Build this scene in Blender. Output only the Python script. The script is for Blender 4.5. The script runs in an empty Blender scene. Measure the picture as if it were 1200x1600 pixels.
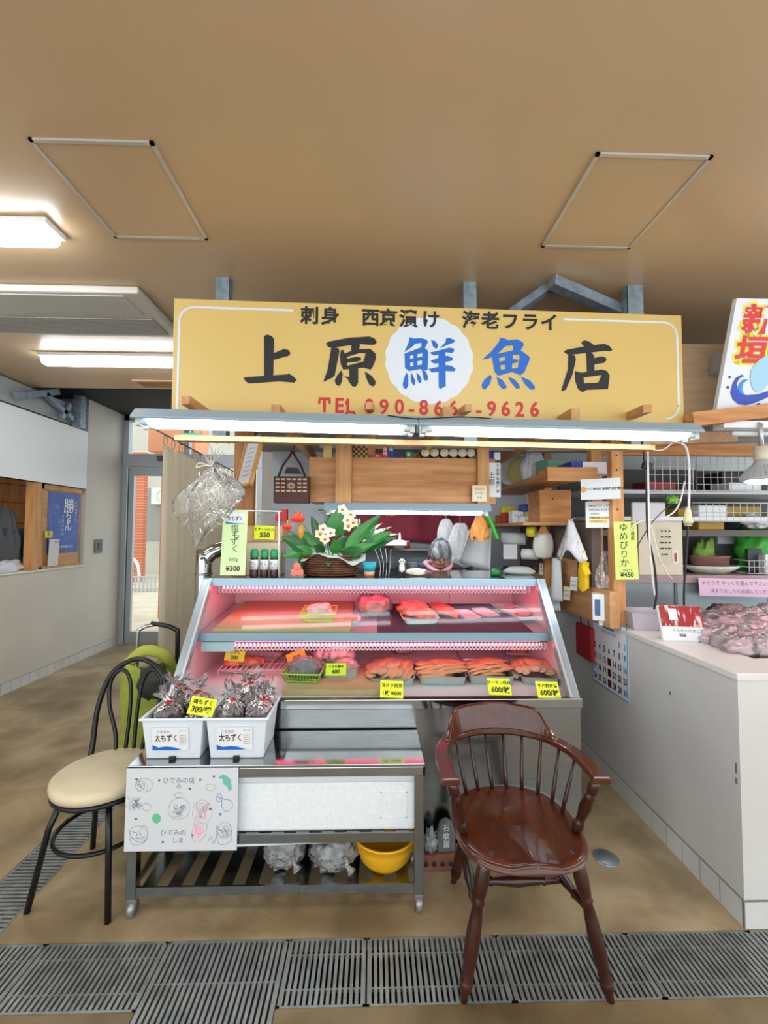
import bpy, bmesh, math, random
from mathutils import Vector, Matrix, Euler, noise
R = math.radians
PI = math.pi
scn = bpy.context.scene
COL = scn.collection
random.seed(7)

# ---------------------------------------------------------------- camera, world, exposure
FPX, CX, CY = 680.0, 600.0, 800.0          # focal length and centre for a 1200x1600 frame
VPX, VPY, ROLL, EYE = 582.0, 830.0, 0.006, 1.55
_w = Vector(((VPX-CX)/FPX, -(VPY-CY)/FPX, -1)).normalized()     # world +Y in camera axes
_u = Vector((math.sin(ROLL), math.cos(ROLL), 0)); _u = (_u-_w*_u.dot(_w)).normalized()
_x = _w.cross(_u)
CAMR = Matrix((_x, _w, _u))                # camera axes -> world
cd = bpy.data.cameras.new('camera'); cam = bpy.data.objects.new('camera', cd); COL.objects.link(cam)
cam.matrix_world = Matrix.Translation((0, 0, EYE)) @ CAMR.to_4x4()
cd.sensor_fit = 'VERTICAL'; cd.sensor_height = 36.0; cd.lens = 36.0*FPX/1600.0
cd.clip_start = 0.05; cd.clip_end = 100
scn.camera = cam
def ray(px, py):
    return CAMR @ Vector(((px-CX)/FPX, -(py-CY)/FPX, -1))
def P(px, py, Y):                          # point of the room at depth Y
    d = ray(px, py); t = Y/d.y; return Vector((d.x*t, Y, EYE+d.z*t))
def F(px, py, z=0.0):                      # on the level z
    d = ray(px, py); t = (z-EYE)/d.z; return Vector((d.x*t, d.y*t, z))
def W(px, py, X):                          # on the wall x = X
    d = ray(px, py); t = X/d.x; return Vector((X, d.y*t, EYE+d.z*t))

scn.view_settings.view_transform = 'Standard'; scn.view_settings.look = 'None'
scn.view_settings.gamma = 1; scn.view_settings.use_curve_mapping = False
scn.view_settings.exposure = 0.47
try:
    scn.cycles.use_denoising = True; scn.cycles.max_bounces = 10; scn.cycles.transparent_max_bounces = 24
    scn.cycles.sample_clamp_indirect = 6; scn.cycles.caustics_reflective = False; scn.cycles.caustics_refractive = False
except Exception: pass
WORLD_STRENGTH = 1.9
TUBE, PINK = 13.0, 16.0
wd = bpy.data.worlds.new('daylight'); scn.world = wd; wd.use_nodes = True
wd.node_tree.nodes['Background'].inputs[0].default_value = (0.93, 0.97, 1.0, 1)
wd.node_tree.nodes['Background'].inputs[1].default_value = WORLD_STRENGTH

# ---------------------------------------------------------------- materials
def lin(h):
    h = h.lstrip('#'); c = [int(h[i:i+2], 16)/255 for i in (0, 2, 4)]
    return tuple((x/12.92 if x <= .04045 else ((x+.055)/1.055)**2.4) for x in c)+(1,)
MATS = {}
def pm(name, col, rough=.5, metal=0, col2=None, scale=8, stretch=(1, 1, 1), bump=0, detail=4, spec=.5, lo=.35, hi=.65, coat=0, bscale=None, rvar=0):
    if name in MATS: return MATS[name]
    m = bpy.data.materials.new(name); m.use_nodes = True; MATS[name] = m
    nt = m.node_tree; b = nt.nodes['Principled BSDF']
    b.inputs['Base Color'].default_value = lin(col); b.inputs['Roughness'].default_value = rough; b.inputs['Metallic'].default_value = metal
    b.inputs['Specular IOR Level'].default_value = spec; b.inputs['Coat Weight'].default_value = coat
    if col2 or bump or rvar:
        tc = nt.nodes.new('ShaderNodeTexCoord'); mp = nt.nodes.new('ShaderNodeMapping'); mp.inputs['Scale'].default_value = stretch
        nt.links.new(tc.outputs['Object'], mp.inputs[0])
        nz = nt.nodes.new('ShaderNodeTexNoise'); nz.inputs['Scale'].default_value = scale; nz.inputs['Detail'].default_value = detail
        nt.links.new(mp.outputs[0], nz.inputs['Vector'])
        if col2:
            rp = nt.nodes.new('ShaderNodeValToRGB'); rp.color_ramp.elements[0].position = lo; rp.color_ramp.elements[1].position = hi
            rp.color_ramp.elements[0].color = lin(col); rp.color_ramp.elements[1].color = lin(col2)
            nt.links.new(nz.outputs['Fac'], rp.inputs[0]); nt.links.new(rp.outputs[0], b.inputs['Base Color'])
        if rvar:
            mr = nt.nodes.new('ShaderNodeMapRange'); mr.inputs[3].default_value = max(rough-rvar, .02); mr.inputs[4].default_value = rough+rvar
            nt.links.new(nz.outputs['Fac'], mr.inputs[0]); nt.links.new(mr.outputs[0], b.inputs['Roughness'])
        if bump:
            n2 = nz
            if bscale:
                n2 = nt.nodes.new('ShaderNodeTexNoise'); n2.inputs['Scale'].default_value = bscale; nt.links.new(mp.outputs[0], n2.inputs['Vector'])
            bp = nt.nodes.new('ShaderNodeBump'); bp.inputs['Strength'].default_value = bump; bp.inputs['Distance'].default_value = .01
            nt.links.new(n2.outputs['Fac'], bp.inputs['Height']); nt.links.new(bp.outputs[0], b.inputs['Normal'])
    return m
def em(name, col, s):
    if name in MATS: return MATS[name]
    m = bpy.data.materials.new(name); m.use_nodes = True; MATS[name] = m; nt = m.node_tree
    b = nt.nodes['Principled BSDF']; b.inputs['Base Color'].default_value = lin(col)
    b.inputs['Emission Color'].default_value = lin(col); b.inputs['Emission Strength'].default_value = s
    return m
def clear(name, tint='#ffffff', gloss=.12, white=0.0, rough=.03, wcol='#ffffff', bump=0, bscale=40):
    """thin clear sheet: transparent + mirror gloss by fresnel, with a little milky diffuse"""
    if name in MATS: return MATS[name]
    m = bpy.data.materials.new(name); m.use_nodes = True; MATS[name] = m; nt = m.node_tree; nt.nodes.clear()
    o = nt.nodes.new('ShaderNodeOutputMaterial'); t = nt.nodes.new('ShaderNodeBsdfTransparent'); t.inputs[0].default_value = lin(tint)
    g = nt.nodes.new('ShaderNodeBsdfGlossy'); g.inputs['Roughness'].default_value = rough
    d = nt.nodes.new('ShaderNodeBsdfDiffuse'); d.inputs[0].default_value = lin(wcol)
    lw = nt.nodes.new('ShaderNodeFresnel'); lw.inputs[0].default_value = 1.45
    ad = nt.nodes.new('ShaderNodeMath'); ad.operation = 'MULTIPLY'; ad.inputs[1].default_value = gloss/.06; ad.use_clamp = True
    nt.links.new(lw.outputs[0], ad.inputs[0])
    a = nt.nodes.new('ShaderNodeMixShader'); a.inputs[0].default_value = white
    nt.links.new(t.outputs[0], a.inputs[1]); nt.links.new(d.outputs[0], a.inputs[2])
    b = nt.nodes.new('ShaderNodeMixShader'); nt.links.new(ad.outputs[0], b.inputs[0])
    nt.links.new(a.outputs[0], b.inputs[1]); nt.links.new(g.outputs[0], b.inputs[2]); nt.links.new(b.outputs[0], o.inputs[0])
    if bump:
        tc = nt.nodes.new('ShaderNodeTexCoord'); nz = nt.nodes.new('ShaderNodeTexNoise'); nz.inputs['Scale'].default_value = bscale
        bp = nt.nodes.new('ShaderNodeBump'); bp.inputs['Strength'].default_value = bump; bp.inputs['Distance'].default_value = .02
        nt.links.new(tc.outputs['Object'], nz.inputs['Vector']); nt.links.new(nz.outputs['Fac'], bp.inputs['Height'])
        for n in (g, d, lw): nt.links.new(bp.outputs[0], n.inputs['Normal'])
    return m
def flat(col, rough=.55):
    return pm('plain_'+col.strip('#')+'_%d' % int(rough*100), col, rough)

M_ceil = pm('ceiling_beige', '#c9ad88', .3, col2='#c2a682', scale=.8, spec=.5, rvar=.08)
M_wallL = pm('painted_wall', '#d3cdc3', .55, col2='#cbc5bb', scale=1.5)
M_wallR = pm('counter_paint', '#cfd0cd', .5, col2='#c6c7c4', scale=1.6)
M_cap = pm('counter_cap', '#dcdcd6', .3, col2='#d2d2cc', scale=3)
M_white = pm('white_enamel', '#e6ebee', .35)
M_alu = pm('aluminium', '#b9bfc3', .35, .6)
M_steel = pm('brushed_steel', '#a3a6a6', .2, 1.0, col2='#989b9b', scale=6, stretch=(1, 1, 30), rvar=.07)
M_steelp = pm('polished_steel', '#b4b8b9', .1, 1.0, col2='#a9adae', scale=5, rvar=.04)
M_galv = pm('galvanised_steel', '#9fb0bd', .45, .6, col2='#8296a5', scale=22)
M_wood = pm('pine_wood', '#cf9a60', .5, col2='#b97f45', scale=3, stretch=(9, 9, 1), detail=6)
M_woodx = pm('pine_board', '#cf955a', .45, col2='#b0733a', scale=2.4, stretch=(1.0, 12, 12), detail=6)
M_woody = pm('pine_joist', '#c99a66', .5, col2='#b58250', scale=2.4, stretch=(12, 1.0, 12), detail=6)
M_ply = pm('plywood', '#cbb394', .6, col2='#bca283', scale=3, stretch=(1, 9, 9))
M_brown = pm('brown_panel', '#a8703c', .5, col2='#8d5a2c', scale=2.5, stretch=(10, 10, 1), detail=6)
M_maho = pm('mahogany', '#55260f', .2, col2='#421c0b', scale=3, stretch=(7, 2, 7), detail=5, coat=.2)
M_mahod = pm('mahogany_dark', '#3c1a0e', .28, col2='#31140b', scale=4, stretch=(4, 4, 1), coat=.15)
M_black = pm('black_metal', '#15171b', .3, .2)
M_dark = pm('dark_void', '#24282c', .7)
M_foam = pm('styrofoam', '#e9f0f2', .75, col2='#e1e9ec', scale=60, bump=.1)
M_cream = pm('cream_vinyl', '#dccfae', .4, col2='#d4c6a4', scale=6)
M_tile = pm('ceramic_tile', '#d4d6d3', .25, col2='#c8cbc8', scale=3)
M_grout = pm('grout', '#7b7b76', .8)
def cloth(name, col, thru=.5):
    if name in MATS: return MATS[name]
    m = bpy.data.materials.new(name); m.use_nodes = True; MATS[name] = m; nt = m.node_tree; nt.nodes.clear()
    o = nt.nodes.new('ShaderNodeOutputMaterial'); d = nt.nodes.new('ShaderNodeBsdfDiffuse'); t = nt.nodes.new('ShaderNodeBsdfTranslucent'); x = nt.nodes.new('ShaderNodeMixShader')
    d.inputs[0].default_value = lin(col); t.inputs[0].default_value = lin(col); x.inputs[0].default_value = thru
    nt.links.new(d.outputs[0], x.inputs[1]); nt.links.new(t.outputs[0], x.inputs[2]); nt.links.new(x.outputs[0], o.inputs[0]); return m
M_glass = clear('clear_glass', '#f7fcfb', .018, 0, .02)
M_bag = clear('clear_bag', '#fdfeff', .10, .17, .18, bump=.55, bscale=38)
M_bag2 = clear('crinkled_bag', '#fbfdff', .12, .22, .12, bump=.9, bscale=55)
M_bag3 = clear('seaweed_wrap', '#fdfeff', .10, .07, .15, bump=.5, bscale=38)
M_film = clear('thin_film', '#ffffff', .09, .06, .1, bump=.6, bscale=30)
M_plast = pm('white_plastic', '#e4eaee', .35)
M_tub = pm('milky_plastic', '#dfe8ee', .3, col2='#d9e3ea', scale=4)
M_cord_w = pm('white_cord', '#dadbd8', .5)
M_cord_b = pm('black_cord', '#17181a', .5)
M_ink = pm('black_ink', '#1d2128', .6)
M_red = pm('red_print', '#c5262c', .5)
M_blue = pm('blue_print', '#1667c8', .5)
M_tube = em('lamp_tube', '#f4f9ff', TUBE); M_tubec = em('counter_tube', '#f4f9ff', TUBE*1.8)
M_pinktube = em('pink_tube', '#ff4370', PINK); M_pinktube2 = em('pink_tube_low', '#ff5d80', PINK*.5)
M_yel = pm('yellow_card', '#e6f01e', .6)
M_org = pm('orange_card', '#f2b51d', .6)
M_lime = pm('lime_card', '#d3ee78', .6)
M_pale = pm('pale_green_card', '#d2edac', .6)
M_paper = pm('white_paper', '#e8ebec', .7)

# ---------------------------------------------------------------- mesh helpers
def frame(o, xdir, up):                    # matrix with local x, y(up), z = x cross y
    x = Vector(xdir).normalized(); y = Vector(up); y = (y-x*y.dot(x)).normalized(); z = x.cross(y)
    m = Matrix((x, y, z)).transposed().to_4x4(); m.translation = Vector(o); return m
T = Matrix.Translation
def RZ(a): return Matrix.Rotation(a, 4, 'Z')
def RX(a): return Matrix.Rotation(a, 4, 'X')
def RY(a): return Matrix.Rotation(a, 4, 'Y')
def smooth_path(pts, n=6, closed=False):
    pts = [Vector(p) for p in pts]; N = len(pts); out = []
    for i in range(N if closed else N-1):
        g = lambda k: pts[k % N] if closed else pts[min(max(k, 0), N-1)]
        a, b, c, d = g(i-1), g(i), g(i+1), g(i+2)
        for j in range(n):
            t = j/n
            out.append(.5*((2*b)+(-a+c)*t+(2*a-5*b+4*c-d)*t*t+(-a+3*b-3*c+d)*t**3))
    if not closed: out.append(pts[-1])
    return out
class MB:
    def __init__(s, M=None):
        s.v = []; s.f = []; s.sm = []; s.mi = []; s.M = M or Matrix(); s.k = 0
    def add(s, vs, fs, smooth=False, M=None):
        n = len(s.v); A = s.M @ M if M is not None else s.M
        s.v += [A @ Vector(p) for p in vs]
        for f in fs: s.f.append([i+n for i in f]); s.sm.append(smooth); s.mi.append(s.k)
        return s
    def b(s, x0, x1, y0, y1, z0, z1, M=None):
        return s.add([(x, y, z) for z in (z0, z1) for y in (y0, y1) for x in (x0, x1)],
                     [(0, 2, 3, 1), (4, 5, 7, 6), (0, 1, 5, 4), (2, 6, 7, 3), (0, 4, 6, 2), (1, 3, 7, 5)], False, M)
    def box(s, c, d, M=None):
        c = Vector(c); d = Vector(d)/2
        return s.b(c.x-d.x, c.x+d.x, c.y-d.y, c.y+d.y, c.z-d.z, c.z+d.z, M)
    def beam(s, a, b, w, h, up=(0, 0, 1)):
        a = Vector(a); b = Vector(b); L = (b-a).length
        m = frame(a, b-a, up if abs((b-a).normalized().dot(Vector(up))) < .98 else (0, 1, 0))
        return s.b(0, L, -h/2, h/2, -w/2, w/2, m)
    def tube(s, pts, r, n=8, closed=False, caps=True, flat=1.0):
        pts = [Vector(p) for p in pts]; N = len(pts); rs = r if isinstance(r, (list, tuple)) else [r]*N
        tg = []
        for i in range(N):
            a = pts[(i-1) % N] if (closed or i) else pts[0]; c = pts[(i+1) % N] if (closed or i < N-1) else pts[-1]
            t = c-a; tg.append(t.normalized() if t.length > 1e-9 else Vector((0, 0, 1)))
        nrm = tg[0].orthogonal().normalized(); vs = []; fs = []
        if abs(tg[0].z) < .9: nrm = (Vector((0, 0, 1))-tg[0]*tg[0].z).normalized()
        for i in range(N):
            nrm = (nrm-tg[i]*nrm.dot(tg[i]))
            nrm = nrm.normalized() if nrm.length > 1e-6 else tg[i].orthogonal().normalized()
            bi = tg[i].cross(nrm)
            for j in range(n):
                a = 2*PI*j/n; vs.append(pts[i]+(nrm*math.cos(a)*flat+bi*math.sin(a))*rs[i])
        for i in range(N if closed else N-1):
            for j in range(n):
                a = i*n+j; b2 = i*n+(j+1) % n; c = ((i+1) % N)*n+(j+1) % n; d = ((i+1) % N)*n+j; fs.append((a, b2, c, d))
        if caps and not closed: fs.append(tuple(range(n))[::-1]); fs.append(tuple((N-1)*n+j for j in range(n)))
        return s.add(vs, fs, n > 4)
    def lathe(s, prof, n=20, M=None, sx=1, sy=1):
        vs = []; fs = []
        for r, z in prof:
            for j in range(n): a = 2*PI*j/n; vs.append((r*math.cos(a)*sx, r*math.sin(a)*sy, z))
        for i in range(len(prof)-1):
            for j in range(n): fs.append((i*n+j, i*n+(j+1) % n, (i+1)*n+(j+1) % n, (i+1)*n+j))
        if prof[0][0] > 1e-6: fs.append(tuple(range(n))[::-1])
        if prof[-1][0] > 1e-6: fs.append(tuple((len(prof)-1)*n+j for j in range(n)))
        return s.add(vs, fs, True, M)
    def turn(s, a, b, prof, n=14):         # turned spindle from a to b: prof = [(t, radius)]
        a = Vector(a); b = Vector(b); L = (b-a).length; q = (b-a).to_track_quat('Z', 'Y').to_matrix().to_4x4(); q.translation = a
        return s.lathe([(r, t*L) for t, r in prof], n, q)
    def prism(s, poly, z0, z1, M=None, smooth=False):
        n = len(poly); ar = sum(poly[i][0]*poly[(i+1) % n][1]-poly[(i+1) % n][0]*poly[i][1] for i in range(n))
        if ar < 0: poly = poly[::-1]
        vs = [(p[0], p[1], z0) for p in poly]+[(p[0], p[1], z1) for p in poly]
        fs = [tuple(range(n))[::-1], tuple(range(n, 2*n))]+[(i, (i+1) % n, n+(i+1) % n, n+i) for i in range(n)]
        return s.add(vs, fs, smooth, M)
    def grid(s, fn, nu, nv, cu=False, cv=False, M=None, smooth=True):
        vs = [fn(i/(nu if cu else nu-1), j/(nv if cv else nv-1)) for i in range(nu) for j in range(nv)]; fs = []
        for i in range(nu if cu else nu-1):
            for j in range(nv if cv else nv-1):
                a = i*nv+j; b2 = ((i+1) % nu)*nv+j; c = ((i+1) % nu)*nv+(j+1) % nv; d = i*nv+(j+1) % nv; fs.append((a, b2, c, d))
        return s.add(vs, fs, smooth, M)
    def blob(s, c, r, seed=0, amp=.15, fr=2.2, nu=22, nv=14, M=None, floor=None):
        c = Vector(c); off = Vector((seed*3.7, seed*1.3, -seed*2.1))
        def fn(u, v):
            a = 2*PI*u; t = PI*v; d = Vector((math.sin(t)*math.cos(a), math.sin(t)*math.sin(a), -math.cos(t)))
            k = 1+amp*2*noise.noise(d*fr+off)
            p = Vector((d.x*r[0]*k, d.y*r[1]*k, d.z*r[2]*k))
            if floor is not None and p.z < floor: p.z = floor
            return c+p
        return s.grid(fn, nu, nv, cu=True, M=M)
    def build(s, name, m, parent=None, bevel=0, sub=0, solid=0, weld=False):
        me = bpy.data.meshes.new(name); me.from_pydata(s.v, [], s.f)
        for x in (m if isinstance(m, (list, tuple)) else [m]): me.materials.append(x)
        me.polygons.foreach_set('use_smooth', s.sm); me.polygons.foreach_set('material_index', s.mi)
        bm = bmesh.new(); bm.from_mesh(me)
        if weld: bmesh.ops.remove_doubles(bm, verts=bm.verts, dist=1e-5)
        bmesh.ops.recalc_face_normals(bm, faces=bm.faces); bm.to_mesh(me); bm.free(); me.update()
        o = bpy.data.objects.new(name, me); COL.objects.link(o)
        if parent is not None: o.parent = parent
        if solid: d = o.modifiers.new('s', 'SOLIDIFY'); d.thickness = solid; d.offset = 0
        if bevel: d = o.modifiers.new('b', 'BEVEL'); d.width = bevel; d.segments = 2; d.limit_method = 'ANGLE'; d.angle_limit = R(40); d.harden_normals = False
        if sub: d = o.modifiers.new('u', 'SUBSURF'); d.levels = sub; d.render_levels = sub
        return o
def tag(o, label, cat=None, group=None, kind=None):
    if label: o['label'] = label
    if cat: o['category'] = cat
    if group: o['group'] = group
    if kind: o['kind'] = kind
    return o
def struct(o, label=None):
    o['kind'] = 'structure'
    if label: o['label'] = label
    return o
def thing(name, label, cat, loc=(0, 0, 0), rz=0, group=None):
    o = bpy.data.objects.new(name, None); COL.objects.link(o); o.empty_display_size = .05
    o.location = loc; o.rotation_euler = (0, 0, rz); return tag(o, label, cat, group)
def kids(o): return [c for c in COL.objects if c.parent is o]
TREES = {}
def copy_tree(o, loc=None, rot=None, label=None, scale=None):
    if o not in TREES: TREES[o] = [(c, kids(c)) for c in kids(o)]
    r = o.copy(); COL.objects.link(r)
    for c, gs in TREES[o]:
        d = c.copy(); COL.objects.link(d); d.parent = r
        for g in gs:
            e = g.copy(); COL.objects.link(e); e.parent = d
    if loc is not None: r.location = loc
    if rot is not None: r.rotation_euler = rot
    if scale is not None: r.scale = scale
    if label: r['label'] = label
    return r
TEXTS = []
def txt(parent, s, M, size, m, bold=0.0, name='lettering', sx=1.0, shear=0, align='CENTER', sp=1.0):
    """flat lettering; M: local x along the line, y up, z out of the surface (parent's own space)"""
    TEXTS.append((parent, s, M, size, m, bold, name, sx, shear, align, sp))
def flush_texts():
    made = []
    for (p, s, M, size, m, bold, name, sx, shear, al, sp) in TEXTS:
        cu = bpy.data.curves.new('t', 'FONT'); cu.body = s; cu.size = size; cu.offset = bold; cu.align_x = al; cu.align_y = 'CENTER'; cu.shear = shear
        cu.resolution_u = 3; cu.space_character = sp
        o = bpy.data.objects.new('t', cu); COL.objects.link(o); made.append(o)
    bpy.context.view_layer.update(); dg = bpy.context.evaluated_depsgraph_get(); by = {}
    for o, (p, s, M, size, m, bold, name, sx, shear, al, sp) in zip(made, TEXTS):
        me = bpy.data.meshes.new_from_object(o.evaluated_get(dg)); A = M @ Matrix.Diagonal((sx, 1, 1, 1))
        e = by.setdefault((p, m, name), MB())
        e.add([A @ v.co for v in me.vertices], [tuple(f.vertices) for f in me.polygons])
        bpy.data.meshes.remove(me)
    for o in made: cu = o.data; bpy.data.objects.remove(o); bpy.data.curves.remove(cu)
    for (p, m, name), e in by.items(): e.build(name, m, p)
# ================================================================ THE ROOM
XL, XR, CE, LEDGE_L, LEDGE_R = -3.46, 1.475, 3.0, 1.135, .985
def floor_mat(name='stained_concrete', cols=('#8a785c', '#a8946f', '#b9a684', '#9c8763')):
    m = bpy.data.materials.new(name); m.use_nodes = True; nt = m.node_tree; b = nt.nodes['Principled BSDF']
    tc = nt.nodes.new('ShaderNodeTexCoord')
    def nz(sc, det=6, dis=0):
        n = nt.nodes.new('ShaderNodeTexNoise'); n.inputs['Scale'].default_value = sc; n.inputs['Detail'].default_value = det; n.inputs['Distortion'].default_value = dis
        nt.links.new(tc.outputs['Object'], n.inputs['Vector']); return n
    def ramp(n, stops):
        r = nt.nodes.new('ShaderNodeValToRGB'); e = r.color_ramp.elements
        while len(e) < len(stops): e.new(.5)
        for k, (p, c) in enumerate(stops): e[k].position = p; e[k].color = lin(c)
        nt.links.new(n.outputs['Fac'], r.inputs[0]); return r
    r1 = ramp(nz(1.3, 7, .4), list(zip((.3, .45, .58, .72), cols)))
    r2 = ramp(nz(3.2, 10, .5), [(.38, '#6a5538'), (.6, '#ffffff')])
    mx = nt.nodes.new('ShaderNodeMix'); mx.data_type = 'RGBA'; mx.blend_type = 'MULTIPLY'; mx.inputs[0].default_value = .42
    nt.links.new(r1.outputs[0], mx.inputs[6]); nt.links.new(r2.outputs[0], mx.inputs[7]); nt.links.new(mx.outputs[2], b.inputs['Base Color'])
    mr = nt.nodes.new('ShaderNodeMapRange'); mr.inputs[3].default_value = .25; mr.inputs[4].default_value = .55
    nt.links.new(nz(3).outputs['Fac'], mr.inputs[0]); nt.links.new(mr.outputs[0], b.inputs['Roughness'])
    bp = nt.nodes.new('ShaderNodeBump'); bp.inputs['Strength'].default_value = .15; bp.inputs['Distance'].default_value = .01
    nt.links.new(nz(60).outputs['Fac'], bp.inputs['Height']); nt.links.new(bp.outputs[0], b.inputs['Normal'])
    return m
M_floor = floor_mat()
struct(MB().b(-7, 5, -2.6, 6.12, -.2, -.012).build('floor', M_floor))
# ceiling slab
struct(MB().b(-7, 5, -2.2, 4.5, CE, CE+.12).build('ceiling', M_ceil))
mb = MB(); mb.b(-7, 5, 4.5, 6.3, 3.14, 3.3); mb.b(-7, 5, 4.48, 4.5, CE, 3.3)
struct(mb.build('ceiling_rear', M_dark))
# left wall: low counter wall then full-height wall up to the glass front
mb = MB(); mb.b(XL-.14, XL, .2, 5.33, 0, LEDGE_L-.02); mb.b(XL-.14, XL+.0, 5.33, 6.1, 0, 3.14)
struct(MB().b(XL-.6, XL-.14, 5.33, 5.45, 0, 3.14).build('wall_left_return', M_wallL))
struct(mb.build('wall_left', M_wallL))
struct(MB().b(XL-.22, XL+.012, .2, 5.33, LEDGE_L-.02, LEDGE_L).build('trim_1', M_cap, bevel=.004), 'pale cap along the top of the left counter wall')
def baseboard(name, x0, x1, y0, y1, axis, n):
    mb = MB(); mb.k = 1
    mb.b(x0, x1, y0, y1, 0, .103); mb.k = 0
    for i in range(n):
        if axis == 'y':
            a = y0+(y1-y0)*i/n; b = y0+(y1-y0)*(i+1)/n; mb.b(x0-.002, x1+.002, a+.0028, b-.0028, .001, .101)
        else:
            a = x0+(x1-x0)*i/n; b = x0+(x1-x0)*(i+1)/n; mb.b(a+.0028, b-.0028, y0-.002, y1, .001, .101)
    return struct(mb.build(name, [M_tile, M_grout]))
baseboard('baseboard_left', XL, XL+.008, 2.6, 6.05, 'y', 30)
# right counter wall with its return
mb = MB(); mb.b(XR, XR+.12, 1.745, 4.6, 0, LEDGE_R-.03); mb.b(XR+.12, 4.2, 1.745, 1.865, 0, LEDGE_R-.03)
struct(mb.build('wall_right', M_wallR))
mb = MB(); mb.b(XR-.006, XR+.25, 1.738, 4.6, LEDGE_R-.03, LEDGE_R); mb.b(XR+.25, 4.2, 1.738, 1.95, LEDGE_R-.03, LEDGE_R)
struct(mb.build('trim_2', M_cap, bevel=.004), 'pale cap along the top of the right counter wall')
baseboard('baseboard_right', XR-.008, XR, 1.745, 4.3, 'y', 23)
baseboard('baseboard_front', XR-.008, 4.1, 1.737, 1.745, 'x', 26)
for k, (px, py) in enumerate([(1047, 1083), (1152, 1102)]):
    pass
# glass front at the far left
YD = 6.1
M_frame = pm('door_aluminium', '#aab1b6', .4, .5)
mb = MB()
for x in (XL+.02, -2.62, -1.6): mb.b(x, x+.07, YD-.05, YD+.05, 0, 3.14)
mb.b(XL+.02, -1.53, YD-.06, YD+.06, 2.42, 2.6); mb.b(XL+.02, -1.53, YD-.05, YD+.05, 3.06, 3.14)
wf = struct(mb.build('window_1', M_frame, bevel=.004), 'aluminium framed glass shopfront')
MB().b(XL+.09, -1.6, YD-.004, YD+.004, 2.6, 3.06).build('pane', M_glass, wf)
MB().b(-2.55, -1.6, YD-.004, YD+.004, .05, 2.42).build('pane', M_glass, wf)
mb = MB(); x0, x1 = XL+.095, -2.625
mb.b(x0, x0+.07, YD-.025, YD+.025, .01, 2.41); mb.b(x1-.07, x1, YD-.025, YD+.025, .01, 2.41); mb.b(x0+.07, x1-.07, YD-.025, YD+.025, .01, .17); mb.b(x0+.07, x1-.07, YD-.025, YD+.025, 2.3, 2.41)
dr = struct(mb.build('door_1', M_frame, bevel=.003), 'glazed aluminium door standing to the street')
MB().b(x0+.07, x1-.07, YD-.004, YD+.004, .17, 2.3).build('pane', M_glass, dr)
mb = MB(); mb.b(-2.95, -2.8, YD-.12, YD-.062, 2.5, 2.56); tag(mb.build('door_sensor', flat('#50565a')), 'small dark grey sensor on the beam over the glass door', 'sensor')
struct(MB().b(-1.53, 5, YD-.05, YD+.05, 0, 3.14).build('wall_back', M_wallL))
# outside
M_pave = pm('pavement', '#c9b9a4', .8, col2='#b8a892', scale=3)
struct(MB().b(-14, 4, 6.16, 20, -.2, -.03).build('ground', M_pave))
M_brick = pm('orange_brick', '#c46a45', .8, col2='#b45c3a', scale=20)
t = thing('brick_pillar', 'orange brick pillar outside the glass door', 'pillar', (-7.2, 13.6, -.03))
mb = MB(); mb.k = 1; mb.b(-.18, .18, -.1, .1, 0, 4); mb.k = 0
for j in range(48): mb.b(-.185, .185, -.105, .105, j*.083+.006, j*.083+.078)
mb.build('shaft', [M_brick, flat('#cfc6bc', .8)], t)
mb = MB(); mb.b(-3.85, -3.05, 7.5, 8.1, 2.9, 4.2); mb.b(-3.85, -3.8, 8.0, 8.1, -.03, 2.9); mb.b(-3.1, -3.05, 8.0, 8.1, -.03, 2.9); tag(mb.build('shop_canopy', flat('#d98f68', .8)), 'salmon coloured canopy outside above the glass door', 'canopy')
t = thing('street_building', 'pale grey building across the street seen through the door', 'building', (-7.4, 16, -.03))
MB().b(-6, 9, 0, 1, 0, 6).build('wall', pm('street_wall', '#b9b3a8', .8, col2='#aaa49a', scale=1), t)
MB().b(-1.9, .3, -.03, 0, 1.2, 3.1).build('shutter', flat('#8b8983', .7), t)
mb = MB(); mb.b(-.45, .35, -.4, -.03, 2.5, 3.1); mb.tube([(-.05+.2*math.cos(a/10*PI), -.41, 2.8+.2*math.sin(a/10*PI)) for a in range(20)], .012, 6, closed=True)
mb.build('air_conditioner', flat('#c9cbc6'), t)
MB().b(-.2, .4, -.05, -.03, 1.3, 1.75).build('notice', M_paper, t)
t = thing('street_railing', 'white street railing outside the glass door', 'railing', (-7.2, 12.6, -.03))
mb = MB(); mb.tube(smooth_path([(0, 0, .8), (.35, 0, .8), (.55, 0, .55), (.6, 0, 0)], 6), .04, 8); mb.build('post', M_white, t)
mb = MB()
for k in range(14): mb.b(.3+k*.1, .34+k*.1, -1.2, -1.17, 0, .4)
mb.b(.2, 2.0, -1.21, -1.16, .36, .4); mb.b(.2, 2.0, -1.21, -1.16, .05, .09); mb.b(-.1, .35, -1.2, .25, .0, .03); mb.build('fence', flat('#aeb4b6'), t)
t = thing('exit_sign', 'small lit green exit sign hung by the glass front', 'sign', (P(300, 682, 5.8).x, 5.8, 2.78)); MB().b(-.13, .13, -.015, .015, -.06, .06).build('box', M_white, t); MB().b(-.12, .12, -.017, -.015, -.05, .05).build('green_face', em('exit_green', '#2fae6a', 1.5), t); MB().tube([(0, 0, .06), (0, 0, .36)], .008, 6).build('rod', M_alu, t)
# light switch on the left wall
o = MB().b(XL, XL+.02, 5.52, 5.66, 1.26, 1.43).build('wall_switch', flat('#6f7270'), None, bevel=.006); tag(o, 'grey switch box on the beige wall by the door', 'switch')
MB().b(XL+.02, XL+.026, 5.56, 5.62, 1.3, 1.39).build('button', flat('#55585a'), o)

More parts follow.
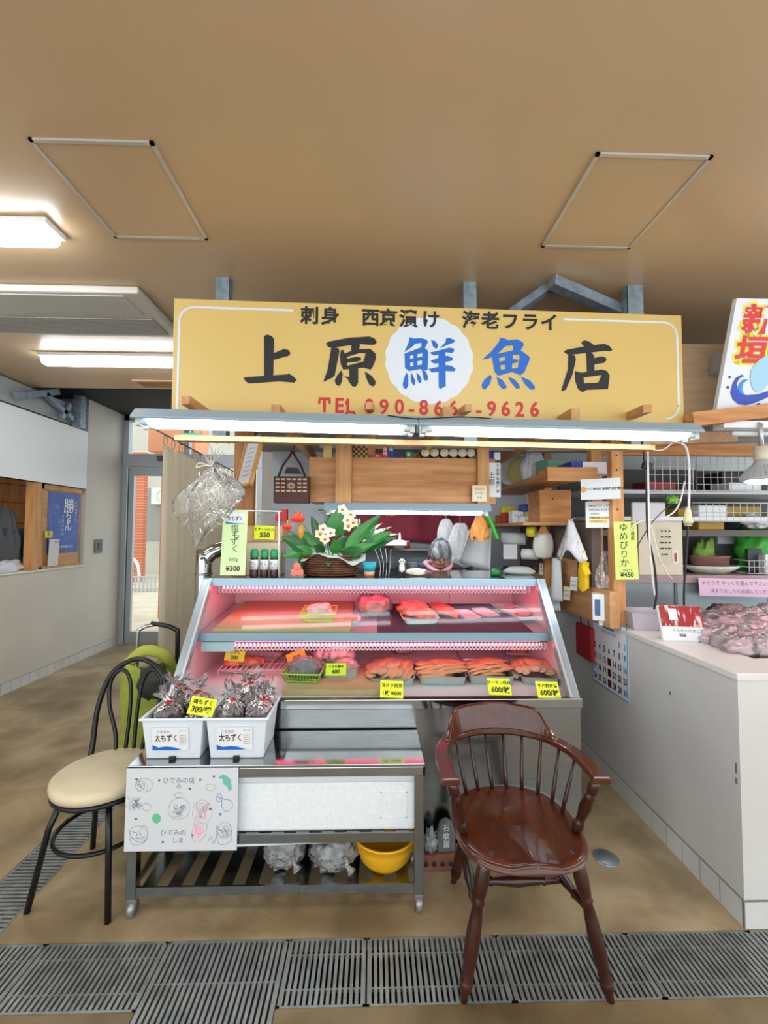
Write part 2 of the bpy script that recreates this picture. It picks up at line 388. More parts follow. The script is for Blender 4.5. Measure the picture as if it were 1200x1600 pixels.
# ---------------------------------------------------------------- ceiling fittings
def hatch(pts, label):
    q = [F(px, py, CE) for px, py in pts]; c = sum(q, Vector())/4
    x0 = min(q[0].x, q[3].x)*.5+max(q[0].x, q[3].x)*.5; x1 = (q[1].x+q[2].x)/2; y0 = (q[2].y+q[3].y)/2; y1 = (q[0].y+q[1].y)/2
    y0, y1 = min(y0, y1), max(y0, y1); t = thing('ceiling_hatch', label, 'hatch', ((x0+x1)/2, (y0+y1)/2, CE), 0, 'ceiling access hatches')
    w, h = (x1-x0)/2, (y1-y0)/2
    MB().b(-w+.015, w-.015, -h+.015, h-.015, -.006, -.001).build('panel', M_ceil, t)
    mb = MB(); mb.b(-w, w, -h, -h+.014, -.01, -.001); mb.b(-w, w, h-.014, h, -.01, -.001); mb.b(-w, -w+.014, -h, h, -.01, -.001); mb.b(w-.014, w, -h, h, -.01, -.001)
    mb.build('frame', pm('hatch_frame', '#c9c4ba', .35, .4), t)
hatch([(45, 215), (238, 218), (325, 372), (180, 370)], 'square access hatch on the left of the beige ceiling')
hatch([(928, 237), (1110, 241), (988, 386), (848, 385)], 'square access hatch on the right of the beige ceiling')
# ceiling air conditioner
t = thing('ceiling_air_conditioner', 'white ceiling air conditioner with a striped return grille', 'air conditioner', (-2.4, 2.86, CE))
mb = MB(); mb.b(-1, 1.0, -.3, .3, -.045, -.001); mb.build('panel', pm('air_panel', '#cfccc4', .4), t, bevel=.012)
mb = MB(); mb.b(-1, .93, -.0, .25, -.05, -.045)
for k in range(14): mb.b(-1, .93, .01+k*.017, .018+k*.017, -.056, -.05)
mb.build('grille', pm('air_grille', '#a8a7a1', .5), t)
mb = MB(); mb.b(-1, .9, -.27, -.03, -.052, -.045); mb.build('flap', pm('air_flap', '#c4c3bb', .4), t, bevel=.004)
# ceiling lights
def batten(x0, x1, y, label, w=.11):
    t = thing('ceiling_light', label, 'light', ((x0+x1)/2, y, CE), 0, 'white batten ceiling lights'); L = (x1-x0)/2
    MB().b(-L, L, -w*.62, w*.62, -.03, -.001).build('base', M_white, t, bevel=.004)
    mb = MB(); pr = [(-w/2, -.03), (w/2, -.03), (w/2, -.055), (w*.3, -.085), (-w*.3, -.085), (-w/2, -.055)]
    mb.prism(pr, -L+.02, L-.02, Matrix(((0, 0, 1, 0), (1, 0, 0, 0), (0, 1, 0, 0), (0, 0, 0, 1)))); mb.build('diffuser', M_lightpanel, t)
M_lightpanel = em('lit_diffuser', '#f6faff', 16)
batten(-2.75, -1.52, 2.06, 'lit batten ceiling light nearest the camera at the left edge')
batten(-2.74, -1.5, 3.62, 'lit batten ceiling light behind the air conditioner')
batten(-2.74, -1.5, .55, 'added unseen batten light above the front aisle')  # out of view, added to brighten the aisle
batten(.4, 1.64, .3, 'added unseen batten light over the place in front of the chair')  # second added light out of view, fills the front area
t = thing('ceiling_vent', 'small square brown vent in the beige ceiling behind the sign', 'vent', (-2.13, 4.3, CE))
MB().b(-.2, .2, -.1, .1, -.012, -.001).build('frame', M_ceil, t); MB().b(-.17, .17, -.08, .08, -.016, -.012).build('louver', M_brown, t)
# ---------------------------------------------------------------- drain gratings (each panel lifts out)
M_bar = pm('grating_bar', '#a9adab', .4, .6, col2='#8b908e', scale=14)
def grate(x0, x1, y0, y1, label, group, across=False):
    t = thing('drain_grating', label, 'grating', ((x0+x1)/2, (y0+y1)/2, 0), 0, group); w, h = (x1-x0)/2-.003, (y1-y0)/2-.002
    mb = MB(); mb.b(-w, w, -h, -h+.008, -.03, -.001); mb.b(-w, w, h-.008, h, -.03, -.001); mb.b(-w, -w+.008, -h, h, -.03, -.001); mb.b(w-.008, w, -h, h, -.03, -.001)
    mb.build('rim', M_bar, t); mb = MB(); L = h if across else w; n = max(3, round(2*L/.0195)); p = 2*L/n
    for k in range(n):
        c = -L+(k+.5)*p
        if across: mb.b(-w+.008, w-.008, c-.0056, c+.0056, -.026, 0)
        else: mb.b(c-.0056, c+.0056, -h+.008, h-.008, -.026, 0)
    q = MB()
    for s in (-.5, .5):
        if across: q.b(s*w-.003, s*w+.003, -h, h, -.016, -.004)
        else: q.b(-w, w, s*h-.003, s*h+.003, -.016, -.004)
    mb.build('bar_pattern', M_bar, t); q.build('cross_rod', M_bar, t)
YA, YB = 1.49, 1.735
MB_ = MB(); MB_.b(-6, 5, YA, YB, -.011, -.0105)
xs = [-2.45, -1.83, -1.21, -.757, -.306, -.012, .48, .985, 1.47, 1.95]
names = ['first steel grating from the left edge of the front drain', 'steel grating second in the front drain, left of the bistro chair', 'steel grating in the front drain before the bistro chair', 'wide steel grating turned across the drain below the table',
         'small steel grating below the right half of the table', 'steel grating between the table leg and the wooden chair', 'steel grating under the left front leg of the wooden chair', 'steel grating right of the wooden chair', 'last steel grating at the right counter corner']
for k in range(9):
    if k == 3: grate(xs[k], xs[k+1], 1.12, YB, names[k], 'front drain gratings')
    else: grate(xs[k], xs[k+1], YA, YB, names[k], 'front drain gratings')
ys = [1.745, 2.45, 3.2, 3.95]
lb = ['side drain grating beneath the bistro chair', 'side drain grating beside the shopping trolley', 'side drain grating along the grey curtain']
for k in range(3): grate(-1.632, -1.416, ys[k], ys[k+1], lb[k], 'side drain gratings', True)
# floor slab has real slots for the drains: dark troughs sunk below
bpy.data.objects.remove(bpy.data.objects['floor'])
mb = MB()
def slab(x0, x1, y0, y1): mb.b(x0, x1, y0, y1, -.05, -.0)
slab(-7, -2.45, YA, YB); slab(1.95, 5, YA, YB)
slab(-7, -1.632, YB, 6.12); slab(-1.416, 5, YB, 6.12); slab(-1.632, -1.416, 3.96, 6.12)
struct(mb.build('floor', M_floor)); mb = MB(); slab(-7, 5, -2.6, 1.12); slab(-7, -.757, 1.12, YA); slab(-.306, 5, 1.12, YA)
struct(mb.build('floor_front', floor_mat('shaded_dirty_concrete', ('#5f5138', '#7d6c4c', '#94825f', '#6d5d42'))), 'dirty concrete coloured darker for shade in front of the drain gratings')  # foreground shade is put into these darker colours, along with some dirt
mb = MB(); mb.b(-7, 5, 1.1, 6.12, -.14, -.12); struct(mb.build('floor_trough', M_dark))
c = F(947, 1341)
t = thing('floor_drain_cover', 'round grey steel drain cover in the floor right of the wooden chair', 'drain cover', (c.x, c.y, 0))
MB().lathe([(0, 0), (.058, 0), (.058, .003), (.05, .004)], 28).build('ring', M_galv, t); MB().lathe([(.048, .002), (.046, .005), (0, .0055)], 28).build('lid', pm('drain_lid', '#8d9798', .4, .6), t)
# ================================================================ SIGN BOARD
tl, tr = P(275, 471, 2.27), P(1062, 488, 2.35)
xd = (Vector((tr.x, tr.y, 0))-Vector((tl.x, tl.y, 0))).normalized(); SW = (Vector((tr.x-tl.x, tr.y-tl.y))).length+.02; ztop = (tl.z+tr.z)/2; SH = .62
SM = frame((tl.x-.01, tl.y, ztop), xd, (0, 0, 1))            # origin top-left, y up, z towards the viewer
SN = SM.to_3x3() @ Vector((0, 0, 1))
def on_plane(M, px, py):
    d = ray(px, py); o = Vector((0, 0, EYE)); n = M.to_3x3() @ Vector((0, 0, 1)); t = (M.translation-o).dot(n)/d.dot(n)
    q = M.inverted() @ (o+d*t); return q.x, q.y
sign = thing('shop_sign', 'long yellow shop sign with brush lettering above the fish counter', 'sign', (0, 0, 0)); sign.matrix_basis = SM
M_sign = pm('sign_yellow', '#d9bd74', .38, col2='#d5b970', scale=.6)
MB().b(0, SW, -SH, 0, -.045, 0).build('board', M_sign, sign, bevel=.003)
M_sw = pm('sign_white', '#d9e3ee', .4)
mb = MB(); r = .075; w0 = .012
arc = [(.03+r-r*math.cos(a*PI/16), -.045-r+r*math.sin(a*PI/16)) for a in range(9)]
u0 = on_plane(SM, 458, 484)[0]; u1 = on_plane(SM, 880, 493)[0]
pl = [(.03, -SH+.02)]+arc+[(u0, -.045)]; pr = [(u1, -.045)]+[(SW-.03-r+r*math.sin(a*PI/16), -.045-r+r*math.cos(a*PI/16)) for a in range(9)]+[(SW-.03, -SH+.1)]+[(SW-.03-r+r*math.cos(a*PI/16), -SH+.03+r-r*math.sin(a*PI/16)) for a in range(9)]
def ribbon(mb, pts, w, z0, z1):
    for i in range(len(pts)-1):
        a = Vector(pts[i]); b = Vector(pts[i+1]); d = (b-a).normalized(); n = Vector((-d.y, d.x))*w/2; e = d*w*.12
        mb.prism([tuple(a-n-e), tuple(b-n+e), tuple(b+n+e), tuple(a+n-e)], z0, z1)
ribbon(mb, pl, w0, .0, .002); mb.build('border_line', M_sw, sign); mb = MB(); ribbon(mb, pr, w0, .0, .002); mb.build('border_line', M_sw, sign)
cx, cy = on_plane(SM, 671, 563); rr = (on_plane(SM, 740, 563)[0]-on_plane(SM, 602, 563)[0])/2
sc = []
for k in range(144):
    a = 2*PI*k/144; q = rr*(.975+.03*abs(math.sin(a*9))); sc.append((cx+q*math.cos(a), cy+q*math.sin(a)))
MB().prism(sc, 0, .002).build('scalloped_disc', M_sw, sign)
G = {}
G['k1'] = (370, 510, 5.0, [[(215,75),(240,65),(275,78),(292,100),(285,382),(215,388)], [(283,212),(370,178),(405,186),(420,212),(405,230),(300,260),(281,255)], [(52,405),(70,398),(395,376),(405,368),(440,390),(468,418),(450,440),(330,430),(100,447),(75,435)],
 [(697,135),(720,120),(880,90),(1035,80),(1075,95),(1095,125),(1075,145),(1040,145),(960,138),(740,168),(712,160)], [(740,160),(795,172),(802,195),(765,385),(745,402),(675,435),(710,340)], [(895,130),(960,132),(960,165),(940,205),(895,205)],
 [(815,188),(830,183),(842,212),(860,220),(862,315),(905,335),(840,332),(812,300),(806,230)], [(845,212),(930,180),(1040,175),(1085,215),(1085,260),(1060,320),(1045,338),(985,322),(990,275),(1008,212),(960,208),(850,242)], [(855,255),(930,240),(968,243),(972,265),(940,276),(855,285)], [(820,312),(860,310),(990,275),(1000,322),(940,328),(830,338)],
 [(815,345),(828,375),(818,440),(800,467),(775,455),(765,425),(785,385)], [(878,325),(948,325),(948,440),(930,470),(905,470),(880,440),(868,412),(838,392),(880,395)], [(1000,352),(1050,385),(1085,430),(1080,460),(1060,470),(1035,455),(1010,400)]], M_ink)
G['k2'] = (600, 490, 7.5, [[(300,278),(350,295),(440,290),(500,310),(515,335),(478,405),(430,420),(440,345),(365,355),(330,390),(235,455),(285,350)],
 [(240,468),(303,470),(308,640),(290,672),(245,640)], [(445,405),(475,402),(515,440),(518,480),(510,665),(440,655),(448,460)], [(238,472),(430,398),(470,405),(462,462),(300,497)], [(300,535),(450,505),(450,548),(300,580)], [(344,490),(392,475),(392,612),(344,620)], [(255,630),(450,598),(500,672),(430,652),(290,676)],
 [(262,690),(285,730),(282,850),(260,885),(230,875),(218,830),(235,760)], [(315,690),(340,730),(365,790),(360,835),(335,835),(312,780)], [(380,690),(420,730),(440,780),(430,822),(405,810),(385,760)], [(435,650),(490,680),(515,740),(510,780),(485,788),(462,770),(455,700)],
 [(550,312),(600,325),(635,370),(625,405),(600,412),(570,380)], [(725,295),(760,285),(830,315),(820,340),(740,370),(650,412),(720,335)], [(530,460),(620,440),(760,402),(815,410),(822,440),(800,462),(720,455),(600,492),(560,480)], [(545,555),(640,520),(740,495),(800,520),(808,550),(760,562),(600,588),(560,575)], [(520,652),(640,625),(740,605),(800,620),(840,655),(820,680),(720,675),(560,692)], [(636,440),(720,430),(722,850),(660,885),(640,870)]], M_blue)
G['k3'] = (740, 510, 5.0, [[(205,92),(230,92),(270,110),(340,102),(385,125),(390,150),(365,190),(310,190),(308,150),(250,155),(180,220),(110,255),(70,258),(140,195),(200,120)], [(142,225),(195,240),(220,375),(190,385),(162,350)], [(160,222),(330,182),(365,188),(345,225),(300,222),(185,252)],
 [(345,188),(365,186),(438,240),(435,265),(395,360),(365,382),(335,370),(360,240)], [(200,277),(300,255),(345,262),(345,280),(300,292),(205,305)], [(245,230),(305,225),(298,340),(245,345)], [(195,342),(350,325),(370,382),(300,357),(195,386)],
 [(130,378),(142,400),(125,455),(90,495),(68,485),(62,455),(85,415)], [(180,395),(225,420),(258,470),(250,488),(225,490),(195,455)], [(268,395),(320,415),(358,460),(358,485),(335,488),(295,440)], [(368,392),(440,425),(480,475),(470,495),(445,495),(400,450)]], M_blue)
G['k4'] = (740, 510, 5.0, [[(840,130),(860,110),(900,118),(935,145),(930,182),(880,178)], [(705,200),(720,185),(880,155),(1020,137),(1060,155),(1083,185),(1070,195),(1020,192),(900,207),(740,224)], [(740,212),(790,230),(798,260),(770,380),(720,495),(685,510),(690,480),(735,340)], [(878,195),(925,210),(940,235),(942,358),(885,362)],
 [(933,250),(1000,235),(1030,245),(1037,265),(1020,285),(935,299)], [(790,350),(850,365),(862,442),(878,500),(850,515),(815,490),(795,430)], [(820,366),(1000,338),(1040,350),(1062,385),(1052,455),(1046,492),(972,442),(1000,380),(845,402)], [(845,448),(1000,438),(1052,455),(1048,490),(870,497)]], M_ink)
mbs = {}
for key, (ox, oy, s, polys, m) in G.items():
    mb = None
    for k, pg in enumerate(polys):
        if k == 0 or (key == 'k1' and k == 3): mb = MB(); mbs[key+str(k)] = (m, mb)
        mb.prism([on_plane(SM, ox+x/s, oy+y/s) for x, y in pg], .0018, .0030+.00003*k)
for m, mb in mbs.values(): mb.build('brush_lettering', m, sign)
def sign_text(items, m, bold, sx=1.0):
    for ch, px, py, hpx in items:
        u, v = on_plane(SM, px, py); h = on_plane(SM, px, py-hpx/2)[1]-on_plane(SM, px, py+hpx/2)[1]
        txt(sign, ch, T((u, v, .0032)), h, m, bold, sx=sx)
sign_text([(c, x, y, 28.5) for c, x, y in [('刺',484,495),('身',516,496),('西',579,498),('京',607,499),('漬',638,500),('け',673,501),('海',736,502),('老',766,503),('フ',797,504),('ラ',828,505),('イ',858,506)]], M_ink, .0030, 1.0)
sign_text([(c, x, y, 32) for c, x, y in [('T',507,634),('E',530,635),('L',547,636),('0',577,636),('9',600,637),('0',624,637),('-',643,639),('8',662,638),('6',685,639),('6',708,639),('-',748,641),('9',768,640),('6',790,640),('2',812,641),('6',835,641)]], M_red, .0024, .92)
mb = MB()                                                     # slab serifs of TEL
for x, y, w in [(499,625.5,3),(515,625.5,3),(541,626.5,4),(541,644,4),(554,645,3)]:
    u, v = on_plane(SM, x, y+1.5); mb.b(u-.006, u+.006, v-.014, v+.004, .003, .0034)
mb.build('serif_lettering', M_red, sign)
# galvanised hangers that carry the sign from the ceiling
def post(px, py, Y, label, w=.075):
    c = P(px, py, Y); t = MB(); t.b(-w/2, w/2, -.006, .006, 2.05, CE); t.b(-w/2, -w/2+.008, 0, .06, 2.05, CE); t.b(w/2-.008, w/2, 0, .06, 2.05, CE)
    o = t.build('hanger_post', M_galv); o.location = (c.x, Y, 0); tag(o, label, 'post', 'galvanised hangers behind the yellow sign')
post(348, 450, 2.46, 'galvanised hanger above the left end of the yellow sign')
post(734, 450, 2.46, 'galvanised hanger above the middle of the yellow sign')
post(992, 450, 2.46, 'galvanised hanger above the right part of the yellow sign', .09)
def strut(a, b, w, h, label, m=None):
    o = MB().beam(a, b, w, h).build('steel_brace', m or M_galv); return tag(o, label, 'brace', 'galvanised braces over the stall')
strut(P(800, 490, 2.6), P(868, 442, 2.46), .05, .05, 'galvanised brace rising to the right above the yellow sign')
strut(P(862, 440, 2.38), P(1000, 500, 2.62), .06, .06, 'galvanised brace falling to the right above the yellow sign')
# wooden arms from the sign to the lamps
def arm(px0, py0, Y0, px1, py1, Y1, w, label):
    o = MB().beam(P(px0, py0, Y0), P(px1, py1, Y1), w, w).build('timber_strut', M_woody); tag(o, label, 'timber', 'timber struts over the lamp canopy')
arm(330, 652, 2.26, 290, 625, 2.03, .04, 'short timber strut at the left end of the sign'); arm(580, 638, 2.30, 577, 634, 2.06, .034, 'short timber strut covering the first phone digit')
arm(722, 644, 2.31, 732, 637, 2.07, .034, 'short timber strut covering a middle phone digit'); arm(985, 650, 2.33, 1012, 638, 2.11, .04, 'short timber strut at the right end of the sign')

# ================================================================ LAMP CANOPY: two fluorescent battens end to end
def fluo(p0, p1, label, depth=.16, group='fluorescent battens under the sign', tubes=2):
    p0, p1 = Vector(p0), Vector(p1); L = (p1-p0).length; t = thing('fluorescent_lamp', label, 'lamp', (0, 0, 0), 0, group)
    t.matrix_basis = frame(p0, p1-p0, (0, 0, 1))             # local x along, y up, z to the viewer
    X = Matrix(((0, 0, 1, 0), (0, 1, 0, 0), (-1, 0, 0, 0), (0, 0, 0, 1)))
    d = depth/2; mb = MB()
    mb.prism([(-d, 0), (-d, .006), (-d*.45, .05), (d*.45, .05), (d, .006), (d, 0), (d*.95, -.004), (d*.4, .03), (-d*.4, .03), (-d*.95, -.004)], 0, L, X)
    mb.build('reflector', pm('lamp_enamel', '#93a9b5', .4), t)
    zs = (d*.55, -d*.35) if tubes == 2 else (0,)
    for z in zs:
        MB().tube([(.05, -.012, z), (L-.05, -.012, z)], .0145, 12).build('tube', M_tube if tubes == 2 else M_tubec, t)
        for x in (.012, L-.034):
            MB().b(x, x+.022, -.032, .02, z-.015, z+.015).tube([(x-.0, -.012, z), (x+.05 if x < .1 else x-.028, -.012, z)], .017, 10).build('socket', flat('#c6ccc8', .4), t)
    return t
pa, pm_, pb = P(217, 658, 2.0), P(651, 669.5, 2.045), P(1082, 680, 2.09)
fluo(pa, pm_-Vector((.004, 0, 0)), 'lit left fluorescent batten hung in front of the yellow sign')
fluo(pm_+Vector((.004, 0, 0)), pb, 'lit right fluorescent batten hung in front of the yellow sign')
mb = MB(); mb.tube(smooth_path([pm_+Vector((-.14, -.06, .045)), pm_+Vector((0, -.065, .03)), pm_+Vector((.2, -.06, .042)), pm_+Vector((.34, -.06, .036))], 6), .003, 6)
tag(mb.build('lamp_wire', M_cord_b), 'thin black wire lying over the joint of the lamp battens', 'wire')
o = MB().beam(pa+Vector((.1, .16, -.045)), pb+Vector((-.1, .16, -.035)), .05, .026).build('timber_rail', M_woody); tag(o, 'long timber rail running behind the lamp battens', 'timber')

# ================================================================ STALL FRAME
def joist(px, py, Y0, label, w=.045, Y1=3.9, z=2.2):
    c = P(px, py, Y0); o = MB().b(c.x-w/2, c.x+w/2, Y0, Y1, z, z+.07).build('timber_joist', M_woody); tag(o, label, 'timber', 'timber joists under the stall roof')
for px, l in [(430, 'timber joist above the woven bag'), (580, 'timber joist above the cabinet'), (700, 'timber joist above the row of jars'), (900, 'timber joist above the right shelf')]:
    joist(px, 690, 2.16, l, z=2.06 if px in (580,) else 2.11, Y1=2.9 if px == 580 else 3.6)
struct(MB().b(-1.05, 1.55, 2.42, 4.15, 2.3, 2.33).build('ceiling_stall', pm('stall_ceiling', '#8f867c', .6, col2='#7c746b', scale=2)))
strut(P(500, 690, 3.05), P(960, 697, 3.05), .05, .1, 'long grey steel beam under the stall roof', pm('grey_beam', '#8d9091', .5, .3))
M_back = pm('stall_back', '#b9c4ca', .6, col2='#a5b1b8', scale=2)
mb = MB(); mb.b(-.95, 1.475, 4.12, 4.18, 0, 2.3); struct(mb.build('partition_back', M_back))
mb = MB(); mb.b(1.40, 1.46, 2.55, 4.12, LEDGE_R, 1.2)
tag(mb.build('board_strip', M_woody), 'low timber board standing on the right counter wall', 'board')
def upright(x0, x1, y0, y1, z0, z1, label, m=None, name='timber_post'):
    o = MB().b(x0, x1, y0, y1, z0, z1).build(name, m or M_wood, None, bevel=.003); return tag(o, label, 'post', 'timber posts of the stall')
c = P(969, 950, 2.6)
rp = upright(c.x-.036, c.x+.036, 2.6, 2.66, LEDGE_R, 2.3, 'square timber post behind the yellow rice price card')
mb = MB()
for z in (1.93, 1.85, 1.77, 1.69, 2.02): mb.lathe([(0, 0), (.006, .001), (.006, .002)], 8, T((c.x-.006, 2.5995, z)) @ RX(R(90)))
mb.build('knot_marks', M_ink, rp)
c = P(934, 900, 2.85); upright(c.x-.036, c.x+.036, 2.84, 2.9, LEDGE_R, 2.3, 'second timber post further in along the right wall')
c = P(877, 860, 3.35); upright(1.36, 1.42, 3.4, 3.46, LEDGE_R, 2.3, 'third timber post deep in the right wall of the stall')
upright(-.91, -.78, 2.86, 2.92, 1.27, 2.3, 'brown timber post left of the woven bag', M_brown)
upright(.72, .80, 2.955, 2.995, 1.74, 2.3, 'timber batten at the right end of the wall cabinet'); upright(-.255, -.145, 2.955, 2.995, 1.74, 2.3, 'timber batten near the left end of the wall cabinet')
t = thing('wall_cabinet', 'pale timber wall cabinet above the counter lamp', 'cabinet', (.2, 3.15, 1.74))
MB().b(-.46, .655, -.15, .15, 0, .32).build('body', M_woodx, t); MB().b(-.345, .52, -.156, -.15, .012, .308).build('panel', M_woodx, t); MB().b(-.64, -.46, -.14, .15, .01, .32).build('end_box', M_woodx, t)
pc = P(507, 797, 2.95); pd = P(765, 799, 2.95)
fluo((-.42, 3.352, 1.93), (.62, 3.352, 1.93), 'added hidden lamp on the back of the wall cabinet', .1, 'counter lamps', 1)  # unseen lamp added to brighten the rear of the stall
fluo(pc, pd, 'lit fluorescent lamp under the timber wall cabinet', .1, 'counter lamps', 1)
# ================================================================ REFRIGERATED DISPLAY CASE
case = thing('display_case', 'steel refrigerated display case full of fish under pink light', 'display case', (0, 0, 0))
CX0, CX1, CYF, CYB, ZB, ZT, YT = -.978, 1.02, 2.14, 3.12, .735, 1.262, 2.57
MB().b(CX0+.0, CX1-.0, CYF, CYB, .03, .70).build('base', M_steel, case)
mb = MB(); mb.b(CX0-.008, CX1+.008, CYF-.012, CYF+.03, .695, .742); mb.build('sill', M_steelp, case, bevel=.004)
mb = MB(); mb.b(CX0, CX1, CYF+.03, CYB, .70, ZB); mb.build('deck', pm('case_deck', '#dcdcdc', .4), case)
M_liner = pm('case_liner', '#d9d2d2', .4)
mb = MB(); mb.b(CX0+.02, CX1-.02, CYB-.02, CYB, ZB, ZT-.02)
for x in (-.45, .05, .55): mb.b(x, x+.05, CYB-.035, CYB-.02, ZB, ZT-.03)
mb.build('back_wall', M_liner, case)
sl = (YT-CYF)/(ZT-ZB)
side = [(CYF, ZB), (CYB, ZB), (CYB, ZT), (YT, ZT)]
YZ = Matrix(((0, 0, 1, 0), (1, 0, 0, 0), (0, 1, 0, 0), (0, 0, 0, 1)))    # prism in (y,z), extruded along x
for x in (CX0+.004, CX1-.018): MB().prism(side, 0, .014, T((x, 0, 0)) @ YZ).build('side_panel', M_liner, case)
def slope(z): return CYF+(z-ZB)*sl
MB().prism([(CYF+.006, ZB+.004), (CYF+.012, ZB+.004), (YT+.006, ZT-.01), (YT, ZT-.01)], CX0+.03, CX1-.03, YZ).build('front_glass', M_glass, case)
for x, w in ((CX0, .045), (CX1-.045, .045)):
    mb = MB(); mb.beam((x+w/2, CYF+.002, ZB-.01), (x+w/2, YT-.004, ZT), w, .03); mb.build('corner_frame', pm('frame_bright', '#a3b2bb', .25, .5), case, bevel=.005)
    mb = MB(); mb.beam((x+w/2+(w*.55 if x < 0 else -w*.55), CYF+.002, ZB-.0), (x+w/2+(w*.55 if x < 0 else -w*.55), YT-.004, ZT), .012, .04); mb.build('glass_channel', M_alu, case)
MB().b(CX0, CX1, YT-.02, YT+.012, ZT-.035, ZT+.012).build('top_rail', pm('rail_bluewhite', '#93aebd', .3, .3), case, bevel=.004)
MB().b(CX0, CX1, YT+.01, CYB+.02, ZT-.012, ZT+.008).build('top_deck', M_steelp, case, bevel=.002)
MB().b(CX0, CX1, CYB, CYB+.03, .03, ZT).build('rear_panel', M_steel, case)
def louver(y, z, x0, x1, h, n):
    mb = MB(); mb.b(x0, x1, y, y+.012, z, z+.006); mb.b(x0, x1, y, y+.012, z+h-.006, z+h); 
    for k in range(n): a = x0+(x1-x0)*(k+.5)/n; mb.b(a-.0042, a+.0042, y, y+.012, z, z+h)
    return mb.build('air_louver', pm('louver_white', '#eadcdd', .4), case)
louver(YT+.04, ZT-.082, CX0+.06, CX1-.06, .06, 88)
SY, SZ, SS = 2.40, .985, .085
def ZS(y): return SZ+SS*(y-SY)
def FS(px, py, h=0):                        # on the sloping upper shelf
    d = ray(px, py); t = (SZ+h-SS*SY-EYE)/(d.z-SS*d.y); return Vector((d.x*t, d.y*t, EYE+d.z*t))
SA = math.atan(SS)
mb = MB(); mb.prism([(SY, SZ-.018), (CYB-.02, ZS(CYB-.02)-.018), (CYB-.02, ZS(CYB-.02)), (SY, SZ)], CX0+.03, CX1-.03, YZ); mb.build('shelf', pm('shelf_steel', '#c7cdd2', .3, .7), case)
mb = MB(); mb.b(CX0+.03, CX1-.03, SY-.012, SY, SZ-.03, SZ+.012); mb.build('shelf_edge', pm('shelf_edge', '#9db4c4', .35, .4), case)
louver(SY+.005, SZ-.085, CX0+.24, CX1-.05, .045, 84)
mb = MB(); mb.b(CX0+.06, CX0+.235, SY-.004, SY+.02, SZ-.086, SZ-.036); mb.b(CX0+.09, CX0+.2, SY-.006, SY-.004, SZ-.064, SZ-.058); mb.build('control_plate', pm('plate_blue', '#c5d7de', .35), case)
for y, z in ((YT+.085, ZT-.05), (SY+.05, SZ-.06)):
    MB().tube([(CX0+.08, y, z), (CX1-.08, y, z)], .013, 10).build('pink_lamp', M_pinktube if z > 1.1 else M_pinktube2, case)
# boards and mats lying in the case
M_board = pm('cutting_board', '#cdb48a', .6, col2='#bfa478', scale=2)
M_mat = pm('purple_mat', '#3a2c38', .7, col2='#463544', scale=90)
def slabthing(name, x0, x1, y0, y1, z0, z1, m, label, cat, bev=.003, grp=None, rx=0):
    o = MB().b(-(x1-x0)/2, (x1-x0)/2, -(y1-y0)/2, (y1-y0)/2, 0, z1-z0).build(name, m, None, bevel=bev); o.location = ((x0+x1)/2, (y0+y1)/2, z0); o.rotation_euler.x = rx; return tag(o, label, cat, grp)
slabthing('cutting_board', -.87, -.12, 2.42, 3.05, ZS(2.735)+.001, ZS(2.735)+.026, M_board, 'large bare cutting board at the left of the upper shelf', 'board', rx=SA)
slabthing('rubber_mat', .03, .90, 2.425, 3.05, ZS(2.737)+.001, ZS(2.737)+.007, M_mat, 'dark purple mat under the trays on the upper shelf', 'mat', rx=SA)
slabthing('cutting_board', -.44, .06, 2.2, 2.62, ZB, ZB+.028, M_board, 'beige cutting board under the baskets in the lower deck', 'board')
slabthing('pink_board', -.87, -.46, 2.55, 3.0, ZB, ZB+.02, pm('pale_board', '#dcc6c2', .5), 'pale board lying at the back left of the lower deck', 'board')
slabthing('back_plate', .07, .55, 2.62, 3.02, ZB, ZB+.03, pm('pale_plate', '#d8cccc', .4), 'pale cover plate behind the left fish trays', 'plate', grp='pale cover plates')
slabthing('back_plate', .56, .72, 2.62, 3.02, ZB, ZB+.03, pm('pale_plate', '#d8cccc', .4), 'pale cover plate behind the third fish tray', 'plate', grp='pale cover plates')
def wire_rack(x0, x1, y0, y1, z, label):
    mb = MB(); n = 12
    for k in range(n+1): a = x0+(x1-x0)*k/n; mb.tube([(a, y0, z), (a, y1, z)], .003, 5)
    for k in range(5): a = y0+(y1-y0)*k/4; mb.tube([(x0, a, z-.003), (x1, a, z-.003)], .003, 5)
    for x in (x0, x1):
        for y in (y0, y1): mb.tube([(x, y, z), (x, y, ZB)], .003, 5)
    return tag(mb.build('wire_rack', flat('#d8d8d8')), label, 'rack')
wire_rack(-.86, -.5, 2.5, 2.98, ZB+.035, 'wire rack over the pale board in the lower deck')
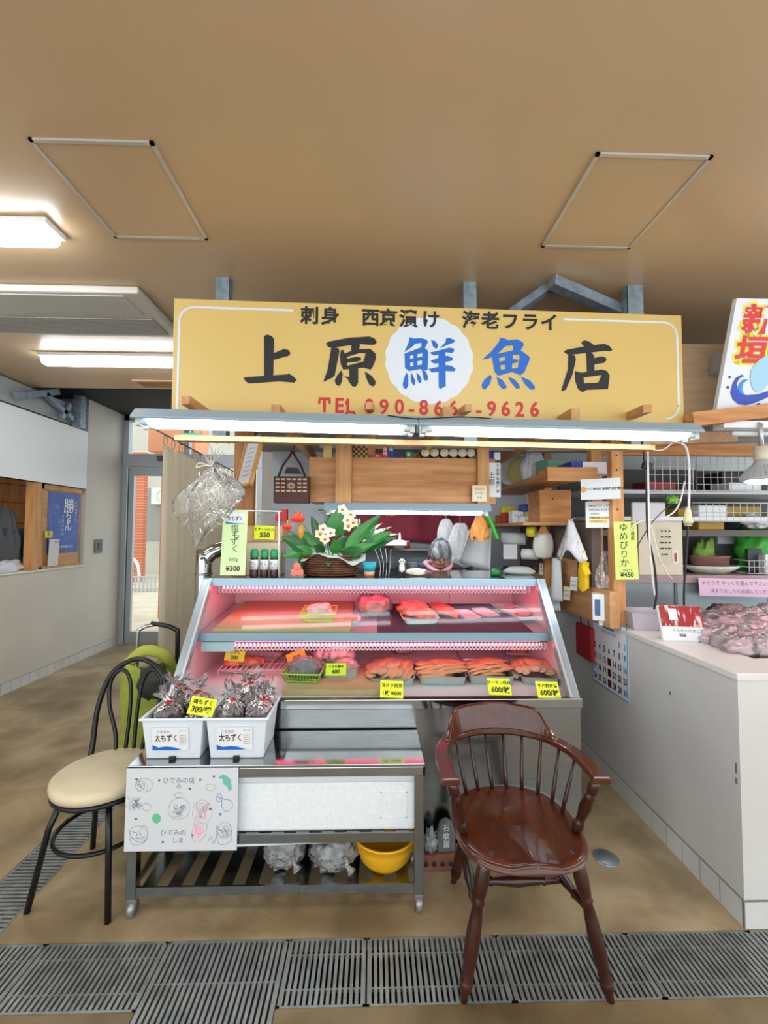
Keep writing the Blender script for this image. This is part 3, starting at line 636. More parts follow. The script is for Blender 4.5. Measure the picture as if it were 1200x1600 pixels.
# trays
M_tray = pm('tray_white', '#e6e2e0', .4); M_trays = pm('tray_steel', '#c3c8ca', .3, .5); M_basket = pm('green_basket', '#b2cf5c', .5)
def tray(name, w, d, h, m, label, loc, rz=0, rx=0, grp=None, taper=.82, cat='tray'):
    mb = MB(); r = .02
    def rr(sx, sy, z, n=4):
        out = []
        for cx, cy, a0 in ((sx-r, sy-r, 0), (-sx+r, sy-r, 90), (-sx+r, -sy+r, 180), (sx-r, -sy+r, 270)):
            for k in range(n): a = R(a0+90*k/(n-1)); out.append((cx+r*math.cos(a), cy+r*math.sin(a), z))
        return out
    rings = [rr(w/2*taper, d/2*taper, 0), rr(w/2*.97, d/2*.97, h-.002), rr(w/2, d/2, h), rr(w/2*.96, d/2*.96, h), rr(w/2*taper*.97, d/2*taper*.97, .003)]
    n = len(rings[0]); vs = sum(rings, []); fs = [tuple(range(n))[::-1]]
    for i in range(4): fs += [(i*n+j, i*n+(j+1) % n, (i+1)*n+(j+1) % n, (i+1)*n+j) for j in range(n)]
    fs.append(tuple(4*n+j for j in range(n))); mb.add(vs, fs)
    o = mb.build(name, m); o.location = loc; o.rotation_euler = (rx, 0, rz); return tag(o, label, cat, grp)
def basket(label, loc, w, d, h, m, rz=0):
    t = thing('mesh_basket', label, 'basket', loc, rz); mb = MB(); tp = .85
    def q(s, z): return [(w/2*s, d/2*s, z), (-w/2*s, d/2*s, z), (-w/2*s, -d/2*s, z), (w/2*s, -d/2*s, z)]
    for z, s, r in ((h, 1, .005), (0.004, tp, .004), (h*.5, .93, .002)): mb.tube(q(s, z), r, 6, closed=True)
    for k in range(4):
        a, b = q(tp, .004), q(1, h)
        for i in range(13):
            f = i/12; mb.tube([Vector(a[k]).lerp(Vector(a[(k+1) % 4]), f), Vector(b[k]).lerp(Vector(b[(k+1) % 4]), f)], .0018, 4)
    mb.b(-w/2*tp, w/2*tp, -d/2*tp, d/2*tp, 0, .003); mb.build('mesh_shell', m, t); return t
M_fishr = pm('red_fish_flesh', '#d96b57', .35, col2='#e68a72', scale=14, bump=.25)
M_salm = pm('salmon_flesh', '#e8663f', .35, col2='#f08a5c', scale=10, stretch=(1, 6, 1), bump=.2)
M_marin = pm('marinated_fish', '#d0a97c', .35, col2='#ad7c52', scale=12, bump=.4, lo=.3, hi=.75)
M_marin2 = pm('marinated_fish_grey', '#bfa383', .35, col2='#8a7c66', scale=9, bump=.4)
M_squid = pm('pale_squid', '#eccbc6', .3, col2='#d8a9a4', scale=9, bump=.3)
M_moz = pm('dark_seaweed', '#2b1a1e', .3, col2='#4a2b2e', scale=30, bump=.5)
def lump(name, loc, r, seed, m, label, cat, amp=.22, fr=2.4, grp=None, rz=0):
    o = MB().blob((0, 0, r[2]*.8), r, seed, amp, fr, 26, 16, floor=-r[2]*.78).build(name, m); o.location = loc; o.rotation_euler.z = rz; return tag(o, label, cat, grp)
def bagged(name, loc, r, seed, m, label, cat, grp=None, rz=0):
    t = thing(name, label, cat, loc, rz, grp)
    MB().blob((0, 0, r[2]*.75), tuple(k*.92 for k in r), seed, .14, 2.0, 24, 16, floor=-r[2]*.7).build('contents', m, t)
    MB().blob((0, 0, r[2]*.8), (r[0]*1.08, r[1]*1.08, r[2]*1.1), seed+5, .13, 3.2, 40, 26, floor=-r[2]*.78).build('clear_wrap', M_bag, t); return t
def zt_(y): return ZS(y)+.008
c = FS(497, 970, .03); t = basket('yellow green mesh basket holding pale fish on the upper shelf', (c.x, c.y+.06, ZS(c.y+.06)+.028), .2, .19, .05, pm('lime_basket', '#d3d33c', .5)); t.rotation_euler.x = SA
lump('fish_piece', (c.x, c.y+.07, ZS(c.y+.07)+.034), (.08, .065, .045), 3, M_squid, 'pale pink fish pieces heaped in the yellow green basket', 'fish')
c = FS(585, 950, .03); bagged('fish_bag', (c.x, 2.80, zt_(2.80)), (.105, .09, .07), 4, M_fishr, 'clear bag of red fish on the mat at the shelf middle', 'bag of fish')
c = FS(548, 970, .01); tray('foam_tray', .12, .1, .018, M_tray, 'small white tray left of the long white tray on the upper shelf', (c.x, c.y, zt_(c.y)), rx=SA); lump('fish_piece', (c.x, c.y, zt_(c.y)+.006), (.04, .03, .014), 8, M_salm, 'small orange fish pieces on the little white tray', 'fish')
c = FS(656, 972, .02); y = c.y+.10; tray('foam_tray', .22, .24, .035, M_tray, 'deep white tray of red fish in the middle of the upper shelf', (c.x, y, zt_(y)), R(4), SA)
lump('fish_piece', (c.x-.03, y+.06, zt_(y)+.014), (.09, .07, .05), 11, M_fishr, 'bright red fish block at the back of the deep white tray', 'fish'); lump('fish_piece', (c.x+.03, y-.04, zt_(y)+.012), (.06, .06, .035), 12, M_salm, 'orange fillet at the front of the deep white tray', 'fish')
c = FS(694, 958, .01); lump('salmon_fillet', (c.x, c.y+.02, zt_(c.y)), (.06, .16, .028), 13, M_salm, 'long salmon fillet lying beside the deep white tray', 'fish', rz=R(20), amp=.12).rotation_euler.x = SA
for px, py, l in ((729, 963, 'left small white tray at the middle right of the mat'), (758, 960, 'right small white tray at the middle right of the mat')):
    c = FS(px, py, .008); tray('foam_tray', .11, .2, .018, M_tray, l, (c.x, c.y, zt_(c.y)), R(14), SA, grp='small white trays on the mat')
for px, py, l, k in ((793, 952, 'rear white tray with a red slice at the right end of the shelf', 0), (815, 963, 'front white tray with a red slice at the right end of the shelf', .003)):
    c = FS(px, py, .008); tray('foam_tray', .16, .2, .018, M_tray, l, (c.x, c.y, zt_(c.y)+k), R(18), SA); lump('fish_slice', (c.x+.01, c.y, zt_(c.y)+k+.006), (.055, .04, .012), 15+k*500, M_fishr, 'flat red fish slice on the '+('rear' if k == 0 else 'front')+' right tray', 'fish', rz=R(20))
# lower deck
c = F(382, 1048, ZB+.02); tray('foam_tray', .27, .32, .02, M_tray, 'slanting white tray of fish pieces at the left of the lower deck', (c.x, c.y+.14, ZB+.012), R(-14), R(6))
for k in range(5):
    a = Vector((c.x-.09+.035*k+(.02 if k % 2 else 0), c.y+.06+.03*(k % 3), ZB+.03)); lump('fish_piece', tuple(a), (.05, .04, .022), 20+k, M_marin if k % 2 else M_fishr, 'reddish fish piece in the slanting white tray', 'fish', grp='fish pieces in the slanting tray')
c = F(473, 1058, ZB+.05); basket('green mesh basket with a dark bag on the lower board', (c.x, c.y+.06, ZB+.0285), .2, .19, .045, M_basket, R(-5))
bagged('seaweed_bag', (c.x-.0, c.y+.06, ZB+.034), (.085, .075, .055), 31, M_moz, 'clear bag of dark seaweed in the green basket', 'bag of seaweed')
bagged('fish_bag', (c.x+.1, c.y+.24, ZB+.0285), (.08, .08, .07), 32, M_squid, 'clear bag of pale fish behind the green basket', 'bag of fish')
c = F(533, 1050, ZB+.05); tray('steel_tray', .2, .24, .05, M_trays, 'small steel tray of bagged fish on the lower board', (c.x, c.y+.08, ZB+.0285), R(-3), taper=.92)
bagged('fish_bag', (c.x-.02, c.y+.15, ZB+.035), (.09, .09, .09), 33, M_squid, 'large pink bag at the back of the small steel tray', 'bag of fish'); bagged('fish_bag', (c.x+.02, c.y+.03, ZB+.033), (.07, .06, .045), 34, M_fishr, 'low red bag at the front of the small steel tray', 'bag of fish')
def fillet_mesh(seed, m):
    mb = MB()
    def fn(u, v):
        a = 2*PI*u; x = (v-.5)*2; w = .037*(1-abs(x)**3)**.5; h = .010*(1-abs(x)**3)**.5
        k = 1+.25*noise.noise(Vector((x*2, seed, math.cos(a))))
        return Vector((x*.085, math.cos(a)*w*k, .012+math.sin(a)*h*k+.014*(1-x*x)+.006*noise.noise(Vector((x*6, math.cos(a)*2, seed)))))
    mb.grid(fn, 12, 14, cu=True); return mb.build('fish_fillet', m)
protos = [fillet_mesh(1.3, M_marin), fillet_mesh(4.1, M_marin), fillet_mesh(7.7, M_marin2)]; used = set()
def fillets(c, w, d, n, label, grp, rz, kinds=(0, 1)):
    for k in range(n):
        p = protos[kinds[k % len(kinds)]]
        if p.name in used: o = p.copy(); COL.objects.link(o)
        else: o = p; used.add(p.name)
        f = k/(n-1); off = Matrix.Rotation(rz, 3, 'Z') @ Vector((random.uniform(-.01, .01)+(w*.16 if k % 2 else -w*.16), (-d*.36+d*.72*f), 0))
        o.location = Vector(c)+off+Vector((0, 0, .012+.026*math.sin(f*PI)+.012*(k % 2))); o.rotation_euler = (R(random.uniform(-16, 2)), R(random.uniform(-9, 9)), rz+R(random.uniform(-12, 12)))
        s = w/.2; o.scale = (s*.95, .95, 1.05); tag(o, label, 'fish', grp)
trays3 = [(612, 1060, .24, .3, 'left'), (692, 1058, .26, .3, 'middle'), (768, 1056, .25, .32, 'right')]
for i, (px, py, w, d, nm) in enumerate(trays3):
    c = F(px, py, ZB+.03); c = Vector((c.x, c.y+.10, ZB+.001)); rz = R((1, -3, 8)[i])
    if i == 2: rz = R(-4)
    tray('fish_tray', w, d, .045, M_trays, ('leftmost', 'middle', 'rightmost')[i]+' of three steel trays heaped with marinated fish', tuple(c), rz, grp='steel trays of marinated fish', taper=.9)
    fillets(c, w, d, 16, 'marinated orange fish slice in the %s of the three heaped steel trays' % ('leftmost', 'middle', 'rightmost')[i], 'marinated fish slices, %s tray' % nm, rz+(R(78) if i == 0 else R(5) if i == 1 else R(12)), (0, 1) if i else (0, 2, 1))
c = F(845, 1058, ZB+.03); c = Vector((c.x, c.y+.1, ZB+.001)); tray('fish_tray', .2, .3, .04, M_trays, 'steel tray of dark marinated fish at the right end of the lower deck', tuple(c), R(-6), taper=.9)
fillets(c, .2, .3, 13, 'greyish marinated fish slice in the tray at the right end', 'marinated fish slices, end tray', R(72), (2, 0))
for px, py, l in ((812, 1022, 'white tray of red pieces behind the right fish trays'), (850, 1020, 'white tray of red pieces at the back right corner of the deck')):
    c = F(px, py, ZB+.02); c = Vector((c.x, c.y+.05, ZB+.03)); tray('foam_tray', .2, .28, .02, M_tray, l, tuple(c), R(-8)); lump('fish_piece', (c.x, c.y, c.z+.005), (.075, .11, .022), px, M_salm, 'orange red pieces on the '+l.split(' of ')[0]+(' behind the trays' if px == 812 else ' in the back corner'), 'fish')
bagged('fish_bag', tuple(P(628, 1005, 2.85).xy)+(ZB+.031,), (.07, .07, .07), 37, M_squid, 'pale bag standing behind the left heaped tray', 'bag of fish')
# price cards
def card(name, M, w, h, m, label, lines, cat='price card', ink=None, thick=.002):
    t = thing(name, label, cat, (0, 0, 0)); t.matrix_basis = M
    MB().b(-w/2, w/2, -h/2, h/2, 0, thick).build('sheet', m, t)
    for s, x, y, size, b in lines: txt(t, s, T((x*w, y*h, thick+.0006)), size*h, ink or M_ink, b)
    return t
slopeM = lambda p: frame(p, (1, 0, 0), Vector((0, YT-CYF, ZT-ZB)))
for px, py, l, ls in ((612, 1077, 'yellow price card under the leftmost heaped tray', [('銀ダラ西京', 0, .2, .26, .0006), ('1枚 ¥600', 0, -.25, .3, .0008)]), (780, 1073, 'yellow 600 card under the rightmost heaped tray', [('サーモン西京', 0, .22, .24, .0006), ('600/枚', .05, -.2, .42, .0012)]),
                      (856, 1078, 'yellow 600 card at the right corner of the case glass', [('サバ西京漬', 0, .22, .24, .0006), ('600/枚', .05, -.2, .42, .0012)])):
    p = P(px, py, 2.13); d = ray(px, py); zz = None
    n = Vector((0, -(ZT-ZB), YT-CYF)).normalized(); o0 = Vector((0, CYF-.001, ZB)); tt = (o0-Vector((0, 0, EYE))).dot(n)/d.dot(n); p = Vector((0, 0, EYE))+d*tt
    card('price_card', slopeM(p) @ Matrix.Rotation(R(-2), 4, 'Z'), .112, .082, M_yel, l, ls)
for px, py, Y, m, l, ls, rz in ((367, 1024, 2.4, M_org, 'orange 300 card on the slanting white tray', [('サザエ', 0, .22, .3, .0006), ('300', 0, -.2, .45, .001)], -5), (463, 1026, 2.5, M_org, 'orange card behind the dark seaweed bag', [('600', 0, -.1, .5, .001)], 22), (525, 1046, 2.3, M_yel, 'yellow 600 card on the small steel tray', [('イカの塩辛', 0, .22, .26, .0006), ('600', 0, -.2, .45, .001)], 0)):
    p = P(px, py, Y); card('price_card', frame(p, (1, 0, 0), (0, .45, 1)) @ Matrix.Rotation(R(rz), 4, 'Z'), .105, .06, m, l, ls)
# ================================================================ STEEL TABLE AND WHAT IS ON IT
TX0, TX1, TY0, TY1, TZ = -.982, .222, 1.822, 2.125, .60
tb = thing('steel_table', 'low stainless steel work table on casters in front of the case', 'table', (TX0, TY0, 0)); w, d = TX1-TX0, TY1-TY0
mb = MB(); mb.b(0, w, 0, d, TZ-.012, TZ); mb.b(0, w, 0, .012, TZ-.05, TZ-.012); mb.b(0, .012, 0, d, TZ-.05, TZ-.012); mb.b(w-.012, w, 0, d, TZ-.05, TZ-.012)
mb.build('worktop', M_steelp, tb, bevel=.003)
for x in (.004, w-.044):
    for y in (.006, d-.046):
        o = MB().b(x, x+.04, y, y+.04, .075, TZ-.012).build('leg', M_steel, tb, bevel=.003)
        mb = MB(); mb.tube([(x+.008, y+.02, .03), (x+.032, y+.02, .03)], .03, 16); mb.b(x+.004, x+.036, y+.012, y+.03, .045, .078); mb.build('caster', pm('caster_grey', '#9a9ea0', .35, .6), o)
for z, nm in ((.30, 'middle_rail'), (.10, 'lower_rail')):
    mb = MB(); mb.b(.044, w-.044, .012, .02, z-.018, z+.018); mb.b(.044, w-.044, d-.03, d-.02, z-.018, z+.018); mb.b(.012, .02, .046, d-.046, z-.018, z+.018); mb.b(w-.02, w-.012, .046, d-.046, z-.018, z+.018)
    mb.build(nm, M_steel, tb)
    mb = MB()
    for k in range(11): a = .09+(w-.18)*k/10; mb.b(a-.026, a+.026, .02, d-.03, z+.012, z+.018)
    mb.build('slatted_shelf', M_steel, tb)
# styrofoam boxes
t = thing('foam_box', 'white styrofoam fish box on the middle rail of the steel table', 'box', (-.18, 1.98, .318))
mb = MB(); mb.b(-.375, .375, -.13, .12, 0, .195); mb.build('body', M_foam, t, bevel=.01); MB().b(-.38, .38, -.134, .125, .195, .222).build('lid', pm('foam_lid', '#d5dcdd', .7), t, bevel=.006)
mb = MB(); a, b, c_, e = .22, .33, .05, .155
for q in ((a, b, c_, c_+.004), (a, b, e-.004, e), (a, a+.004, c_, e), (b-.004, b, c_, e)): mb.b(q[0], q[1], -.133, -.128, q[2], q[3])
mb.build('moulded_panel', M_foam, t)
o = MB().box((0, 0, 0), (.92, .2, .022), RY(R(-1.6))).build('foam_board', M_foam, None, bevel=.004); o.location = (-.44, 1.965, .262); tag(o, 'loose white styrofoam board slanting below the middle rail', 'board')
for x, r, s, l in ((-.37, (.085, .07, .075), 3, 'crumpled clear bag left on the lower slatted shelf'), (-.16, (.105, .085, .075), 4, 'larger clear bag of scraps beside the yellow basin')):
    t = thing('plastic_bag', l, 'bag', (x, 1.955, .119))
    MB().blob((0, 0, r[2]*.7), tuple(k*.8 for k in r), s, .25, 2.4, 24, 14, floor=-r[2]*.65).build('contents', pm('bag_scraps', '#8f999c', .5, col2='#62696c', scale=14), t)
    MB().blob((0, 0, r[2]*.75), r, s+3, .14, 3.5, 48, 28, floor=-r[2]*.72).build('clear_wrap', M_bag2, t)
    MB().tube([(r[0]*.5, -r[1]*.8, r[2]*.9), (r[0]*.62, -r[1]*.98, r[2]*.55), (r[0]*.8, -r[1]*1.1, r[2]*.3)], [.012, .008, .02], 8).build('knot', M_bag2, t)
t = thing('plastic_basin', 'upturned yellow plastic basin at the right of the lower shelf', 'basin', (.062, 1.965, .119))
mb = MB(); mb.lathe([(.085, 0), (.11, .03), (.128, .085), (.133, .115), (.138, .117), (.138, .124), (.13, .124), (.122, .085), (.1, .03), (0, .012)], 36); mb.build('bowl', pm('yellow_basin', '#f0b420', .4), t)
# children's drawing taped to the front
o_ = thing('drawing_poster', "children's laminated drawing taped to the front of the steel table", 'poster', (0, 0, 0))
pm0 = frame((-.98, 1.817, .594), (1, 0, -.004), (0, 0, 1)); o_.matrix_basis = pm0
PW, PH = .445, .322
MB().b(0, PW, -PH, 0, -.001, .001).build('sheet', pm('drawing_paper', '#d5dade', .3), o_)
def DP(px, py): return ((px-45)/410*PW, -(py-372)/300*PH)       # crop coordinates -> sheet
def pen(mb, pts, w=.0016, closed=False, z=.0014):
    q = [Vector((*DP(*p), z)) for p in pts]; q = smooth_path(q, 5, closed)
    for i in range(len(q)-1 if not closed else len(q)):
        a = q[i]; b = q[(i+1) % len(q)]
        if (b-a).length < 1e-6: continue
        e = (b-a).normalized(); n = Vector((-e.y, e.x, 0))*w/2; mb.add([a-n-e*w*.3, b-n+e*w*.3, b+n+e*w*.3, a+n-e*w*.3], [(0, 1, 2, 3)])
def circ(cx, cy, rx, ry, n=9, j=.08): return [(cx+rx*math.cos(2*PI*k/n)*(1+random.uniform(-j, j)), cy+ry*math.sin(2*PI*k/n)*(1+random.uniform(-j, j))) for k in range(n)]
g = MB()
for c in [(110, 432, 32, 24), (95, 425, 12, 8), (122, 512, 15, 14), (95, 615, 34, 34), (115, 600, 16, 20), (240, 520, 40, 38), (238, 470, 14, 10), (228, 512, 6, 8), (252, 512, 6, 8), (355, 442, 18, 12)]: pen(g, circ(*c), .0012, True)
pen(g, [(60, 590), (75, 625), (110, 640), (130, 620)]); pen(g, [(225, 530), (240, 540), (256, 528)]); pen(g, [(380, 580), (385, 640), (410, 650), (435, 630), (430, 575)]); pen(g, [(350, 640), (360, 620), (370, 648), (380, 618)])
pen(g, circ(408, 600, 25, 30), .0012, True); pen(g, [(395, 598), (402, 602)]); pen(g, [(412, 598), (420, 602)]); pen(g, [(400, 615), (408, 620), (416, 614)])
for k in range(26): x, y = random.choice([(95, 612), (110, 430), (240, 525), (408, 600), (75, 500)]); pen(g, [(x+random.uniform(-28, 28), y+random.uniform(-26, 26)) for _ in range(4)], .0009)
g.build('pencil_drawing', flat('#7b7d86'), o_)
g = MB(); pen(g, circ(325, 530, 36, 42, 11, .14), .0012, True); pen(g, [(300, 560), (290, 620), (312, 640), (338, 618), (345, 575)]); pen(g, circ(318, 590, 16, 22), .0012, True)
for k in range(10): pen(g, [(325+random.uniform(-26, 26), 530+random.uniform(-32, 32)) for _ in range(4)], .0009)
g.build('red_drawing', flat('#d98a94'), o_)
g = MB(); g.prism([DP(*p) for p in [(310, 575), (325, 585), (330, 610), (315, 628), (300, 612), (303, 590)]], .001, .0012); g.build('pink_patch', flat('#efb9cf'), o_)
g = MB(); g.prism([DP(*p) for p in circ(158, 553, 17, 18, 10, .2)], .001, .0013); g.build('green_patch', flat('#5cc58a'), o_)
g = MB(); g.prism([DP(*p) for p in [(380, 408), (395, 395), (412, 400), (428, 415), (432, 450), (422, 458), (415, 440), (400, 430), (398, 412)]], .001, .0013); g.build('dolphin_patch', flat('#6fb9ac'), o_)
g = MB(); pen(g, [(380, 475), (400, 485), (430, 492), (435, 515), (415, 530), (398, 515), (395, 490)], .0016, True); pen(g, [(378, 470), (392, 468), (398, 488), (380, 494)], .0016, True); g.build('blue_drawing', flat('#4c8fd0'), o_)
g = MB()
for x, y in [(82, 412), (165, 416), (315, 415), (278, 447), (365, 403), (85, 555), (185, 640), (292, 615), (355, 522), (82, 490), (392, 540)]:
    u, v = DP(x, y); g.prism([(u, v-.006), (u+.006, v+.001), (u+.003, v+.005), (u, v+.002), (u-.003, v+.005), (u-.006, v+.001)], .001, .0013)
g.build('heart_pattern', flat('#6d5560'), o_)
for s, x, y, h, m in (('ひでみの店', 237, 418, 24, None), ('の', 238, 440, 20, None), ('ひでみの', 222, 607, 24, None), ('しま', 240, 634, 22, None), ('もずく', 88, 505, 14, None)): txt(o_, s, T((*DP(x, y), .0014)), h/300*PH, flat('#6b6e78'), 0)
# milky tubs of mozuku
def tub(px, label, ncol):
    c = F(px, 1178, TZ); X = c.x; Y0 = 1.86
    t = thing('plastic_tub', label, 'tub', (X, Y0, TZ), 0, None); W0, W1, D0, D1, H = .22, .25, .19, .225, .163
    mb = MB(); ring = lambda w, d, z, yc: [(-w/2, yc-d/2, z), (w/2, yc-d/2, z), (w/2, yc+d/2, z), (-w/2, yc+d/2, z)]
    yc = D1/2; rs = [ring(W0, D0, 0, yc), ring(W1, D1, H, yc), ring(W1+.02, D1+.02, H, yc), ring(W1+.02, D1+.02, H+.01, yc), ring(W1-.008, D1-.008, H+.01, yc), ring(W0-.008, D0-.008, .006, yc)]
    vs = sum(rs, []); fs = [(3, 2, 1, 0), (20, 21, 22, 23)]
    for i in range(5): fs += [(i*4+j, i*4+(j+1) % 4, (i+1)*4+(j+1) % 4, (i+1)*4+j) for j in range(4)]
    mb.add(vs, fs); mb.build('body', M_tub, t, bevel=.008)
    MB().b(-.012, .012, -.0, .02, -.0, .012, T((0, .004, .001))).build('foot_notch', M_black, t)
    lab = Matrix.Translation((.0, .0, .0)) @ frame((-.005, .0045, .088), (1, 0, 0), (0, -(D1-D0)/2, H)); mb = MB(lab); mb.b(-.075, .072, -.048, .048, .0, .003); mb.build('label', M_paper, t)
    txt(t, '太もずく', lab @ T((-.017, .002, .0036)), .034, M_ink, .0006, sx=.72); txt(t, 'うるまの', lab @ T((-.03, .03, .0036)), .014, M_ink, 0); txt(t, '＝＝', lab @ T((.05, .034, .0036)), .016, flat('#4b9ad8'), 0)
    for k in range(5): txt(t, '原材料もずく', lab @ T((.053, .014-.009*k, .0036)), .0055, flat('#6b7076'), 0)
    mb = MB(lab); mb.prism([(-.075, -.048), (.02, -.048), (.045, -.046), (.01, -.035), (-.02, -.032), (-.05, -.036), (-.075, -.026)], .003, .0034); mb.build('wave_print', M_blue, t)
    return t, X, Y0
tA, xA, yA = tub(277, 'left milky plastic tub of dark mozuku bags on the steel table', 0)
tB, xB, yB = tub(374, 'right milky plastic tub of dark mozuku bags on the steel table', 0)
def mozuku(name='seaweed_bag'):
    t = thing(name, 'clear bag', 'bag of seaweed', (0, 0, 0), 0, 'mozuku bags in the tubs')
    MB().blob((0, 0, .055), (.056, .052, .058), 3, .1, 2.5, 22, 14).build('seaweed', M_moz, t)
    mb = MB()
    def fn(u, v):
        a = 2*PI*u; pr = [(.0, 0), (.04, .002), (.06, .03), (.063, .06), (.052, .095), (.024, .114), (.009, .122), (.016, .132), (.034, .152), (.05, .172)]
        i = min(int(v*9), 8); f = v*9-i; r = pr[i][0]*(1-f)+pr[i+1][0]*f; z = pr[i][1]*(1-f)+pr[i+1][1]*f
        k = 1+(.12+.35*max(0, v-.5))*math.sin(a*7+3*math.sin(a*2)+v*4)*(.3 if v < .35 else 1)
        return Vector((r*k*math.cos(a), r*k*.9*math.sin(a), z+(.02*math.sin(a*3+1) if v > .95 else 0)))
    mb.grid(fn, 56, 28, cu=True); mb.build('clear_wrap', M_bag3, t)
    mb = MB(); mb.tube([(.012*math.cos(a/10*2*PI), .012*math.sin(a/10*2*PI), .122) for a in range(10)], .004, 6, closed=True); mb.tube([(.008, -.012, .122), (.024, -.018, .127)], .003, 6); mb.build('red_tie', pm('red_tie', '#d8232a', .4), t); return t
mo = mozuku(); first = True
for (X, Y, pts, side) in ((xA, yA, [(-.055, .085, .085), (.055, .085, .045), (-.05, .165, .12), (.055, .165, .10)], 'left'), (xB, yB, [(-.05, .085, .10), (.055, .085, .095), (.0, .15, .14), (.062, .165, .10), (-.062, .165, .10)], 'right')):
    for k, (x, y, z) in enumerate(pts):
        loc = (X+x, Y+y, TZ+z); lab = ('red-tied clear bag of dark mozuku at the %s of the %s tub' % (['front left', 'front right', 'rear left', 'rear right', 'far left'][k] if side == 'left' else ['front left', 'front right', 'middle', 'rear right', 'rear left'][k], side))
        if first: mo.location = loc; mo['label'] = lab; first = False; src = mo
        else: o = copy_tree(mo, loc, (R(random.uniform(-12, 8)), R(random.uniform(-12, 12)), random.uniform(0, 6)), lab)
p = P(316, 1104, 1.9); card('price_card', frame(p, (1, .1, -.2), (0, .6, 1)), .105, .07, M_yel, 'yellow 300 card lying on the left tub of mozuku bags', [('塩もずく', 0, .22, .3, .0006), ('300/袋', 0, -.2, .42, .001)])

# ================================================================ BISTRO CHAIR
t = thing('bistro_chair', 'black metal bistro chair with a round cream seat left of the table', 'chair', (-1.185, 2.03, 0))
MB().lathe([(0, .43), (.185, .43), (.205, .437), (.21, .455), (.207, .474), (.19, .482), (0, .479)], 44).build('seat', M_cream, t)
mb = MB(); mb.tube([(.195*math.cos(a/36*2*PI), .195*math.sin(a/36*2*PI), .422) for a in range(36)], .011, 8, closed=True); mb.build('seat_ring', M_black, t)
feet = [(-.205, -.16), (.15, -.215), (.17, .2), (-.17, .2)]
for fx, fy in feet:
    n = Vector((fx, fy, 0)).normalized()
    MB().tube([(n.x*.15, n.y*.15, .425), (n.x*.2, n.y*.2, .3), (fx, fy, 0.0)], .0125, 10).build('leg', M_black, t)
mb = MB(); mb.tube([(.185*math.cos(a/36*2*PI), .185*math.sin(a/36*2*PI), .235) for a in range(36)], .009, 8, closed=True); mb.build('stretcher_ring', M_black, t)
mb = MB(); yb = .195
mb.tube(smooth_path([(-.165, .13, .40), (-.172, yb-.02, .5), (-.168, yb+.01, .68), (-.12, yb+.04, .83), (0, yb+.055, .895), (.12, yb+.04, .83), (.168, yb+.01, .68), (.172, yb-.02, .5), (.165, .13, .40)], 8), .0125, 10); mb.build('back_hoop', M_black, t)
for s in (-1, 1):
    mb = MB(); mb.tube(smooth_path([(s*.02, yb-.01, .46), (s*.018, yb+.02, .66), (s*.035, yb+.04, .80), (s*.08, yb+.042, .845), (s*.125, yb+.035, .79), (s*.12, yb+.02, .68), (s*.075, yb, .55), (s*.06, yb-.02, .46)], 7), .0095, 8); mb.build('back_loop', M_black, t)
# shopping trolley behind it
t = thing('shopping_trolley', 'olive green two-wheeled shopping trolley behind the bistro chair', 'trolley', (-1.30, 2.62, 0))
M_olive = pm('olive_cloth', '#9aa53a', .7, col2='#8b9632', scale=20)
def bag(u, v):
    a = 2*PI*u; z = .1+.66*v; c, s_ = math.cos(a), math.sin(a); k = (abs(c)**4+abs(s_)**4)**-.25
    w_ = .135*(1+.05*math.sin(v*9))*(1 if v < .9 else 1-(v-.9)*2.5); return Vector((w_*k*c, .1*k*s_*(1-.15*v), z+.03*math.sin(a*2)*(v > .95)))
MB().grid(bag, 32, 22, cu=True).build('bag', M_olive, t, solid=.004)
mb = MB(); mb.tube(smooth_path([(-.1, -.05, .78), (0, -.06, .86), (.1, -.02, .82), (.12, .03, .72)], 6), [.02]*19, 10, flat=1.6); mb.build('rolled_cloth', pm('olive_light', '#a9b045', .7), t)
MB().blob((.07, -.09, .69), (.09, .05, .09), 4, .2).build('mesh_pouch', pm('black_mesh', '#33352f', .7), t)
for x in (-.12, .12): MB().tube([(x-.01, 0, .085), (x+.03, 0, .085)], .085, 20).build('wheel', pm('wheel_grey', '#3d444a', .5), t)
mb = MB(); mb.tube(smooth_path([(-.12, .09, .1), (-.12, .09, .85), (-.1, .09, .95), (.0, .09, .98)], 6), .011, 8); mb.build('handle_tube', pm('chrome', '#c9cccd', .12, 1), t)
mb = MB(); mb.tube(smooth_path([(.12, .09, .1), (.12, .09, .85), (.1, .09, .95), (-.04, .09, .985)], 6), .014, 8); mb.build('handle_grip', M_black, t)

# ================================================================ WOODEN CAPTAIN'S CHAIR
ch = thing('captains_chair', 'dark mahogany captain chair with spindle back, standing before the case', 'chair', (.548, 1.69, 0))
def saddle(u, v):
    a = 2*PI*u; t_ = v
    c, s_ = math.cos(a), math.sin(a)
    rx = .232*(1+.05*(s_ < 0)*abs(s_)); ry = .235 if s_ > 0 else .232
    k = (abs(c)**2.6+abs(s_)**2.6)**(-1/2.6)
    return rx*k*c, ry*k*s_
def seat_top(x, y):
    d = ((x/.24)**2+(y/.24)**2)
    h = .452-.014*max(0, 1-d*1.1)
    f = max(0, -y/.24)
    h += .009*f*math.exp(-(x/.045)**2)-.006*f*(abs(x) > .06)+.006*max(0, y/.24)
    return h
mb = MB()
def fn(u, v):
    x, y = saddle(u, 1)
    if v < .62: k = v/.62; return Vector((x*k*.985, y*k*.985, seat_top(x*k, y*k)))
    if v < .75: k = (v-.62)/.13; return Vector((x*(.985+.015*k), y*(.985+.015*k), seat_top(x, y)-.008*k))
    if v < .88: return Vector((x, y, .425))
    k = 1-(v-.88)/.12; return Vector((x*(.25+.67*k), y*(.25+.67*k), .405))
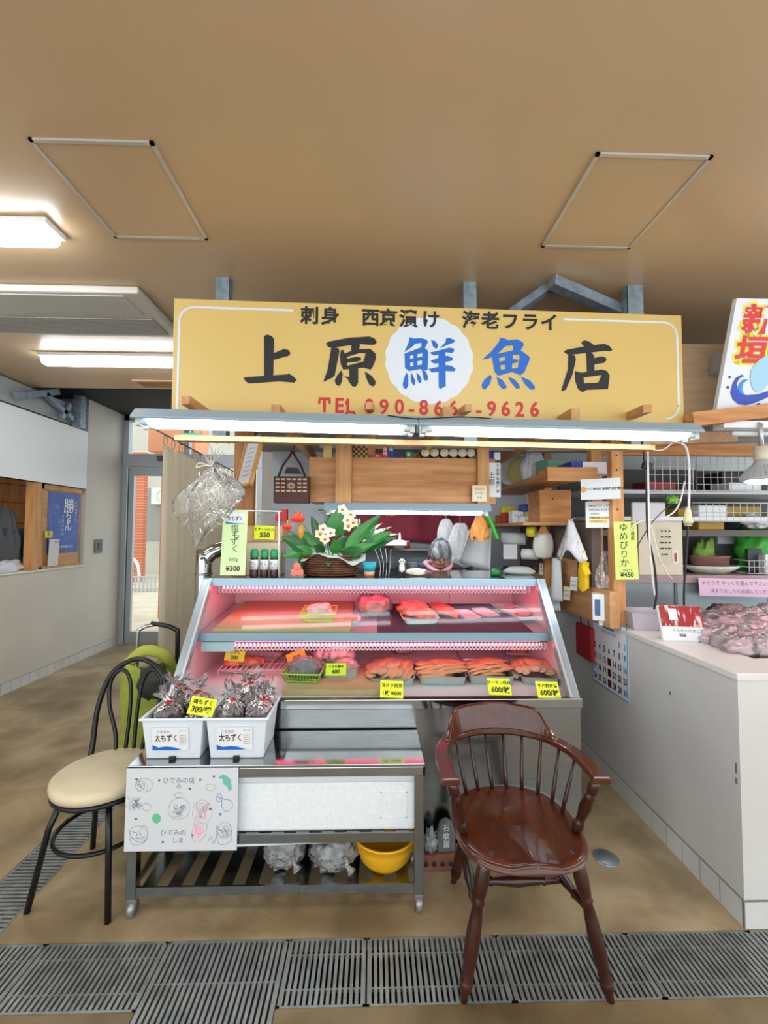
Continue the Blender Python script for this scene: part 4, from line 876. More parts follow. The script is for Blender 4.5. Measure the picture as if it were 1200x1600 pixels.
mb.grid(fn, 56, 20, cu=True); seat = mb.build('seat', M_maho, ch)
mb = MB(); mb.b(-.0012, .0012, -.232, -.15, .4515, .4545); mb.build('crack', pm('pale_crack', '#b08a6a', .6), seat)
for x in (-.135, .15): MB().lathe([(.0, .449), (.011, .4495), (.011, .451), (0, .4515)], 12, T((x, -.155, -.004))).build('dowel_plug', M_mahod, seat)
legprof = [(0, .012), (.05, .013), (.09, .02), (.14, .023), (.16, .017), (.18, .022), (.2, .016), (.22, .021), (.25, .02), (.3, .024), (.45, .025), (.58, .021), (.68, .017), (.7, .022), (.72, .017), (.76, .022), (.86, .025), (.95, .022), (1, .018)]
LT = {}
for nm, top, ft in (('fl', (-.155, -.15, .42), (-.238, -.19, 0)), ('fr', (.165, -.15, .42), (.25, -.2, 0)), ('rl', (-.13, .13, .42), (-.18, .3, 0)), ('rr', (.13, .13, .42), (.19, .3, 0))):
    LT[nm] = (Vector(ft), Vector(top)); MB().turn(ft, top, legprof, 16).build('leg', M_mahod, ch)
def at(nm, f): return LT[nm][0].lerp(LT[nm][1], f)
sp = [(0, .01), (.1, .012), (.2, .014), (.22, .018), (.24, .013), (.5, .021), (.76, .013), (.78, .018), (.8, .014), (.9, .012), (1, .01)]
sl_, sr_ = at('fl', .62).lerp(at('rl', .5), .42), at('fr', .62).lerp(at('rr', .5), .42)
MB().turn(at('fl', .62), at('rl', .5), sp, 12).build('stretcher', M_mahod, ch); MB().turn(at('fr', .62), at('rr', .5), sp, 12).build('stretcher', M_mahod, ch); MB().turn(sl_, sr_, sp, 12).build('stretcher', M_mahod, ch)
# arm rail
rail = smooth_path([(-.268, -.135, .672), (-.272, -.04, .668), (-.262, .1, .664), (-.2, .225, .66), (-.09, .285, .66), (0, .295, .66), (.09, .285, .66), (.2, .225, .66), (.262, .1, .664), (.272, -.04, .668), (.268, -.135, .672)], 8)
def sect(i, n):
    e = min(i, n-1-i)/((n-1)/2); return .034 if e < .1 else .03-.004*min(1, e*1.5)
mb = MB(); n = len(rail); vs = []; fs = []
for i, p in enumerate(rail):
    a = rail[max(i-1, 0)]; b = rail[min(i+1, n-1)]; d = (b-a).normalized(); s_ = Vector((d.y, -d.x, 0)).normalized(); w_ = sect(i, n); h = .013
    for q in ((w_, -h*.6), (w_*.9, h), (-w_*.9, h), (-w_, -h*.6), (-w_*.7, -h), (w_*.7, -h)): vs.append(p+s_*q[0]+Vector((0, 0, q[1])))
for i in range(n-1): fs += [(i*6+j, i*6+(j+1) % 6, (i+1)*6+(j+1) % 6, (i+1)*6+j) for j in range(6)]
fs += [tuple(range(6)), tuple((n-1)*6+j for j in range(6))]; mb.add(vs, fs, False); mb.build('arm_rail', M_maho, ch, bevel=.005)
mb = MB(); hs = []
N = 31; vs = []; fs = []
for i in range(N):
    f = i/(N-1); th = (f-.5)*2; a = th*R(62); x = .262*math.sin(a)*1.0; y = .30*math.cos(a)**.8-.005
    e = 1-abs(th); hgt = .012+.085*(1 if e > .42 else (.5-.5*math.cos(PI*e/.42)))+.006*math.cos(th*PI*.5); ti = .012
    n_ = Vector((x/.262**2, y/.295**2, 0)).normalized(); p = Vector((x, y, .67))
    lean = n_*hgt*.25
    vs += [p-n_*ti, p+n_*ti, p+n_*ti*.8+lean+Vector((0, 0, hgt)), p-n_*ti*.8+lean+Vector((0, 0, hgt))]
for i in range(N-1): fs += [(i*4+j, i*4+(j+1) % 4, (i+1)*4+(j+1) % 4, (i+1)*4+j) for j in range(4)]
fs += [(0, 1, 2, 3), tuple((N-1)*4+j for j in range(4))]; mb.add(vs, fs, False); mb.build('crest', M_maho, ch, bevel=.006)
def rail_at(th): # angle from the back
    a = th; return Vector((.268*math.sin(a), .292*math.cos(a) if abs(a) < 1.6 else .0, .652))
spp = [(0, .007), (.3, .0085), (.6, .007), (1, .006)]
for k in range(10):
    a = R(-78+156*k/9); top = rail_at(a); u = (PI/2-a)/(2*PI); x, y = saddle(u, 1); MB().turn((x*.86, y*.86, .448), top, spp, 8).build('spindle', M_mahod, ch)
pp = [(0, .014), (.08, .016), (.12, .022), (.15, .016), (.18, .021), (.21, .015), (.3, .016), (.5, .022), (.66, .017), (.7, .021), (.73, .014), (.8, .02), (.92, .019), (1, .013)]
for s in (-1, 1): MB().turn((s*.205, -.055, .446), (s*.262, -.105, .66), pp, 14).build('arm_post', M_mahod, ch)

# ---------------------------------------------------------------- brick, guardian stone, crystal on the floor
c = F(690, 1338); t = thing('floor_brick', 'brown perforated brick on the floor beside the table leg', 'brick', (c.x-.01, 2.085, 0))
mb = MB(); mb.b(-.1, .1, -.035, .045, 0, .07); mb.build('block', pm('brick_brown', '#8a5a44', .8, col2='#74493a', scale=20), t, bevel=.004)
mb = MB()
for k in range(5): mb.lathe([(0, 0), (.011, 0), (.011, .002), (0, .002)], 12, T((-.076+.038*k, -.0352, .033)) @ RX(R(90)))
mb.build('holes', M_ink, t)
t = thing('guardian_stone', 'small grey engraved guardian stone standing on the brick', 'stone', (c.x+.01, 2.085, .07))
mb = MB(); mb.prism([(-.04, 0), (.042, 0), (.044, .08), (.03, .125), (0, .142), (-.028, .125), (-.042, .08)], -.018, .018, RX(R(90))); mb.build('slab', pm('grey_stone', '#777c7d', .8, col2='#686d6e', scale=40, bump=.2), t, bevel=.008)
for k, s in enumerate('石敢當'): txt(t, s, frame((0, -.0186, .108-.036*k), (1, 0, 0), (0, 0, 1)), .034, flat('#dfe3e3'), .0006)
lump('crystal_stone', (c.x-.06, 2.085, .07), (.028, .025, .05), 6, pm('crystal', '#b9c0c4', .4, col2='#8d959b', scale=30, bump=.5), 'small white crystal rock left of the guardian stone', 'rock', .5, 4)
# ================================================================ ON TOP OF THE CASE
ZD = ZT+.009
# strip card on a rod
mb = MB(); a, b = P(338, 797, 2.6), P(440, 799, 2.6); mb.tube([a, b], .004, 8); mb.tube([P(436, 798, 2.6), (P(436, 798, 2.6).x, 2.62, ZD)], .004, 8)
tag(mb.build('card_rod', flat('#e6e3df')), 'thin white rod carrying the long green price strip', 'rod')
q0, q1 = P(369, 798, 2.595), P(363, 899, 2.56); L = (q1-q0).length
M0 = frame((q0+q1)/2, (1, 0, 0), q0-q1)
c_ = card('price_strip', M0, .145, L, M_pale, 'long pale green price strip for 500g mozuku at 300 yen', [('500g', 0, -.26, .075, 0), ('¥300', 0, -.4, .105, .0012)], 'price card')
mb = MB(); mb.b(-.055, .055, L*.29, L*.47, .002, .003); mb.build('label', M_paper, c_)
txt(c_, '太もずく', T((0, L*.37, .0036)), .032, M_ink, .0006, sx=.75)
mb = MB(); mb.prism([(-.055, L*.29), (.055, L*.29), (.055, L*.30), (0, L*.305), (-.03, L*.315), (-.055, L*.335)], .003, .0034); mb.build('wave_print', pm('wave_teal', '#2a86b8', .5), c_)
for k, s in enumerate('塩もずく'): txt(c_, s, T((.0+.008*(k % 2), L*(.215-.105*k), .003)), .05, M_ink, 0)
# bottles
bt = thing('sauce_bottle', 'x', 'bottle', (0, 0, 0), 0, 'green capped bottles on the case')
MB().lathe([(0, 0), (.024, 0), (.025, .008), (.025, .05), (.025, .1), (.02, .12), (.016, .125)], 18).build('bottle_body', pm('dark_sauce', '#3a1a1c', .15), bt)
o = MB().lathe([(.0255, .045), (.0255, .105)], 18).build('label', M_paper, bt)
MB().lathe([(.022, .118), (.024, .122), (.024, .15), (.018, .165), (.0, .168)], 18).build('cap', pm('green_cap', '#1f9a5a', .4), bt)
txt(bt, 'だし', T((0, -.0262, .082)) @ RX(R(90)), .022, M_ink, .0003); txt(bt, 'もずく', T((0, -.0262, .06)) @ RX(R(90)), .012, M_red, 0)
BOT = [(397, 'left'), (413, 'middle'), (428, 'right')]; bt_src = bt; bt_todo = [(P(px, 890, 2.66).x, nm) for px, nm in BOT]
# cardboard box with yellow card
t = thing('cardboard_box', 'pale cardboard box behind the green capped bottles', 'box', (P(418, 880, 2.85).x, 2.85, ZD)); MB().b(-.11, .1, -.09, .1, 0, .21).build('body', pm('carton', '#d3c7ae', .7), t, bevel=.003)
MB().b(-.13, .115, -.105, .1, .21, .31).build('upper_box', pm('carton_tan', '#cfa679', .7), t, bevel=.004)
p = P(413, 832, 2.73); card('price_card', frame(p, (1, 0, -.03), (0, 0, 1)), .125, .085, M_yel, 'yellow 550 card on the tan box behind the bottles', [('もずくのたれ', 0, .2, .24, .0004), ('550', .03, -.2, .5, .0015)])
# flower arrangement
fb = P(516, 880, 2.76); ft = thing('flower_arrangement', 'wicker basket of orchids, red anthuriums and green leaves on the case', 'flower arrangement', (fb.x, 2.78, ZD))
def wick(u, v):
    a = 2*PI*u; r = .14+.035*v; return Vector((r*1.12*math.cos(a), r*.7*math.sin(a), .135*v))
mb = MB(); mb.lathe([(0, .004), (.14, .004), (.145, .02), (.168, .128), (.16, .13), (.135, .02)], 30, None, 1.1, .7)
for j in range(9):
    z = .008+.0145*j; r = .14+.035*z/.135
    mb.tube([(1.12*(r+.005*math.sin(16*a/48*2*PI+(j % 2)*PI))*math.cos(a/48*2*PI), .71*(r+.005*math.sin(16*a/48*2*PI+(j % 2)*PI))*math.sin(a/48*2*PI), z) for a in range(48)], .0065, 6, closed=True)
mb.build('basket', pm('wicker', '#6f4426', .6, col2='#4a2b16', scale=30), ft)
mb = MB()
def paper(u, v):
    a = 2*PI*u; r = .08+.12*v; z = .115+.05*v+.03*math.sin(3*a+.6)*v+.01*v*math.sin(a*9)-.06*v*v*(1 if math.sin(a) < 0 else 0)
    return Vector((r*1.12*math.cos(a), r*.75*math.sin(a), z))
mb.grid(paper, 44, 8, cu=True); mb.build('wrapping_paper', clear('tissue', '#eef6ee', .04, .7, .4, '#dfe9de'), ft, solid=.001)
M_leaf = pm('leaf_green', '#2f7a34', .35, col2='#3f8f3c', scale=5); M_leafd = pm('leaf_dark', '#23582d', .35, col2='#2d6a33', scale=5)
def leaf(a, b, w, up=(0, 0, 1), droop=.15, n=10):
    a, b = Vector(a), Vector(b); d = b-a; L = d.length; side = d.cross(Vector(up)); side = side.normalized() if side.length > 1e-5 else Vector((1, 0, 0)); nn = side.cross(d).normalized(); mb = MB()
    def fn(u, v):
        t = u; ww = w*math.sin(PI*min(1, t**.75))**.9; s_ = (v-.5)*2
        return a+d*t+side*ww*s_*.5+nn*(-droop*L*t*t+abs(s_)*ww*.18+droop*L*.5*t)
    return mb.grid(fn, n, 5)
def sub(o, *kw): return o
ST = lambda px, py, Y: P(px, py, Y)-Vector((fb.x, 2.78, ZD))     # measured tips, in the basket's own space
base = Vector((0, 0, .1))
spec = [((470, 852), (440, 838), 2.7, .075, M_leafd), ((480, 858), (442, 868), 2.68, .07, M_leaf), ((500, 845), (486, 805), 2.8, .05, M_leafd), ((515, 868), (513, 882), 2.62, .06, M_leaf), ((530, 826), (527, 795), 2.75, .10, M_leaf), ((545, 856), (597, 800), 2.8, .06, M_leaf),
        ((560, 862), (620, 838), 2.75, .06, M_leafd), ((545, 868), (585, 848), 2.7, .055, M_leaf), ((540, 870), (570, 860), 2.65, .07, M_leafd), ((475, 868), (466, 880), 2.66, .06, M_leafd), ((490, 850), (520, 806), 2.82, .06, M_leafd), ((530, 862), (522, 842), 2.72, .06, M_leaf), ((590, 845), (612, 830), 2.74, .05, M_leaf), ((500, 865), (492, 852), 2.66, .06, M_leafd), ((545, 850), (537, 835), 2.85, .07, M_leafd), ((480, 850), (472, 828), 2.8, .06, M_leaf)]
for (x0, y0), (x1, y1), Y, w_, m in spec: leaf(ST(x0, y0, 2.78).lerp(base, .25), ST(x1, y1, Y), w_*1.35, (0, -1, .4)).build('leaf', m, ft)
M_var = pm('striped_leaf', '#3d8a45', .4, col2='#e6efe2', scale=30, stretch=(1, 1, .1), lo=.45, hi=.52)
for x1, y1, Y in ((562, 808, 2.82), (580, 812, 2.8), (598, 816, 2.8), (612, 822, 2.78), (625, 833, 2.76), (552, 815, 2.85)): leaf(ST(560, 842, 2.8), ST(x1, y1, Y), .028, (0, -1, .3)).build('striped_leaf', M_var, ft)
mb = MB()
for x1, y1 in ((535, 800), (545, 815), (508, 838), (467, 812), (450, 828), (600, 830)): mb.tube(smooth_path([base, ST(x1, y1, 2.76)*.6+Vector((0, 0, .04)), ST(x1, y1, 2.76)], 5), .003, 6)
mb.build('stems', M_leaf, ft)
M_pet = pm('orchid_petal', '#efe3a6', .5, col2='#f7f3dd', scale=12); M_core = pm('orchid_core', '#c65b76', .5)
for x, y in ((535, 796), (548, 804), (543, 812), (552, 816), (505, 826), (517, 832), (508, 842), (500, 834), (544, 822)):
    o = ST(x, y, 2.66+.01*(x % 3)); mb = MB()
    for k in range(5):
        a = 2*PI*k/5+.3*(x % 5); e = Vector((math.cos(a)*.034, -.006, math.sin(a)*.034)); mb.v; q = leaf(o, o+e, .034, (0, -1, 0), 0, 6); mb.add(q.v, q.f, True)
    f_ = mb.build('orchid_flower', M_pet, ft); MB().blob(o+Vector((0, -.008, -.003)), (.009, .008, .008), 2, .1, nu=10, nv=8).build('flower_core', M_core, f_)
M_anth = pm('anthurium_red', '#d83a2a', .25)
for x, y, dx, dz, s in ((466, 808, -.02, .03, .08), (450, 822, .05, .02, .055)):
    o = ST(x, y, 2.68); mb = MB()
    mb.grid(lambda u, v: o+Vector(((v-.5)*2*s*.55*math.sin(PI*min(1, u**.6))**.8, -.012*math.sin(u*3)-.01, s*(u-.5)*.9)), 10, 7); f_ = mb.build('anthurium_spathe', M_anth, ft)
    MB().tube([o+Vector((0, -.02, 0)), o+Vector((.005, -.035, .035))], [.005, .003], 8).build('spadix', flat('#e0b050'), f_)
MB().blob(ST(470, 830, 2.68), (.02, .02, .045), 3, .1).build('yellow_bud', flat('#c98a2a'), ft)
# coral paper tiles beside the basket
t = thing('coral_ornament', 'coral red hexagonal ornament left of the flower basket', 'ornament', (P(464, 890, 2.64).x, 2.64, ZD))
for dx, dz in ((0, .068), (-.018, .03), (.02, .03)): MB().prism([(dx+.022*math.cos(k*PI/3+PI/6), dz+.024*math.sin(k*PI/3+PI/6)) for k in range(6)], -.006, .006, RX(R(90))).build('tile', pm('coral', '#e0765c', .5), t)
t = thing('paper_cup', 'teal cup with an orange foot on the case right of the basket', 'cup', (P(577, 888, 2.72).x, 2.72, ZD))
MB().lathe([(0, 0), (.03, 0), (.034, .03)], 20).build('foot', flat('#e5a873'), t); MB().lathe([(.034, .03), (.046, .088), (.044, .088), (.032, .03)], 20).build('cup_body', flat('#2ba5b9'), t)
t = thing('wire_ornament', 'spray of fine white wires rising beside the teal cup', 'ornament', (P(598, 888, 2.7).x, 2.7, ZD))
mb = MB()
for k in range(4): x = -.045+.03*k; mb.tube(smooth_path([(x*.6+.01, 0, 0), (x*.7+.015, .01, .08), (x*1.1, 0, .17)], 5), .0012, 5)
mb.build('wires', flat('#dfe3e4'), t)
t = thing('panda_figurine', 'small black and white panda figurine on the case', 'figurine', (P(628, 889, 2.75).x, 2.75, ZD))
MB().blob((0, 0, .048), (.022, .019, .03), 1, .02).build('body', flat('#eceeec'), t); MB().blob((0, -.003, .09), (.02, .018, .018), 1, .02).build('head', flat('#f0f1ef'), t)
for s in (-1, 1):
    MB().blob((s*.016, 0, .106), (.007, .005, .007), 1, 0, nu=10, nv=8).build('ear', M_black, t); MB().blob((s*.024, -.004, .055), (.009, .01, .022), 1, .05, nu=12, nv=8).build('arm', M_black, t); MB().blob((s*.013, -.008, .014), (.011, .015, .015), 1, .05, nu=12, nv=8).build('leg', M_black, t)
    MB().blob((s*.007, -.019, .092), (.004, .003, .005), 1, 0, nu=8, nv=6).build('eye_patch', M_black, t)
lump('paper_parcel', (P(650, 890, 2.75).x, 2.76, ZD), (.062, .03, .026), 9, pm('cream_paper', '#ece4d0', .7), 'low cream paper parcel lying right of the panda figurine', 'parcel', .2)
t = thing('green_pot', 'small green lidded pot near the right end of the case top', 'pot', (P(776, 896, 2.75).x, 2.78, ZD)); MB().lathe([(0, 0), (.03, 0), (.033, .025), (.024, .042), (0, .046)], 18).build('pot_body', flat('#1f7a3a', .35), t)
t = thing('kitchen_scale', 'grey kitchen scale with a dark rim at the right end of the case top', 'scale', (P(815, 896, 2.85).x, 2.9, ZD)); MB().lathe([(0, 0), (.09, 0), (.1, .02), (.06, .045), (0, .05)], 24, None, 1.1, .8).build('scale_body', flat('#a8aeac', .4), t); MB().tube([(.112*math.cos(R(a)), .085*math.sin(R(a))+.01, .035) for a in range(-20, 200, 10)], .012, 8).build('rim', M_black, t)
# hanging shreds bag at the left
nc = P(322, 775, 2.38); t = thing('hanging_bag', 'clear bag of pale shreds hanging from the lamp canopy at the left', 'bag', (nc.x, 2.38, 0))
def hb(px, py, d=0): q = P(px, py, 2.38); return Vector((q.x-nc.x, d, q.z))
tip, neck, c0 = hb(306, 855), hb(330, 728), hb(325, 778)
def hbag(u, v):
    a = 2*PI*u; p = neck.lerp(tip, v); w_ = [.018, .06, .135, .175, .165, .12, .075, .035, .006]; i = min(int(v*8), 7); f = v*8-i; r = w_[i]*(1-f)+w_[i+1]*f
    k = 1+.16*math.sin(a*5+v*7)+.1*noise.noise(Vector((a*2, v*6, 1))); sh = .03*math.sin(v*PI)
    return Vector((p.x+r*k*math.cos(a)+sh, p.y+r*.55*k*math.sin(a), p.z+.25*r*math.cos(a)*.7))
MB().grid(hbag, 48, 34, cu=True).build('clear_wrap', M_film, t)
mb = MB(); rnd = random.Random(3)
for k in range(150):
    v = rnd.uniform(.1, .75); a = rnd.uniform(0, 6.28); p = neck.lerp(tip, v); rr_ = .14*math.sin(PI*min(1, v*1.15))**.8*rnd.uniform(.2, .98)
    o = Vector((p.x+rr_*math.cos(a)+.02, rr_*.5*math.sin(a), p.z+.15*rr_*math.cos(a))); d = Vector((rnd.uniform(-1, 1), rnd.uniform(-.4, .4), rnd.uniform(-1, 1))).normalized()*rnd.uniform(.03, .06); s_ = Vector((rnd.uniform(-1, 1), rnd.uniform(-1, 1), rnd.uniform(-1, 1)))*.02
    mb.tube(smooth_path([o-d, o+s_, o+d], 4), .0026, 4, flat=.4)
mb.build('paper_shreds', pm('shreds', '#e3dccb', .7, col2='#f2eee4', scale=20), t)['kind'] = 'stuff'
mb = MB(); top = hb(326, 690)+Vector((0, -.2, .06))
mb.tube(smooth_path([neck+Vector((0, 0, -.01)), neck+Vector((.01, 0, .07)), top], 5), .002, 5)
for k in range(9): a = k/9*2*PI; mb.tube(smooth_path([neck, neck+Vector((.03*math.cos(a), .02*math.sin(a), .04)), neck+Vector((.07*math.cos(a), .03*math.sin(a), .07+.015*(k % 3)))], 5), .0022, 5)
mb.tube(smooth_path([neck, neck+Vector((-.06, -.01, .015)), neck+Vector((-.075, -.01, -.01)), neck+Vector((-.03, -.015, .0)), neck], 5), .003, 5); mb.build('tie', flat('#d8d3c6'), t)
# duct
mb = MB(); dx = P(318, 900, 2.85); pts = smooth_path([(dx.x, 2.85, .05), (dx.x, 2.85, 1.30), (dx.x+.01, 2.85, 1.36), (dx.x+.06, 2.87, 1.415), (dx.x+.22, 2.93, 1.46)], 5)
mb.tube(pts, .05, 18); o = mb.build('steel_duct', M_steelp); tag(o, 'shiny steel flue pipe with an elbow at the left of the case', 'pipe')
mb = MB()
for z in (.9, 1.27): mb.tube([(dx.x+.052*math.cos(a/20*2*PI), 2.85+.052*math.sin(a/20*2*PI), z) for a in range(20)], .006, 6, closed=True)
mb.tube([(dx.x+.14, 2.9, 1.44), (dx.x+.165, 2.91, 1.445)], .056, 18); mb.build('joint_ring', M_steel, o)
# curtain along the left side of the stall
t = thing('side_curtain', 'translucent beige curtain hung on rings along the left of the stall', 'curtain', (-1.36, 0, 0))
def cur(u, v):
    y = 2.84+1.5*u; a = u*44; return Vector((.03*math.sin(a)*(.5+.5*v)+.014*math.sin(a*2.3), y, 2.1-.04*u-(1.64-.04*u)*v))
MB().grid(cur, 90, 14).build('cloth', cloth('curtain_sheet', '#e2d9c2'), t)
mb = MB(); mb.tube([(0, 2.7, 2.18), (0, 4.4, 2.12)], .006, 8); mb.build('rail', flat('#8c8579'), t)
for k in range(14):
    mb = MB(); y = 2.86+1.46*k/13; z = 2.165-.06*k/13; mb.tube([(.004*math.sin(a), y+.026*math.sin(a/10*2*PI), z-.03+.034*math.cos(a/10*2*PI)) for a in range(10)], .003, 5, closed=True); mb.build('ring', flat('#9a938a'), t)
# ================================================================ INSIDE THE STALL
def bx(name, label, cat, c, d, m, rot=None, grp=None, bev=.003):
    o = MB().b(-d[0]/2, d[0]/2, -d[1]/2, d[1]/2, 0, d[2]).build(name, m, None, bevel=bev); o.location = c
    if rot: o.rotation_euler = rot
    return tag(o, label, cat, grp)
# on the cabinet
ZC = 2.0605
def topbox(px0, px1, h, m, label, name='carton', cat='box', Y=3.02, lines=(), grp=None):
    a, b = P(px0, 715, Y), P(px1, 715, Y); t = thing(name, label, cat, ((a.x+b.x)/2, Y+.03, ZC), 0, grp); w_ = (b.x-a.x)/2
    MB().b(-w_, w_, -.03, .03, 0, h).build('body', m, t, bevel=.002)
    for s, x, z, sz in lines: txt(t, s, frame((x, -.0306, z), (1, 0, 0), (0, 0, 1)), sz, M_paper, .0003)
    return t
topbox(505, 519, .085, flat('#d9b777'), 'cream carton on the cabinet left of the batten')
topbox(581, 597, .03, M_red, 'low red carton on top of the wall cabinet', lines=[('A5', 0, .015, .02)]); topbox(597.5, 606, .09, flat('#c9322b'), 'tall red carton standing on the wall cabinet', lines=[('味', 0, .06, .03), ('噌', 0, .03, .03)]); topbox(607, 615, .09, flat('#24429a'), 'tall blue carton standing on the wall cabinet', lines=[('塩', 0, .06, .03)])
topbox(616, 632, .045, flat('#27305e'), 'low navy carton on the wall cabinet'); topbox(633, 644, .05, flat('#2f7d49'), 'small green carton on the wall cabinet', lines=[('茶', 0, .025, .03)])
topbox(763, 771, .07, flat('#1d2f8a'), 'blue carton standing at the right end of the cabinet', Y=3.05); topbox(772, 782, .055, M_paper, 'white carton at the right end of the cabinet', Y=3.05)
a = P(563, 715, 3.02); t = thing('woven_basket', 'small brown chequered woven basket on the wall cabinet', 'basket', (a.x, 3.06, ZC))
mb = MB(); mb.k = 0; mb.b(-.055, .055, -.04, .04, 0, .09); mb.k = 1
for i in range(6):
    for j in range(5):
        if (i+j) % 2: mb.b(-.052+.0175*i, -.037+.0175*i, -.043, -.04, .004+.017*j, .018+.017*j)
mb.build('weave', [pm('weave_dark', '#5a3a20', .6), pm('weave_light', '#c39a5f', .6)], t)
jar = thing('glass_jar', 'x', 'jar', (0, 0, 0), 0, 'dark jars lying on the wall cabinet')
MB().lathe([(0, 0), (.033, 0), (.035, .01), (.035, .06), (.03, .07)], 20, RX(R(90))).build('jar_body', flat('#2a2520', .25), jar)
MB().lathe([(.0, .074), (.03, .073), (.031, .064), (.029, .064)], 20, RX(R(90))).build('lid', flat('#cfc7a8', .35), jar)
for k, px in enumerate((663, 677, 692, 706, 720, 733)):
    a = P(px, 710, 3.04); l = ['first', 'second', 'third', 'fourth', 'fifth', 'last'][k]+' dark round jar from the left lying on the wall cabinet'
    if k == 0: jar.location = (a.x, 3.05, ZC+.035); jar['label'] = l
    else: copy_tree(jar, (a.x, 3.05, ZC+.035), label=l)
topbox(659, 671, .035, flat('#d8cbb2'), 'small beige packet lying over the first jar', Y=3.16).location.z = ZC+.001
# notices on the cabinet
def notice(name, M, w, h, m, label, lines=(), cat='notice', th=.003):
    t = thing(name, label, cat, (0, 0, 0)); t.matrix_basis = M; MB().b(-w/2, w/2, -h/2, h/2, 0, th).build('sheet', m, t)
    for s, x, y, sz, mm, b in lines: txt(t, s, T((x, y, th+.0006)), sz, mm, b)
    return t
fx = lambda p: frame(p, (1, 0, 0), (0, 0, 1))
n_ = notice('name_plate', fx(P(772, 750, 2.985)), .09, .24, flat('#dfe2e3'), 'white upright plate with vertical writing at the right end of the cabinet', cat='plate')
for k, s in enumerate('食品衛生責任者'): txt(n_, s, T((.025, .1-.03*k, .0036)), .026, M_ink, .0003)
for k, s in enumerate('上原'): txt(n_, s, T((-.018, .03-.05*k, .0036)), .045, M_ink, .0004)
notice('small_notice', fx(P(749, 771, 2.95)), .1, .11, flat('#e6dfc2'), 'small cream notice with a yellow heading on the right batten', [('食品衛生', 0, .03, .018, M_red, 0), ('許可証', 0, .0, .018, flat('#a07a4a'), 0), ('営業', 0, -.03, .018, flat('#a07a4a'), 0)])
# framed certificate
p = P(402, 722, 2.72); t = thing('framed_certificate', 'wood framed certificate tilted forward above the left post', 'picture', (0, 0, 0)); t.matrix_basis = frame(p+Vector((-.05, .0, 0)), (.62, -.72, 0), (0.06, .30, 1))
mb = MB(); W2, H2 = .11, .165
for q in ((-W2, W2, H2-.016, H2), (-W2, W2, -H2, -H2+.016), (-W2, -W2+.016, -H2, H2), (W2-.016, W2, -H2, H2)): mb.b(q[0], q[1], q[2], q[3], -.012, .012)
mb.build('frame', pm('oak_frame', '#c08a3e', .4), t); MB().tube([(-W2+.01, .1, -.01), (-W2-.03, .12, -.12)], .004, 6).build('hook', M_galv, t); MB().b(-W2+.012, W2-.012, -H2+.012, H2-.012, -.006, .002).build('print', pm('certificate', '#c6c8cb', .35), t)
for k in range(7): txt(t, '登録証明書交付', T((0, .09-.03*k, .0026)), .013, flat('#85888c'), 0)
# woven tote
p = P(456, 745, 2.9); t = thing('woven_tote', 'dark brown woven tote bag hanging left of the wall cabinet', 'bag', (p.x, 2.92, 1.735))
mb = MB(); mb.b(-.115, .115, -.04, .04, 0, .175); mb.k = 1
for j in range(4):
    for i in range(6):
        if 2 <= i <= 3 and j in (1, 2): continue
        x = -.102+.036*i; mb.b(x, x+.025, -.043, -.04, .072+.026*j, .083+.026*j)
for a in range(12): c, s_ = math.cos(a*PI/6), math.sin(a*PI/6); mb.beam((.008*c, -.0425, .113+.008*s_), (.026*c, -.0425, .113+.026*s_), .005, .004)
mb.build('weave', [pm('tote_brown', '#4a261f', .6), pm('tote_cream', '#dcc19a', .6)], t)
mb = MB(); mb.tube(smooth_path([(-.09, -.02, .17), (-.06, -.02, .25), (-.02, -.01, .31), (.0, 0, .35), (.02, -.01, .31), (.06, -.02, .25), (.09, -.02, .17)], 6), .008, 8); mb.build('handle', pm('tote_dark', '#2f1a17', .6), t)
mb = MB(); mb.tube(smooth_path([(0, .0, .36), (.012, 0, .385), (0, 0, .4), (0, .0, .45)], 5), .003, 6); mb.build('hook', M_black, t)
MB().prism([(-.06, .2), (.06, .2), (.03, .24), (-.04, .245)], -.03, -.015, RX(R(90))).build('cloth', flat('#26262a'), t)
t = thing('red_holder', 'small bright red open holder behind the anthuriums', 'holder', (P(442, 815, 3.0).x, 3.0, P(442, 815, 3.0).z)); mb = MB(); mb.prism([(-.045, 0), (.03, 0), (.03, .085), (-.01, .085), (-.015, .06), (-.045, .045)], -.03, .03, RX(R(90))); mb.build('holder_body', flat('#c4161f', .35), t)
mb = MB(); mb.b(-.03, -.026, -.03, .6, -.06, .0); mb.build('bracket', flat('#c9cccd'), t)
mb = MB()
for k in range(16): a = P(405+1.8*k, 813, 3.2); mb.beam(a+Vector((0, 0, .04)), a-Vector((0, 0, .03)), .004, .004)
mb.beam(P(402, 805, 3.2), P(436, 806, 3.2), .01, .01); mb.beam(P(402, 806, 3.2), (P(402, 806, 3.2).x, 4.12, P(402, 806, 3.2).z), .01, .01)
tag(mb.build('skewer_rack', flat('#d0cbc0')), 'rack of pale sticks behind the tan cardboard box', 'rack')
# rear: maroon curtain on the back wall
def curt(u, v): return Vector((-.40+1.34*u, 4.03+.02*math.sin(u*30)*(1-v*.2), 1.74-(.30+.02*math.sin(u*9)+.03*(u < .3))*v))
t = thing('maroon_curtain', 'maroon half curtain across the back of the stall', 'curtain', (0, 0, 0)); MB().grid(curt, 70, 8).build('cloth', pm('maroon', '#7c1f31', .8, col2='#6c192a', scale=3), t, solid=.003)
mb = MB(); mb.tube([(-.5, 4.03, 1.745), (1.0, 4.03, 1.745)], .008, 8); mb.build('rod', flat('#8b8d8e'), t)
MB().b(.93, .97, 4.0, 4.03, 1.36, 1.74).build('blue_tape', flat('#2f4fa8', .6), t)
